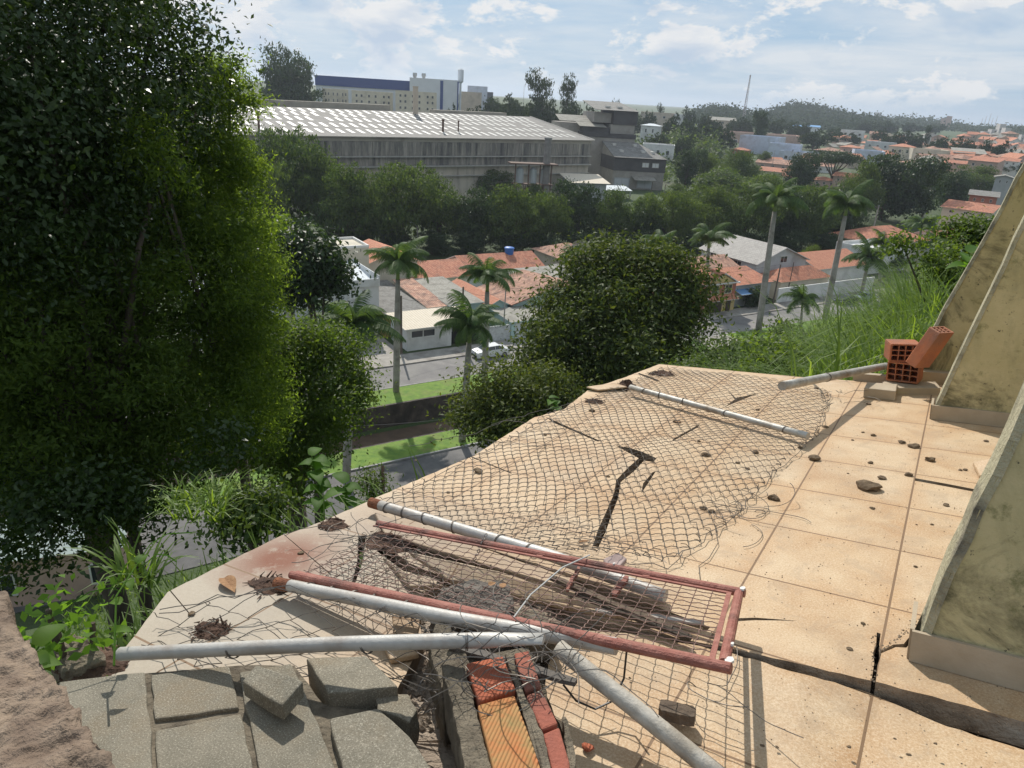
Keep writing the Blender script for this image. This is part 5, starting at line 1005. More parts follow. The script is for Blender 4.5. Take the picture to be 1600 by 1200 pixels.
for (qx, qy, r0_, r1_, am, cc_) in ((640, 880, .15, .75, .7, (.22, .145, .09)), (330, 985, .03, .22, .8, (.19, .11, .065)), (985, 615, .04, .28, .7, (.21, .14, .09)), (560, 830, .05, .35, .7, (.24, .13, .08)), (420, 1010, .1, .5, .5, (.27, .2, .14)), (900, 960, .1, .5, .6, (.25, .17, .11)), (1395, 1040, .04, .3, .5, (.26, .18, .11)), (1180, 690, .05, .5, .3, (.30, .2, .12))):
    dv = nd(t, 'ShaderNodeVectorMath', operation='DISTANCE'); lk(t, v, dv.inputs[0]); dv.inputs[1].default_value = tuple(L3(qx, qy)); mk_ = mathn(t, 'SUBTRACT', 1., ramp(t, dv.outputs['Value'], r0_, r1_)); col = mixc(t, mathn(t, 'MULTIPLY', mathn(t, 'MULTIPLY', mk_, ramp(t, noise(t, v, 9, 8, .75), .34, .58)), am), col, cc_)
dl = lin(t, mathn(t, 'MULTIPLY', sp.outputs[0], -1.), 1.2, 1.9); col = mixc(t, mathn(t, 'MULTIPLY', mathn(t, 'MULTIPLY', dl, lin(t, mathn(t, 'MULTIPLY', sp.outputs[1], -1.), -2.6, -1.7)), .85), col, mixc(t, noise(t, v, 60, 5, .8), (.27, .235, .185), (.43, .385, .31)))
rp = L3(440, 872); dv = nd(t, 'ShaderNodeVectorMath', operation='DISTANCE'); lk(t, v, dv.inputs[0]); dv.inputs[1].default_value = tuple(rp)
rm_ = mathn(t, 'MULTIPLY', mathn(t, 'SUBTRACT', 1., ramp(t, dv.outputs['Value'], .06, .30)), ramp(t, noise(t, v, 12, 7, .7), .24, .48)); col = mixc(t, rm_, col, (.17, .05, .018))
col = mixc(t, groove, col, (.19, .115, .06)); lk(t, col, b.inputs['Base Color']); b.inputs['Roughness'].default_value = .62; b.inputs['Specular IOR Level'].default_value = .35
bp = nd(t, 'ShaderNodeBump'); bp.inputs['Strength'].default_value = .35; bp.inputs['Distance'].default_value = .004
hh = mathn(t, 'SUBTRACT', noise(t, v, 60, 5, .7), mathn(t, 'MULTIPLY', groove, 1.2)); lk(t, hh, bp.inputs['Height']); lk(t, bp.outputs[0], b.inputs['Normal'])
tiles = mt
bedm = M('broken_screed', (.34, .26, .18), (.17, .125, .085), 9, .95, 1., 40, c3=(.45, .38, .30)); sandm = M('pale_rubble', (.44, .36, .28), (.29, .225, .17), 7, .95, 1., 50, c3=(.16, .12, .09))
def polyprism(polypx, h, thick, mats, name, parent=None, jit=.0, seg=.05):
    P = subdiv_poly([L3(*p[:2], p[2] if len(p) > 2 else h) for p in polypx], seg, jit); mb = MB(); mb.prism(P, (0, 0, -thick), 0, 1); return tbuild(mb, name, mats, parent)
far_poly = [(1700, 1158), (1600, 1128), (1480, 1095), (1385, 1069), (1360, 1063), (1145, 1014), (1000, 985), (900, 958), (835, 915), (760, 905), (690, 905), (650, 935), (660, 1000), (640, 1040), (610, 1095), (190, 1110), (150, 1060), (205, 1000), (262, 925), (441, 836), (480, 824), (560, 790), (600, 772), (740, 712), (835, 652), (880, 640), (921, 608), (975, 590), (1030, 569)]
fa = [L3(*p) for p in far_poly]+[np.array([-.95, 5.62, 0]), np.array([-.6, 5.66, 0]), np.array([.05, 5.95, 0]), np.array([2.6, 5.95, 0]), np.array([2.6, 1.95, 0])]
mb = MB(); mb.prism(subdiv_poly(fa, .035, .0035), (0, 0, -.075), 0, 1); floor_ = tbuild(mb, 'terrace_floor', [tiles, bedm]); struct(floor_)
near_poly = [(1760, 1225), (1600, 1172), (1480, 1135), (1360, 1083), (1250, 1052), (1145, 1021), (1010, 992), (900, 985), (865, 1010), (850, 1080), (885, 1160), (870, 1290), (1100, 1500), (1760, 1500)]
P = subdiv_poly([L3(px, py, -.035 if px > 1300 else -.008) for px, py in near_poly], .03, .004); mb = MB(); mb.prism(P, (0, 0, -.07), 0, 1); o = tbuild(mb, 'terrace_floor', [tiles, bedm]); struct(o)
mb = MB(); mb.prism([(-2.0, .3, -.11), (2.6, .3, -.11), (2.6, 5.8, -.11), (-1.9, 5.5, -.11)][::-1] and [(-1.98, .2, -.11), (2.6, .2, -.11), (2.6, 5.8, -.11), (-1.95, 5.5, -.11)], (0, 0, -3.2)); o = tbuild(mb, 'terrace_base', bedm); struct(o)
# cracks cut through the slab
CR = [
 [(441.5, 834), (443, 834), (516.5, 896), (515, 897)], [(264, 922), (265.5, 921), (300, 962), (298.5, 963)], [(735, 714), (736.5, 713), (800, 739), (798.5, 740)], [(872, 610), (960, 640), (957, 642)][:0] or [(996, 584), (999, 583), (1030, 594), (1027, 596)],
 [(962, 696), (985, 700), (1004, 706), (1026, 716), (1021, 722), (1008, 720), (998, 716), (980, 706)],
 [(1000, 714), (1008, 718), (990, 737), (970, 753), (966, 778), (955, 806), (946, 832), (935, 855), (926, 853), (935, 826), (947, 800), (959, 772), (963, 750), (979, 733)],
 [(1020, 738), (1025, 736), (1012, 756), (1002, 771), (1005, 755)], [(1138, 610), (1150, 622), (1186, 614), (1154, 627), (1132, 636), (1148, 624)],
 [(852, 651), (868, 658), (938, 689), (934, 690), (866, 661)], [(912, 604), (948, 607), (982, 606), (980, 612), (945, 611), (914, 610)], [(1050, 690), (1090, 668), (1094, 662), (1052, 686)],
 [(1148, 966), (1180, 965), (1248, 970), (1180, 969), (1148, 971)], [(1430, 747), (1480, 756), (1542, 768), (1541, 772), (1478, 760), (1429, 751)],
 [(1370, 988), (1376, 990), (1374, 1008), (1377, 1022), (1371, 1040), (1368, 1066), (1361, 1066), (1366, 1036), (1364, 1020), (1369, 1006)], [(1374, 1022), (1400, 1011), (1416, 1012), (1440, 985), (1438, 980), (1452, 960), (1447, 958), (1430, 984), (1412, 1006), (1396, 1007), (1373, 1019)],
 [(585, 838), (600, 850), (640, 880), (690, 900), (780, 905), (782, 915), (700, 908), (630, 892), (590, 862)], [(740, 850), (900, 905), (1000, 938), (1110, 980), (1104, 986), (985, 950), (880, 918), (735, 862)],
 [(560, 838), (572, 836), (566, 880), (552, 920), (548, 918), (558, 878)], [(640, 850), (760, 880), (860, 905), (856, 912), (750, 890), (636, 860)]]
for c_ in CR:
    cut = MB(); cut.prism([L3(*p)+(0, 0, .02) for p in c_], (0, 0, -.13)); co = tbuild(cut, 'crack_cutter', bedm)
    bm_ = floor_.modifiers.new('cut', 'BOOLEAN'); bm_.operation = 'DIFFERENCE'; bm_.object = co; bm_.solver = 'EXACT'
    bpy.context.view_layer.update(); me2 = bpy.data.meshes.new_from_object(floor_.evaluated_get(bpy.context.evaluated_depsgraph_get())); n0 = len(floor_.data.polygons)
    floor_.modifiers.clear(); floor_.data = me2; bpy.data.objects.remove(co)
# ---- mossy buttresses
moss, t, b = newmat('mossy_plaster'); v = nd(t, 'ShaderNodeTexCoord').outputs['Object']; sp = nd(t, 'ShaderNodeSeparateXYZ'); lk(t, v, sp.inputs[0])
mp = nd(t, 'ShaderNodeMapping'); mp.inputs['Scale'].default_value = (1, 1, .6); lk(t, v, mp.inputs[0])
col = mixc(t, ramp(t, noise(t, v, 3, 8, .65), .35, .7), (.53, .46, .26), (.43, .375, .19)); col = mixc(t, mathn(t, 'MULTIPLY', ramp(t, noise(t, mp.outputs[0], 4.5, 8, .7, .6), .47, .66), .55), col, (.27, .245, .13))
lowz = mathn(t, 'MULTIPLY', mathn(t, 'MAXIMUM', mathn(t, 'SUBTRACT', .55, sp.outputs[2]), 0.), .15)
col = mixc(t, mathn(t, 'MULTIPLY', ramp(t, mathn(t, 'ADD', noise(t, v, 2.1, 9, .75, .8), lowz), .55, .67), .78), col, (.045, .045, .022)); col = mixc(t, mathn(t, 'MULTIPLY', ramp(t, noise(t, v, 9, 8, .75), .56, .66), .6), col, (.08, .10, .02))
col = mixc(t, ramp(t, noise(t, v, 26, 6, .8), .62, .66), col, (.05, .045, .03)); lk(t, col, b.inputs['Base Color']); b.inputs['Roughness'].default_value = .92
bp = nd(t, 'ShaderNodeBump'); bp.inputs['Strength'].default_value = .6; bp.inputs['Distance'].default_value = .01; lk(t, noise(t, v, 30, 8, .7), bp.inputs['Height']); lk(t, bp.outputs[0], b.inputs['Normal'])
edgem = M('weathered_lit_edge', (.52, .48, .33), (.40, .37, .24), 14, .95, 1., 60, c3=(.14, .13, .10)); skirt = M('skirting_tile', (.42, .34, .24), (.34, .27, .18), 6, .7, .2, 50)  # edge strip: weathered, with its sunlit paleness put into the colour
def fin(label, a0, th, b0, k, H_, w_, skh=.075):
    r = tthing('buttress', label, 'buttress wall', (b0, a0, 0), 'sloping mossy buttress walls'); mb = MB()
    n = 26; ed_ = [(b0+k*H_*i/n+random.uniform(-.006, .006), H_*i/n) for i in range(n+1)]
    pts = [np.array([x, a0, z]) for x, z in ed_]+[np.array([b0+w_, a0, H_]), np.array([b0+w_, a0, 0])]
    mb.prism(pts, (0, th, 0)); o = tbuild(mb, 'wall', moss, r)
    mb = MB(); e = .012
    for i in range(n):
        (x0, z0_), (x1, z1_) = ed_[i], ed_[i+1]; j0 = random.uniform(0, .006); mb.add([(x0-e, a0+.004, z0_), (x1-e, a0+.004+j0, z1_), (x1-e, a0+th-.004, z1_), (x0-e, a0+th-.004, z0_), (x0+.01, a0-.004-j0, z0_), (x1+.01, a0-.004, z1_), (x1+.01, a0+th+.004, z1_), (x0+.01, a0+th+.004, z0_)],
               [(0, 1, 2, 3), (0, 4, 5, 1), (3, 2, 6, 7), (4, 7, 6, 5)])
    tbuild(mb, 'weathered_lit_edge', edgem, r)
    for i in range(int(w_/TILE)+1):
        x0 = b0-.012+i*TILE; mb = MB(); mb.box((x0+.002, a0-.014, .002), (min(x0+TILE, b0+w_), a0-.002, skh)); o = tbuild(mb, 'skirting_tile', skirt, r)
    mb = MB(); mb.box((b0-.016, a0, .002), (b0-.004, a0+th, skh)); tbuild(mb, 'skirting_tile', skirt, r)
    return r
fin('nearest sloping mossy buttress with a lit left edge at the right of the picture', 2.15, .17, .0, .230, 2.6, 2.6, .10)
fin('middle sloping mossy buttress with dark mould low on its face', 4.84, .17, -.055, .276, 4.0, 2.6, .09)
fin('farthest sloping yellow green buttress behind the stacked hollow bricks', 5.86, .17, -.26, .36, 4.6, 3.0, .09)
# ---- poles and pipes
steel = M('galvanised_tube', (.50, .485, .45), (.38, .365, .335), 9, .5, .15, 60, metal=.12, c3=(.30, .24, .19)); dull = M('weathered_tube', (.50, .49, .45), (.36, .34, .30), 12, .55, .2, 60, metal=.3, c3=(.22, .17, .12))
pvc = M('mottled_pipe', (.52, .48, .41), (.34, .30, .24), 14, .65, .3, 70, c3=(.16, .13, .10)); rustm = M('rust', (.16, .055, .025), (.28, .10, .04), 30, .9, .8, 90)
wirem = M('fence_wire', (.12, .11, .10), (.21, .18, .15), 30, .55, metal=.5)
def tubepx(name, label, cat, pts, rad, mat, group=None, rustlen=0, flatend=False, collar=None, n=16):
    P = [L3(x, y, h) for x, y, h in pts]; r = tthing(name, label, cat, P[0], group)
    S_ = []
    for p, q in zip(P[:-1], P[1:]):
        for k in range(8): S_.append(p+(q-p)*k/8)
    S_.append(P[-1]); K = len(S_); rs = [rad]*K; fl = None
    mb = MB()
    if flatend:
        fl = [1]*K; fl[-1] = .3; fl[-2] = .7; rs[-1] = rad*1.2
        fl = fl
    mb.tube(S_, rs, n, flat=fl); tbuild(mb, 'tube', mat, r, smooth=False).data.polygons.foreach_set('use_smooth', [True]*0 or [len(p.vertices) == 4 for p in r.children[0].data.polygons])
    if rustlen: m2 = MB(); d = nz(P[1]-P[0]); m2.tube([P[0]-d*.01, P[0]+d*rustlen], rad*1.03, n); tbuild(m2, 'rusted_end', rustm, r)
    if collar: m2 = MB(); d = nz(P[-1]-P[-2]); m2.tube([P[-1]-d*collar, P[-1]+d*.002], rad*1.05, n); tbuild(m2, 'collar', mat, r)
    return r
def ties(parent, pts, rad, ts, mt=None):
    P = [L3(*p) for p in pts]; d = nz(P[-1]-P[0]); x = nz(np.cross(d, (0, 0, 1))); y = np.cross(d, x)
    for t_ in ts:
        c_ = P[0]+(P[-1]-P[0])*t_; mb = MB()
        for tw in range(2): mb.tube([c_+d*(.004*tw+.008*math.sin(a+t_*40))+(rad+.002)*(x*math.cos(a)+y*math.sin(a)) for a in np.linspace(0, 6.283, 15)], .0016, 4)
        tbuild(mb, 'wire_tie', mt or wirem, parent)
pA = [(582, 786, .05), (860, 868, .05), (1040, 932, .03)]; pB = [(436, 912, .05), (700, 965, .15), (962, 1010, .20)]; pC = [(188, 1022, .10), (530, 1006, .22), (850, 998, .30)]; pE = [(985, 605, .06), (1262, 681, .05)]; pF = [(1222, 603, .30), (1384, 572, .10)]
o = tubepx('fence_post', 'galvanised fence post tied to the upper rail of the fallen red gate', 'fence post', pA, .023, steel, 'fallen galvanised fence posts', .05); ties(o, [pA[0], pA[1]], .023, (.1, .2, .33, .5, .75, .9))
o = tubepx('fence_post', 'galvanised fence post lying along the lower rail of the fallen red gate', 'fence post', pB, .0215, steel, 'fallen galvanised fence posts', .06, collar=.16); ties(o, [pB[0], pB[2]], .0215, (.12, .2, .28, .35, .46, .58, .68, .8, .9))
o = tubepx('fence_post', 'pale bent fence post with a flattened tip, nearest over the grey concrete blocks', 'fence post', pC, .0195, steel, 'fallen galvanised fence posts', .0, flatend=True); ties(o, [pC[0], pC[2]], .0195, (.3, .62, .84))
o = tubepx('fence_post', 'short straight fence post lying on the chain link near the far terrace corner', 'fence post', pE, .019, dull, 'fallen galvanised fence posts', .0, collar=.05); ties(o, pE, .019, (.1, .2, .35, .6, .9))
o = tubepx('fence_post', 'stained fence post sticking out over the grass from the stacked hollow bricks', 'fence post', pF, .026, dull, 'fallen galvanised fence posts'); ties(o, pF, .026, (.36,))
tubepx('drain_pipe', 'thick mottled white pipe slanting down to the bottom edge under the gate', 'pipe', [(872, 1012, .20), (990, 1105, .13), (1135, 1222, .05)], .0225, pvc)
# ---- the red gate
redm = M('red_primer_paint', (.27, .085, .06), (.36, .15, .11), 22, .65, .5, 90, c3=(.13, .055, .04)); chipm = M('chipped_white', (.62, .60, .56)); gmesh = M('gate_wire', (.15, .085, .065), (.22, .13, .10), 40, .65)
g1 = L3(1155, 925, .13); g2 = L3(1130, 1042, .25); lx = nz(L3(590, 818, .05)-g1); ly = g2-g1; ly = ly-(ly@lx)*lx; Wg = np.linalg.norm(g2-g1); ly = nz(ly); nn_ = nz(np.cross(lx, ly)); nn_ = nn_ if nn_[2] > 0 else -nn_; Lg = 1.52; Wg = .58
print('gate', g1, g2, Wg, Lg)
g3 = L3(590, 818, .05); g4 = L3(455, 898, .07); Lg = np.linalg.norm(g3-g1)
def GA(u, v_, w_=0.): x = u/Lg; y = v_/Wg; return (g1*(1-x)+g3*x)*(1-y)+(g2*(1-x)+g4*x)*y+nn_*w_
gate = tthing('gate', 'fallen red painted gate frame filled with crimped wire mesh', 'gate', g1)
def bar(name, p, q, rad, mt, n=12): m_ = MB(); m_.tube([p, q], rad, n); o_ = tbuild(m_, name, mt, gate); return o_
for nm, p, q in (('top_rail', GA(-.018, 0), GA(Lg, 0)), ('bottom_rail', GA(-.018, Wg), GA(Lg, Wg)), ('end_rail', GA(0, .019), GA(0, Wg-.019))): bar(nm, p, q, .014, redm)
m_ = MB()
def flat(p, q, w_, h_): 
    p = np.array(p); q = np.array(q); d = nz(q-p); s_ = nz(np.cross(d, nn_)); m_.add([p-s_*w_-nn_*h_, p+s_*w_-nn_*h_, p+s_*w_+nn_*h_, p-s_*w_+nn_*h_, q-s_*w_-nn_*h_, q+s_*w_-nn_*h_, q+s_*w_+nn_*h_, q-s_*w_+nn_*h_], [(0, 1, 2, 3), (7, 6, 5, 4), (0, 4, 5, 1), (1, 5, 6, 2), (2, 6, 7, 3), (3, 7, 4, 0)])
i_ = .029
flat(GA(i_-.007, i_), GA(Lg, i_), .007, .0025); flat(GA(i_-.007, Wg-i_), GA(Lg, Wg-i_), .007, .0026); flat(GA(i_, i_+.007), GA(i_, Wg-i_-.007), .007, .0025)
flat(GA(.0, .022), GA(.0, .03), .01, .003); flat(GA(.3, .018), GA(.3, .03), .012, .004); flat(GA(.7, .018), GA(.7, .03), .012, .004); flat(GA(.25, Wg-.03), GA(.25, Wg-.018), .012, .004); flat(GA(1.0, Wg-.03), GA(1.0, Wg-.018), .012, .004)
tbuild(m_, 'inner_frame', redm, gate)
m_ = MB(); du = .05; dv_ = .034
nu = int((Lg-2*i_)/du); nv = int((Wg-2*i_)/dv_)
def sag(u, v_): return -.02*math.sin(math.pi*u/Lg)*math.sin(math.pi*v_/Wg)+(.02*math.sin(u*7+v_*5) if u > .8*Lg else 0)
for i in range(1, nu+1):
    u = i_+i*du; K = nv*4+1; m_.tube([GA(u+.0012*math.sin(k*1.57+i), i_+(Wg-2*i_)*k/(K-1), sag(u, i_+(Wg-2*i_)*k/(K-1))+.0016*math.cos(math.pi*k/2*1.0)*(1 if i % 2 else -1)) for k in range(K)], .0016, 4, cap=False)
for j in range(1, nv+1):
    v_ = i_+j*dv_; K = nu*4+1; m_.tube([GA(i_+(Lg-2*i_)*k/(K-1), v_+.0016*math.cos(math.pi*k/2), sag(i_+(Lg-2*i_)*k/(K-1), v_)+.0018*math.cos(math.pi*k/2)*(1 if j % 2 else -1)) for k in range(K)], .0016, 4, cap=False)
tbuild(m_, 'wire_mesh', gmesh, gate)
for p, s_ in ((GA(-.012, Wg-.02, .012), .018), (GA(-.010, .002, .016), .014), (GA(-.012, Wg*.8, .016), .007), (GA(.42, .0, .018), .006)):
    m_ = MB(); m_.prism(subdiv_poly([p+lx*s_*math.cos(a)*.6+ly*s_*math.sin(a)*1.3 for a in (0, 1, 2.2, 3.3, 4.4, 5.4)], .01, .001), nn_*-.006); tbuild(m_, 'chipped_paint', chipm, gate)
m_ = MB(); p0 = GA(.52, -.03, .02); p1 = GA(.58, Wg*.72, .02); m_.tube([p0, (p0+p1)/2+nn_*.02, p1, GA(.575, Wg+.03, .0)], .0028, 5); tbuild(m_, 'tie_wire', M('tie_pale', (.42, .42, .40), rough=.5), gate)
chain = M('chain_steel', (.30, .28, .26), rough=.4, metal=.7); m_ = MB()
for k in range(7):
    c_ = GA(.95, -.02+.016*k, .026-.01*k); d1 = ly*.010 if k % 2 else ly*.010; d2 = (lx if k % 2 else nn_)*.006
    m_.tube([c_+d1*math.cos(a)+d2*math.sin(a) for a in np.linspace(0, 6.283, 11)], .002, 4)
tbuild(m_, 'chain', chain, gate)
# ---- chain link
def chainlink(name, label, left, right, pitch, nwire, amp=.0, seed=0, rad=.0019, lift=.012, extra=None, sagf=None):
    """left / right: polylines (local) the wires run between; each wire a zigzag hooked into its neighbour"""
    rg = random.Random(seed); left = np.array(left); right = np.array(right)
    def along(P, t_):
        d = np.concatenate([[0], np.cumsum(np.linalg.norm(np.diff(P, axis=0), axis=1))]); x = t_*d[-1]; return np.array([np.interp(x, d, P[:, k]) for k in range(3)])
    mb = MB(); ph = [rg.uniform(0, 6.28) for _ in range(8)]
    def Fn(u, v_):
        p = along(left, v_)*(1-u)+along(right, v_)*u
        x, y = p[0], p[1]; z = lift+amp*(.5+.5*math.sin(x*5+ph[0]+1.2*math.sin(y*3+ph[1])))*(.5+.5*math.sin(y*4.3+ph[2])); wob = amp*.5
        return p+np.array([wob*math.sin(y*9+ph[3])*.6, wob*math.sin(x*8+ph[4])*.6, z])+(np.array([0, 0, sagf(u, v_)]) if sagf else 0)
    for i in range(nwire):
        v0 = i/nwire; W_ = np.linalg.norm(along(left, v0)-along(right, v0)); K = max(4, int(W_/pitch*2)); pts = []
        for k in range(K+1):
            s_ = 1 if (k+i) % 2 else 0; vv = (i+s_+(.06 if s_ else -.06))/nwire; u = k/K
            p = Fn(u, min(max(vv, 0), 1)); dz = .0025*(1 if (k+i) % 2 else -1)
            pts.append(p+np.array([0, 0, dz]))
            if k < K:                             # slight bow between the knuckles
                q = Fn((k+.5)/K, min(max((i+.5)/nwire, 0), 1)); pts.append(q+np.array([0, 0, .004+.003*rg.random()]))
        mb.tube(pts, rad, 4, cap=False)
        if i in (0, nwire-1) or True:
            for e in (0, -1):                     # cut, curled ends
                p = pts[e]; q = p+np.array([rg.uniform(-.03, .03), rg.uniform(-.03, .03), rg.uniform(0, .025)]); mb.tube([p, (p+q)/2+(0, 0, .006), q], rad, 3, cap=False)
    if extra:
        for e in extra: mb.tube(e, rad*1.1, 4)
    o_ = tbuild(mb, name, wirem); tag(o_, label, 'chain link fence'); return o_
lf = [L3(600, 792), L3(700, 740), L3(800, 688), L3(880, 645), L3(960, 612), L3(1042, 576)]
rt = [L3(830, 868), L3(1045, 893), L3(1160, 800), L3(1215, 735), L3(1272, 690), L3(1292, 640), L3(1296, 612)]
sel = lambda side, n_: [np.array([-.02+.02*math.sin(k*2.1), 0, 0])+side[0]*(1-k/n_)+side[-1]*k/n_ for k in range(n_+1)]
def edgewire(P, s=1): return [p+np.array([random.uniform(-.015, .015), random.uniform(-.015, .015), random.uniform(.005, .03)]) for p in subdiv_poly(P, .06)[:-int(np.linalg.norm(P[-1]-P[0])/.06) or None]]
chainlink('chain_link_fence', 'large collapsed chain link panel spread over the cracked tiles', lf, rt, .068, 84, .035, 1, .0017, extra=[edgewire(lf), edgewire(rt), edgewire([L3(640, 705), L3(740, 680), L3(830, 650), L3(905, 628)])])
lf2 = [L3(245, 965, .03), L3(340, 945, .05), L3(430, 925, .07), L3(560, 950, .09), L3(700, 985, .16), L3(830, 1000, .2)]
rt2 = [L3(225, 1012, .02), L3(330, 1050, .03), L3(470, 1060, .05), L3(600, 1075, .06), L3(740, 1100, .10), L3(870, 1090, .16)]
chainlink('chain_link_fence', 'torn strip of stretched chain link between the two nearest posts', lf2, rt2, .085, 17, .02, 2, .0016, lift=.0, sagf=lambda u, v_: -.03*math.sin(math.pi*u), extra=[edgewire(lf2), edgewire(lf2), edgewire(rt2)])
lf3 = [L3(560, 838, .02), L3(620, 850, .03), L3(700, 905, .05), L3(760, 960, .12)]; rt3 = [L3(490, 900, .02), L3(560, 955, .04), L3(640, 1000, .07), L3(740, 1040, .12)]
chainlink('chain_link_fence', 'crumpled chain link bunched at the left end of the red gate', lf3, rt3, .06, 18, .05, 3, .0014)
lf4 = [L3(700, 1020, .22), L3(800, 1000, .28), L3(880, 1020, .26)]; rt4 = [L3(660, 1150, -.02), L3(760, 1110, .22), L3(880, 1110, .16)]
chainlink('chain_link_fence', 'tangled chain link hanging over the red bricks', lf4, rt4, .06, 9, .05, 4, .0014)
def tangle(label, cx_, cy_, h, n, span, seed, group='loose bent fence wires'):
    rg = random.Random(seed); mb = MB(); c_ = L3(cx_, cy_, h)
    for _ in range(n):
        p = c_+np.array([rg.uniform(-span, span), rg.uniform(-span, span), rg.uniform(-.03, .04)]); d = nz(np.array([rg.gauss(0, 1), rg.gauss(0, 1), rg.gauss(0, .3)])); pts = [p]; cu = rg.uniform(-.5, .5)
        for k in range(12):
            c2, s2 = math.cos(cu), math.sin(cu); d = nz(np.array([d[0]*c2-d[1]*s2, d[0]*s2+d[1]*c2, d[2]*.8+rg.gauss(0, .12)])); p = p+d*.022; pts.append(np.array([p[0], p[1], max(p[2], .008 if h < .1 else .02)])); cu = cu*.9+rg.uniform(-.15, .15)
        mb.tube(pts, .0015, 4)
    tag(tbuild(mb, 'wire_tangle', wirem), label, 'wire', group)
tangle('tangle of loose wire above the red bricks', 860, 1045, .22, 22, .09, 1); tangle('loose wires in the rusty dirt at the left gate end', 560, 850, .03, 14, .1, 2); tangle('frayed wire ends at the right margin of the collapsed fence panel', 1150, 800, .01, 10, .12, 3); tangle('curl of wire on the tiles near the far bricks', 1325, 625, .01, 5, .08, 4); tangle('wire ends beside the drain pipe', 1110, 1090, .02, 3, .05, 5); tangle('wire scribble at the coping behind the collapsed panel', 850, 675, .01, 9, .16, 6)
mb = MB(); mb.tube([L3(1118, 828, .005), L3(1122, 848, .012), L3(1108, 872, .01), L3(1092, 884, .006), L3(1094, 905, .004)], .0015, 4); tag(tbuild(mb, 'loose_wire', wirem), 'single bent wire lying on the bare tiles above the gate', 'wire')
mb = MB(); mb.tube([L3(980, 1010, .19), L3(975, 1060, .1), L3(958, 1095, .05), L3(930, 1108, .04), L3(900, 1095, .06), L3(880, 1070, .1)], .003, 5); tag(tbuild(mb, 'loose_wire', M('black_cable', (.02, .02, .02), rough=.5)), 'black cable looping below the post collar', 'cable')
# ---- concrete blocks of the fallen wall
blockm = M('concrete_block', (.37, .335, .26), (.25, .225, .17), 9, .95, 1., 110, c3=(.42, .39, .32)); 
def gritmat(name, c1, c2, c3, spk):
    m_, t, b = newmat(name); v = nd(t, 'ShaderNodeTexCoord').outputs['Object']; col = mixc(t, ramp(t, noise(t, v, 8, 7, .7), .35, .65), c1, c2); col = mixc(t, ramp(t, noise(t, v, 2.6, 7, .7), .5, .66), col, c3)
    g1_ = noise(t, v, 230, 3, .8); col = mixc(t, mathn(t, 'MULTIPLY', ramp(t, g1_, .54, .66), .7), col, spk); col = mixc(t, mathn(t, 'MULTIPLY', mathn(t, 'SUBTRACT', 1., ramp(t, g1_, .34, .44)), .7), col, tuple(x*.35 for x in c1))
    lk(t, col, b.inputs['Base Color']); b.inputs['Roughness'].default_value = .9; bp = nd(t, 'ShaderNodeBump'); bp.inputs['Strength'].default_value = .8; bp.inputs['Distance'].default_value = .003; lk(t, noise(t, v, 160, 5, .75), bp.inputs['Height']); lk(t, bp.outputs[0], b.inputs['Normal']); return m_
blockm = gritmat('gritty_block', (.225, .20, .15), (.15, .135, .10), (.20, .16, .105), (.50, .46, .37)); mortar = M('mortar', (.25, .21, .15), (.13, .105, .075), 16, .97, 1., 60, c3=(.09, .075, .05))
def block(polypx, h, thick, name, mats, parent=None, label=None, cat=None, group=None, amp=.003, jit=.003, cuts=0, seg=.05):
    P = subdiv_poly([L3(p[0], p[1], p[2] if len(p) > 2 else h) for p in polypx], seg, jit); mb = MB(); mb.prism(P, (0, 0, -thick)); o_ = tbuild(mb, name, mats, parent)
    if cuts: rough(o_, .004, cuts, amp, .03)
    else: b_ = o_.modifiers.new('bevel', 'BEVEL'); b_.width = .005; b_.segments = 2; b_.limit_method = 'ANGLE'; b_.angle_limit = D2R(50)
    if label: tag(o_, label, cat, group)
    return o_
HB = .10
wallr = tthing('concrete_block_wall', 'toppled section of grey concrete block wall at the bottom left', 'block wall', L3(300, 1120, HB))
P = [L3(*p, HB-.012) for p in [(100, 1068), (228, 1052), (372, 1040), (460, 1040), (505, 1100), (590, 1110), (700, 1250), (600, 1320), (130, 1320)]]; mb = MB(); mb.prism(subdiv_poly(P, .05, .006), (0, 0, -.17)); tbuild(mb, 'mortar_bed', mortar, wallr)
for pl in ([(92, 1065), (226, 1049), (234, 1122), (244, 1320), (120, 1320)], [(236, 1054), (358, 1040), (373, 1105), (242, 1123)], [(243, 1141), (376, 1114), (402, 1240), (418, 1320), (250, 1320)], [(374, 1050), (455, 1036), (480, 1090), (545, 1250), (560, 1320), (425, 1320), (402, 1190)]):
    block(pl, HB, .17, 'block', blockm, wallr, jit=.003)
block([(515, 1122), (590, 1106), (640, 1150), (712, 1250), (700, 1330), (565, 1330)], .12, .16, 'concrete_block', blockm, label='grey block split from the toppled wall, beside the orange bricks', cat='concrete block', group=None)
block([(378, 1064, .16), (400, 1038, .17), (474, 1064, .19), (441, 1102, .17)], .17, .045, 'concrete_shard', blockm, label='square concrete shard lying loose on top of the toppled blocks', cat='concrete piece')
block([(478, 1028, .10), (572, 1024, .10), (622, 1072, .13), (512, 1082, .13)], .12, .10, 'concrete_block', blockm, label='tilted grey block behind the split block, a shadow bar across it', cat='concrete block')
block([(586, 1082), (638, 1084), (652, 1108), (640, 1128), (590, 1108)], .10, .09, 'concrete_shard', blockm, label='small rounded concrete lump wedged right of the tilted block', cat='concrete piece', cuts=2, amp=.006)
block([(505, 1100), (538, 1098), (545, 1112), (515, 1122)], .08, .05, 'concrete_shard', blockm, label='tiny concrete wedge in the gap between the two grey blocks', cat='concrete piece', cuts=1)
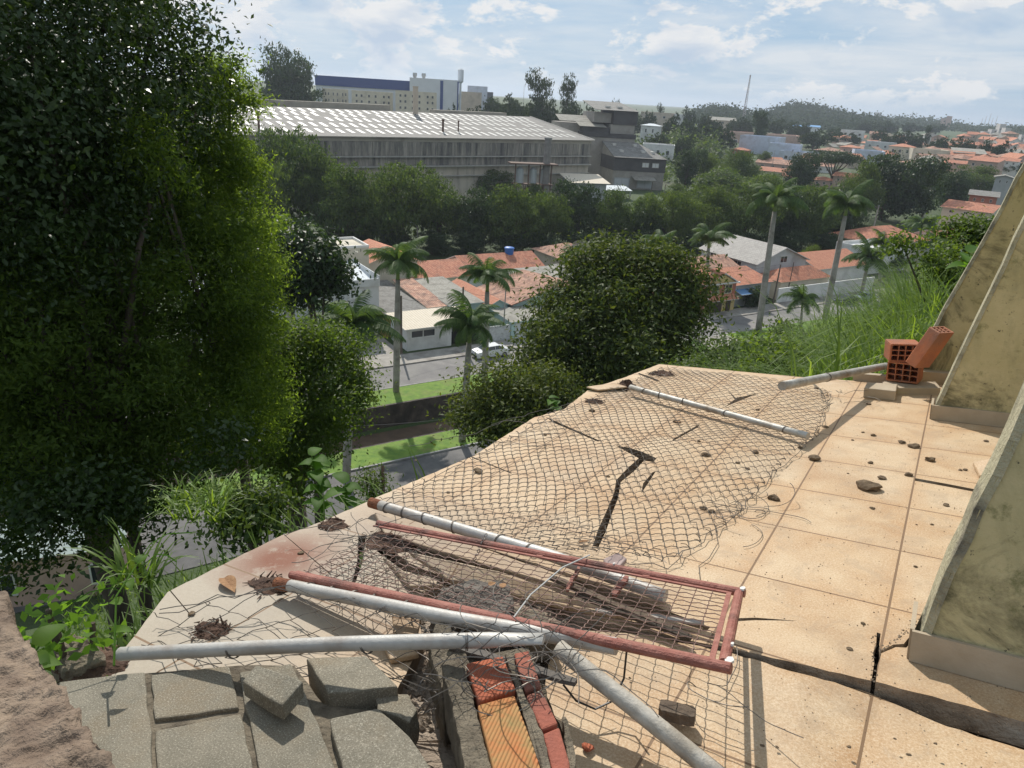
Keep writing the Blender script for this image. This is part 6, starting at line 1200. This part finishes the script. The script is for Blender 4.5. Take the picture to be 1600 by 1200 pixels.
# blurred near wall stub at the left edge
stub = M('crumbled_plaster', (.28, .21, .15), (.17, .12, .085), 14, .95, 1., 30, c3=(.11, .08, .055), hi=.6)
P = [L3(*p) for p in [(-80, 880, .62), (8, 925, .62), (30, 985, .62), (70, 1045, .62), (120, 1110, .62), (190, 1215, .62), (230, 1300, .62), (-80, 1300, .62)]]; mb = MB(); mb.prism(subdiv_poly(P, .02, .0035), (0, 0, -.75)); o = tbuild(mb, 'broken_wall_stub', stub)
o.data.validate(); bm = bmesh.new(); bm.from_mesh(o.data); bmesh.ops.triangulate(bm, faces=bm.faces); bmesh.ops.subdivide_edges(bm, edges=[e for e in bm.edges if e.calc_length() > .03], cuts=3, use_grid_fill=True); bm.to_mesh(o.data); bm.free(); rough(o, 0, 2, .018, .035)
o.data.polygons.foreach_set('use_smooth', [True]*len(o.data.polygons)); tag(o, 'crumbling brown wall stub very close at the lower left corner', 'broken wall')
# ---- clay brick pier
def ribmat(name, c1, c2, c3):
    m_, t, b = newmat(name); v = nd(t, 'ShaderNodeTexCoord').outputs['Object']; sp = nd(t, 'ShaderNodeSeparateXYZ'); mp = nd(t, 'ShaderNodeMapping'); mp.inputs['Rotation'].default_value = (0, 0, D2R(-14)); lk(t, v, mp.inputs[0]); lk(t, mp.outputs[0], sp.inputs[0])
    wv = mathn(t, 'SINE', mathn(t, 'MULTIPLY', sp.outputs[0], 2*math.pi/.0085)); col = mixc(t, ramp(t, noise(t, v, 14, 7, .7), .38, .62), c1, c2); col = mixc(t, mathn(t, 'MULTIPLY', ramp(t, noise(t, mp.outputs[0], 9, 6, .7, 1.), .5, .62), .8), col, c3)
    col = mixc(t, mathn(t, 'MULTIPLY', ramp(t, wv, .3, .9), .2), col, tuple(x*.35 for x in c1)); lk(t, col, b.inputs['Base Color']); b.inputs['Roughness'].default_value = .85
    bp = nd(t, 'ShaderNodeBump'); bp.inputs['Strength'].default_value = .6; bp.inputs['Distance'].default_value = .003; lk(t, wv, bp.inputs['Height']); lk(t, bp.outputs[0], b.inputs['Normal']); return m_
rib_o = ribmat('orange_ribbed_clay', (.47, .17, .055), (.40, .24, .09), (.24, .19, .07)); rib_r = ribmat('red_ribbed_clay', (.43, .12, .055), (.34, .09, .045), (.30, .12, .08)); clay = M('red_clay', (.34, .10, .06), (.24, .075, .05), 12, .85, .5, 60, c3=(.22, .10, .07))
HP = .22
pier = tthing('brick_pier_chunk', 'fallen chunk of red clay bricks and mortar at the bottom centre', 'brick masonry', L3(780, 1100, HP))
for pl, h, m_ in (([(728, 1036), (786, 1024), (806, 1076), (748, 1096)], HP, rib_r), ([(746, 1101), (804, 1085), (842, 1190), (860, 1260), (785, 1270), (770, 1200)], HP, rib_o), ([(803, 1020), (826, 1016), (846, 1072), (820, 1080)], HP-.01, clay), ([(822, 1086), (846, 1076), (872, 1130), (846, 1140)], HP-.01, clay), ([(848, 1146), (874, 1135), (890, 1190), (892, 1260), (868, 1262), (862, 1200)], HP-.01, clay)):
    block(pl, h, .11, 'brick', m_, pier, jit=.0015, amp=.002)
for pl, h, th_ in (([(690, 1038), (724, 1034), (742, 1098), (768, 1200), (780, 1270), (735, 1270), (712, 1130)], HP-.012, .16), ([(790, 1022), (802, 1020), (818, 1080), (846, 1142), (862, 1200), (866, 1262), (864, 1262), (842, 1190), (806, 1078)], HP-.006, .10), ([(720, 1030), (800, 1014), (826, 1010), (894, 1190), (900, 1270), (760, 1280)], HP-.07, .2), ([(878, 1120), (884, 1118), (900, 1180), (896, 1240), (890, 1200)], HP-.04, .12)):
    block(pl, h, th_, 'mortar', mortar, pier, cuts=2, amp=.006, jit=.003)
# dark lump of concrete under the gate and rubble around
block([(672, 965, .10), (690, 918, .10), (740, 905, .11), (795, 912, .10), (803, 950, .10), (760, 985, .10)], .10, .15, 'concrete_lump', M('dark_concrete', (.20, .175, .145), (.12, .10, .085), 12, .95, 1., 50), label='dark rough concrete lump seen through the gate mesh', cat='concrete piece', cuts=3, amp=.016, seg=.07)
block([(800, 950, .09), (850, 955, .08), (870, 985, .08), (820, 990, .09)], .09, .1, 'concrete_lump', mortar, label='smaller grey lump right of the dark one under the gate', cat='concrete piece', cuts=2, amp=.01)
block([(668, 1000, .14), (690, 962, .14), (720, 1000, .16), (745, 1060, .18), (712, 1050, .16), (690, 1075, .14)], .15, .18, 'mortar_lump', mortar, label='jagged mortar lump left of the red bricks under the bent post', cat='mortar piece', cuts=3, amp=.012)
P = [L3(*p, -.05) for p in [(600, 950), (700, 900), (900, 930), (1000, 985), (930, 1040), (880, 1180), (880, 1300), (640, 1300), (600, 1120), (560, 1040)]]; mb = MB(); mb.prism(subdiv_poly(P, .05, .005), (0, 0, -.05)); o = tbuild(mb, 'broken_floor', sandm); bm = bmesh.new(); bm.from_mesh(o.data); bmesh.ops.triangulate(bm, faces=bm.faces); bmesh.ops.subdivide_edges(bm, edges=[e for e in bm.edges if e.calc_length() > .05], cuts=4); bm.to_mesh(o.data); bm.free(); rough(o, 0, 1, .012, .04); struct(o)
# raised tile shards around the break
SH = [([(585, 800, .03), (700, 838, .03), (900, 905, .02), (880, 918, .01), (690, 862, .01), (600, 832, .01)], .02, 'long lifted sliver of tile below the upper gate rail'),
      ([(640, 862, .05), (780, 892, .06), (900, 935, .04), (1000, 965, .02), (890, 948, .02), (700, 905, .02)], .018, 'long brown edged tile strip under the middle of the gate'),
      ([(598, 870, .01), (640, 898, .04), (700, 915, .05), (640, 915, .03)], .018, 'tilted tile corner at the left part of the gate'),
      ([(612, 960, .04), (660, 950, .07), (652, 990, .05), (618, 1000, .03)], .02, 'pale upright tile fragment left of the jagged mortar'),
      ([(942, 873, .02), (965, 862, .04), (980, 872, .03), (968, 884, .02), (948, 884, .01)], .02, 'pinkish stone chip just above the upper gate rail'),
      ([(1520, 722, .03), (1572, 710, .10), (1590, 722, .10), (1566, 748, .05), (1530, 742, .02)], .02, 'broken tile leaning against the nearest buttress'),
      ([(916, 604, .03), (960, 598, .03), (980, 604, .03), (935, 609, .02)], .012, 'split coping chip at the post foot near the far corner'),
      ([(590, 995, .02), (640, 985, .02), (655, 1020, .03), (610, 1030, .02)], .02, 'small tile piece beneath the bent post')]
for pl, th_, lb in SH: block(pl, 0, th_, 'tile_shard', [tiles] if 'stone' not in lb else [M('pink_stone', (.42, .32, .29), (.3, .22, .2), 20)], label=lb, cat='broken tile', jit=.003)
# planks and scraps under the gate
pk = M('weathered_wood', (.17, .125, .085), (.09, .065, .045), 8, .9, .8, 40, c3=(.24, .19, .14)); pd = M('dark_wood', (.055, .042, .03), (.09, .07, .05), 10, .9, .8, 40)
def plank(p, q, w_, th_, mt, label, name='wooden_strip', cat='wood strip', group='wood strips under the gate'):
    p = L3(*p); q = L3(*q); d = nz(q-p); s_ = nz(np.cross(d, (0, 0, 1))); up = np.cross(s_, d); mb = MB(); n = 10; vs = []
    for k in range(n+1):
        c_ = p+(q-p)*k/n; j = random.uniform(-.003, .003); ww = w_*(.5+.5*min(1, min(k, n-k)/1.5+.4)); vs += [c_-s_*(ww+j), c_+s_*(ww-j), c_+s_*(ww-j)+up*th_, c_-s_*(ww+j)+up*th_]
    mb.add(vs, [(4*k+i, 4*k+(i+1) % 4, 4*k+4+(i+1) % 4, 4*k+4+i) for k in range(n) for i in range(4)]+[(0, 1, 2, 3), (4*n+3, 4*n+2, 4*n+1, 4*n)]); o_ = tbuild(mb, name, mt); tag(o_, label, cat, group)
plank((860, 905, .05), (1050, 985, .02), .012, .014, pk, 'lighter split strip in the right half of the gate'); plank((900, 930, .03), (1080, 1000, .02), .014, .012, pd, 'dark strip just below the lighter split strip'); plank((800, 920, .02), (1010, 960, .03), .009, .01, pk, 'narrow strip meeting the red peg under the gate'); plank((930, 955, .02), (1100, 975, .02), .010, .008, M('peeling_white', (.45, .42, .38), (.25, .2, .16), 20), 'thin strip with flaking white paint under the gate')
plank((885, 925, .06), (905, 890, .06), .006, .012, redm, 'short red peg standing under the gate mesh', 'red_peg', 'peg', None); plank((958, 935, .05), (980, 905, .06), .009, .014, redm, 'second red peg, farther right under the gate mesh', 'red_peg', 'peg', None)
plank((1030, 1115, .015), (1086, 1128, .015), .022, .03, pk, 'short ribbed piece of wood lying beside the mottled pipe', 'wood_block', 'wood piece', None)
plank((700, 1010, .16), (900, 1070, .16), .012, .012, M('grey_wood', (.16, .14, .12), (.1, .09, .08), 9, .9, .6), 'grey lath crossing the brick pier under wires', 'lath', 'lath', None)
# ---- far corner: hollow bricks and coping bits
clayh = M('hollow_brick_clay', (.46, .16, .065), (.36, .12, .055), 12, .85, .4, 60, c3=(.28, .13, .08))
def hollow(label, c0, ex, ey, ez, w_, d_, h_, nx, nz_, group='hollow clay bricks at the far corner', name='hollow_brick'):
    """c0: local corner; ex width axis, ey depth axis (hole direction), ez height axis"""
    ex, ez = nz(ex), nz(ez); ey = nz(ey); T = lambda x, y, z: tuple(c0+ex*x+ey*y+ez*z); mb = MB(); wl = .009
    mb.box((0, 0, 0), (w_, d_, wl), T=T); mb.box((0, 0, h_-wl), (w_, d_, h_), T=T); mb.box((0, 0, wl), (wl, d_, h_-wl), T=T); mb.box((w_-wl, 0, wl), (w_, d_, h_-wl), T=T)
    cw_ = (w_-2*wl)/nx; ch = (h_-2*wl)/nz_; rb = .006
    for i in range(1, nx): mb.box((wl+cw_*i-rb/2, .002, wl), (wl+cw_*i+rb/2, d_-.002, h_-wl), T=T)
    for j in range(1, nz_):
        for i in range(nx):
            x0 = wl if i == 0 else wl+cw_*i+rb/2; x1 = w_-wl if i == nx-1 else wl+cw_*(i+1)-rb/2
            mb.box((x0, .003, wl+ch*j-rb/2), (x1, d_-.003, wl+ch*j+rb/2), T=T)
    for i in range(1, 14): x = w_*i/14; mb.box((x-.0022, .004, h_+.0), (x+.0022, d_-.004, h_+.0025), T=T)
    for i in range(1, 11):
        z = h_*i/11
        mb.box((-.0025, .004, z-.0022), (-.0002, d_-.004, z+.0022), T=T)
    o_ = tbuild(mb, name, clayh); tag(o_, label, 'hollow brick', group); return o_
ca, sa_ = math.cos(-.12), math.sin(-.12); X_ = np.array([ca, sa_, 0]); Y_ = np.array([-sa_, ca, 0]); Z_ = np.array([0, 0, 1.])
c0 = L3(1384, 594, .06); hollow('lower hollow clay brick of the stack at the far corner, nine dark holes', c0, X_, Y_, Z_, .20, .17, .135, 4, 3)
c1 = c0+X_*(-.015)+Y_*(-.02)+Z_*.1372; ca, sa_ = math.cos(.28), math.sin(.28); X2 = np.array([ca, sa_, 0]); Y2 = np.array([-sa_, ca, 0]); hollow('upper brighter hollow clay brick of the stack at the far corner', c1+X2*.03, X2, Y2, Z_, .19, .19, .125, 4, 3)
p0 = L3(1434, 575, .20); dirv = nz(np.array([.30, .05, .62])); sx = nz(np.array([.75, .55, 0.])); sy = nz(np.cross(dirv, sx)); hollow('orange hollow brick leaning on the farthest buttress behind the stack', p0-sx*.02, sx, dirv, -sy if sy[2] < 0 else sy, .10, .27, .11, 3, 3)
block([(1378, 596, .05), (1462, 596, .05), (1470, 606, .05), (1386, 606, .05)], .05, .06, 'coping_slab', skirt, label='flat tiled slab under the stacked hollow bricks', cat='coping slab')
block([(1355, 597, .07), (1403, 600, .07), (1400, 611, .07), (1350, 606, .07)], .07, .07, 'coping_block', skirt, label='low beige coping block left of the stacked hollow bricks', cat='coping block')
mb = MB(); mb.box((-.60, 5.67, -.07), (-.30, 5.73, .055)); mb.box((-.295, 5.80, -.07), (2.4, 5.855, .085)); tag(tbuild(mb, 'skirting', skirt), 'row of beige skirting tiles along the far terrace end', 'skirting')
# ---- rusty dirt heaps at post feet, stones, leaves
dirt = M('rusty_dirt', (.12, .065, .04), (.07, .04, .028), 20, .97, 1., 70, c3=(.20, .12, .08))
def heap(label, px, py, r_, hgt, seed, n=1):
    rg = np.random.default_rng(seed); c_ = L3(px, py, 0.); mb = MB(); N_ = 18; K = 6; vs = [c_+np.array([0, 0, hgt])]
    for k in range(1, K+1):
        for j in range(N_):
            a_ = 6.283*j/N_; rr = r_*k/K*(1+.25*rg.normal()*k/K*.6); vs.append(c_+np.array([rr*math.cos(a_)*1.3, rr*math.sin(a_), max(-.01, hgt*(1-(k/K)**1.4)+rg.normal()*hgt*.14)]))
    fs = [(0, 1+j, 1+(j+1) % N_) for j in range(N_)]+[(1+(k-1)*N_+j, 1+k*N_+j, 1+k*N_+(j+1) % N_, 1+(k-1)*N_+(j+1) % N_) for k in range(1, K) for j in range(N_)]
    mb.add(vs, fs)
    for _ in range(50):
        a_ = rg.uniform(0, 6.28); rr = r_*rg.random()**.5*1.25; p = c_+np.array([rr*math.cos(a_)*1.2, rr*math.sin(a_), .005]); s_ = rg.uniform(.003, .009); d = nz(rg.normal(size=3)*np.array([1, 1, .3])); mb.tube([p, p+d*s_*3.5+(0, 0, .004)], [s_*.5, s_*.2], 4)
    tag(tbuild(mb, 'debris_heap', dirt), label, 'debris', 'small heaps of rusty dirt and roots')
heap('rusty dirt and twigs around the post foot on the stained coping', 425, 915, .065, .022, 1); heap('dark dirt clump with splinters at the far post foot', 978, 606, .07, .06, 2); heap('dirt smear along the far corner of the fence panel', 1035, 585, .07, .03, 3); heap('round nest of fine brown roots on the near coping', 330, 985, .05, .006, 4); heap('rusty flakes at the left end of the upper gate rail', 610, 845, .09, .02, 5); heap('dirt between coping pieces left of the upper gate rail', 520, 820, .05, .015, 6); heap('dark dirt at the foot of the bent post', 150, 1040, .08, .03, 7)
heap('dirt trail left of the far post foot', 930, 628, .05, .02, 8)
for px, py, ds, lb_ in ((105, 1015, .06, 'mossy stone beside the foot of the bent post'),):
    block([(72, 1010, .05), (110, 990, .06), (150, 1005, .05), (165, 1030, .04), (100, 1050, .03)], .05, .12, 'stone', mortar, label=lb_, cat='stone', cuts=3, amp=.014)
stone = M('clod', (.21, .15, .09), (.13, .09, .055), 30, .95, .8, 90); STN = [(1272, 718, 14), (1208, 780, 14), (1357, 764, 26), (1358, 632, 6), (1364, 681, 7), (1348, 676, 4), (1409, 692, 9), (1428, 699, 13), (1453, 720, 13), (1377, 748, 10), (1418, 743, 10), (1479, 790, 8), (1508, 735, 6), (1363, 795, 6), (1325, 740, 3), (1360, 724, 7), (1332, 688, 4), (1103, 712, 12), (852, 680, 5), (925, 643, 8), (1057, 660, 10), (1184, 641, 5), (1092, 690, 5), (1153, 724, 7), (1168, 733, 6), (1098, 795, 10), (1112, 800, 9), (748, 738, 14), (1326, 1168, 6), (1398, 1155, 5), (1420, 1180, 6), (1462, 1163, 5), (1348, 975, 6), (1328, 1015, 7), (1430, 886, 5), (1214, 1168, 5), (1191, 1166, 6), (984, 1060, 4), (1052, 1158, 6), (918, 1170, 14), (1275, 607, 6), (1540, 690, 6), (1432, 820, 3), (1456, 820, 5), (1500, 735, 5), (1250, 700, 6), (950, 745, 5), (700, 770, 5), (650, 720, 4), (470, 865, 8), (300, 960, 10), (560, 1000, 9), (1180, 708, 8), (1290, 668, 7)]
def pebble(px, py, spx, i):
    c_ = L3(px, py); s_ = spx/PPM(TP(px, py))*.5; rg = np.random.default_rng(i); bm = bmesh.new(); bmesh.ops.create_icosphere(bm, subdivisions=2, radius=1)
    k = rg.normal(size=(6, 3))
    for v_ in bm.verts:
        q = np.array(v_.co); q = q*(1+.22*math.sin(q@k[0]*2+i)+.18*math.sin(q@k[1]*3)+.08*math.sin(q@k[2]*7)); v_.co = Vector((c_[0]+q[0]*s_*1.2, c_[1]+q[1]*s_, max(0.001, c_[2]+(q[2]+.55)*s_*.6)))
    me = bpy.data.meshes.new('stone'); bm.to_mesh(me); bm.free(); me.materials.append(stone if px != 918 else rib_r); o_ = bpy.data.objects.new('clod', me); C.objects.link(o_); o_.matrix_world = TM
    tag(o_, 'small brown clod of mortar lying on the terrace tiles', 'clod', 'brown clods scattered on the terrace')
for i, s_ in enumerate(STN): pebble(*s_, i)
mb = MB()
for _ in range(2600):
    a_ = random.uniform(1.6, 5.4); b_ = random.uniform(-1.95, .3); s_ = random.uniform(.0008, .0030)
    p = np.array([b_, a_, .001]); q = [p+np.array([s_*math.cos(k*1.57+.3)*random.uniform(.6, 1.3), s_*math.sin(k*1.57+.3)*random.uniform(.6, 1.3), 0]) for k in range(4)]; mb.add(q+[p+np.array([0, 0, s_*.8])], [(0, 1, 4), (1, 2, 4), (2, 3, 4), (3, 0, 4)])
stuff(tbuild(mb, 'grit', stone), 'fine brown grit strewn over the terrace tiles', 'grit')
mb = MB()
for _ in range(520):
    u = random.random(); px = 1150+470*u; y0_ = np.interp(px, [1145, 1360, 1600], [1017, 1070, 1145]); s_ = random.uniform(.002, .004+.012*u); p = L3(px, y0_+random.uniform(-3, 14*u+3), -.07); q = [p+np.array([s_*math.cos(k*1.57+random.random()), s_*math.sin(k*1.57+random.random()), 0]) for k in range(4)]; tp = p+np.array([0, 0, s_*random.uniform(.7, 1.4)]); mb.add(q+[tp], [(0, 1, 4), (1, 2, 4), (2, 3, 4), (3, 0, 4)])
for _ in range(420):
    c_ = random.choice([((1002, 716), (972, 755)), ((972, 755), (945, 815)), ((945, 815), (930, 855)), ((965, 698), (1022, 720)), ((1365, 995), (1365, 1065)), ((1376, 1020), (1445, 960)), ((740, 858), (1100, 982)), ((600, 858), (780, 912))]); u = random.random(); px = c_[0][0]*(1-u)+c_[1][0]*u+random.gauss(0, 2.5); py = c_[0][1]*(1-u)+c_[1][1]*u+random.gauss(0, 2); s_ = random.uniform(.001, .004); p = L3(px, py, .0005); q = [p+np.array([s_*math.cos(k*1.57+random.random()), s_*math.sin(k*1.57+random.random()), 0]) for k in range(4)]; mb.add(q+[p+np.array([0, 0, s_])], [(0, 1, 4), (1, 2, 4), (2, 3, 4), (3, 0, 4)])
stuff(tbuild(mb, 'crumbs', bedm), 'crumbs of mortar along the cracks and in the step of the terrace', 'crumbs')
mb = MB()
for _ in range(700):
    u = random.random(); px = 560+330*u+random.uniform(-60, 60); py = 940+200*random.random(); s_ = random.uniform(.004, .018); p = L3(px, py, -.045); q = [p+np.array([s_*math.cos(k*1.57+random.random()), s_*math.sin(k*1.57+random.random()), 0]) for k in range(4)]; tp = p+np.array([random.uniform(-.3, .3)*s_, random.uniform(-.3, .3)*s_, s_*random.uniform(.5, 1.2)]); mb.add(q+[tp], [(0, 1, 4), (1, 2, 4), (2, 3, 4), (3, 0, 4)])
stuff(tbuild(mb, 'rubble', sandm), 'pale crumbled rubble in the broken floor around the bricks', 'rubble')
dleaf = M('dry_leaf', (.36, .20, .09), (.24, .12, .05), 20, .8, .5, 60)
for px, py, L_, wd, an, lb in ((350, 903, .13, .028, -.35, 'big curled dry brown leaf on the stained coping'), (1055, 660, .05, .012, .5, 'dry leaf lying under the chain link near the far post'), (905, 848, .05, .01, .9, 'small dry twig leaf right above the gate rail'), (765, 915, .03, .012, 1.4, 'yellow dry leaf on the dark lump under the gate'), (785, 918, .03, .012, 2., 'second yellow dry leaf on the dark lump under the gate'), (855, 680, .03, .006, 1., 'rolled dry leaf on the tiles near the coping')):
    mb = MB(); bigleaf(mb, L3(px, py, .012 if px > 800 or px < 700 else .125), (math.cos(an), math.sin(an), .10), L_, wd, .12, 7); o_ = tbuild(mb, 'dry_leaf', dleaf); tag(o_, lb, 'dry leaf')
# ------------------------------------------------------------ air
hz = MB(); hz.box((-6500, -400, -5), (9500, 7500, 95)); ho = hz.build('haze', []); ho['kind'] = 'stuff'; ho['label'] = 'thin pale haze fading the far town'; ho['category'] = 'haze'
hm = bpy.data.materials.new('haze_air'); hm.use_nodes = True; t = hm.node_tree; t.nodes.clear(); pv = nd(t, 'ShaderNodeVolumePrincipled'); pv.inputs['Color'].default_value = (.80, .88, 1., 1); pv.inputs['Density'].default_value = HAZE = .00018; pv.inputs['Anisotropy'].default_value = .35
out = nd(t, 'ShaderNodeOutputMaterial'); lk(t, pv.outputs[0], out.inputs['Volume']); ho.data.materials.append(hm)
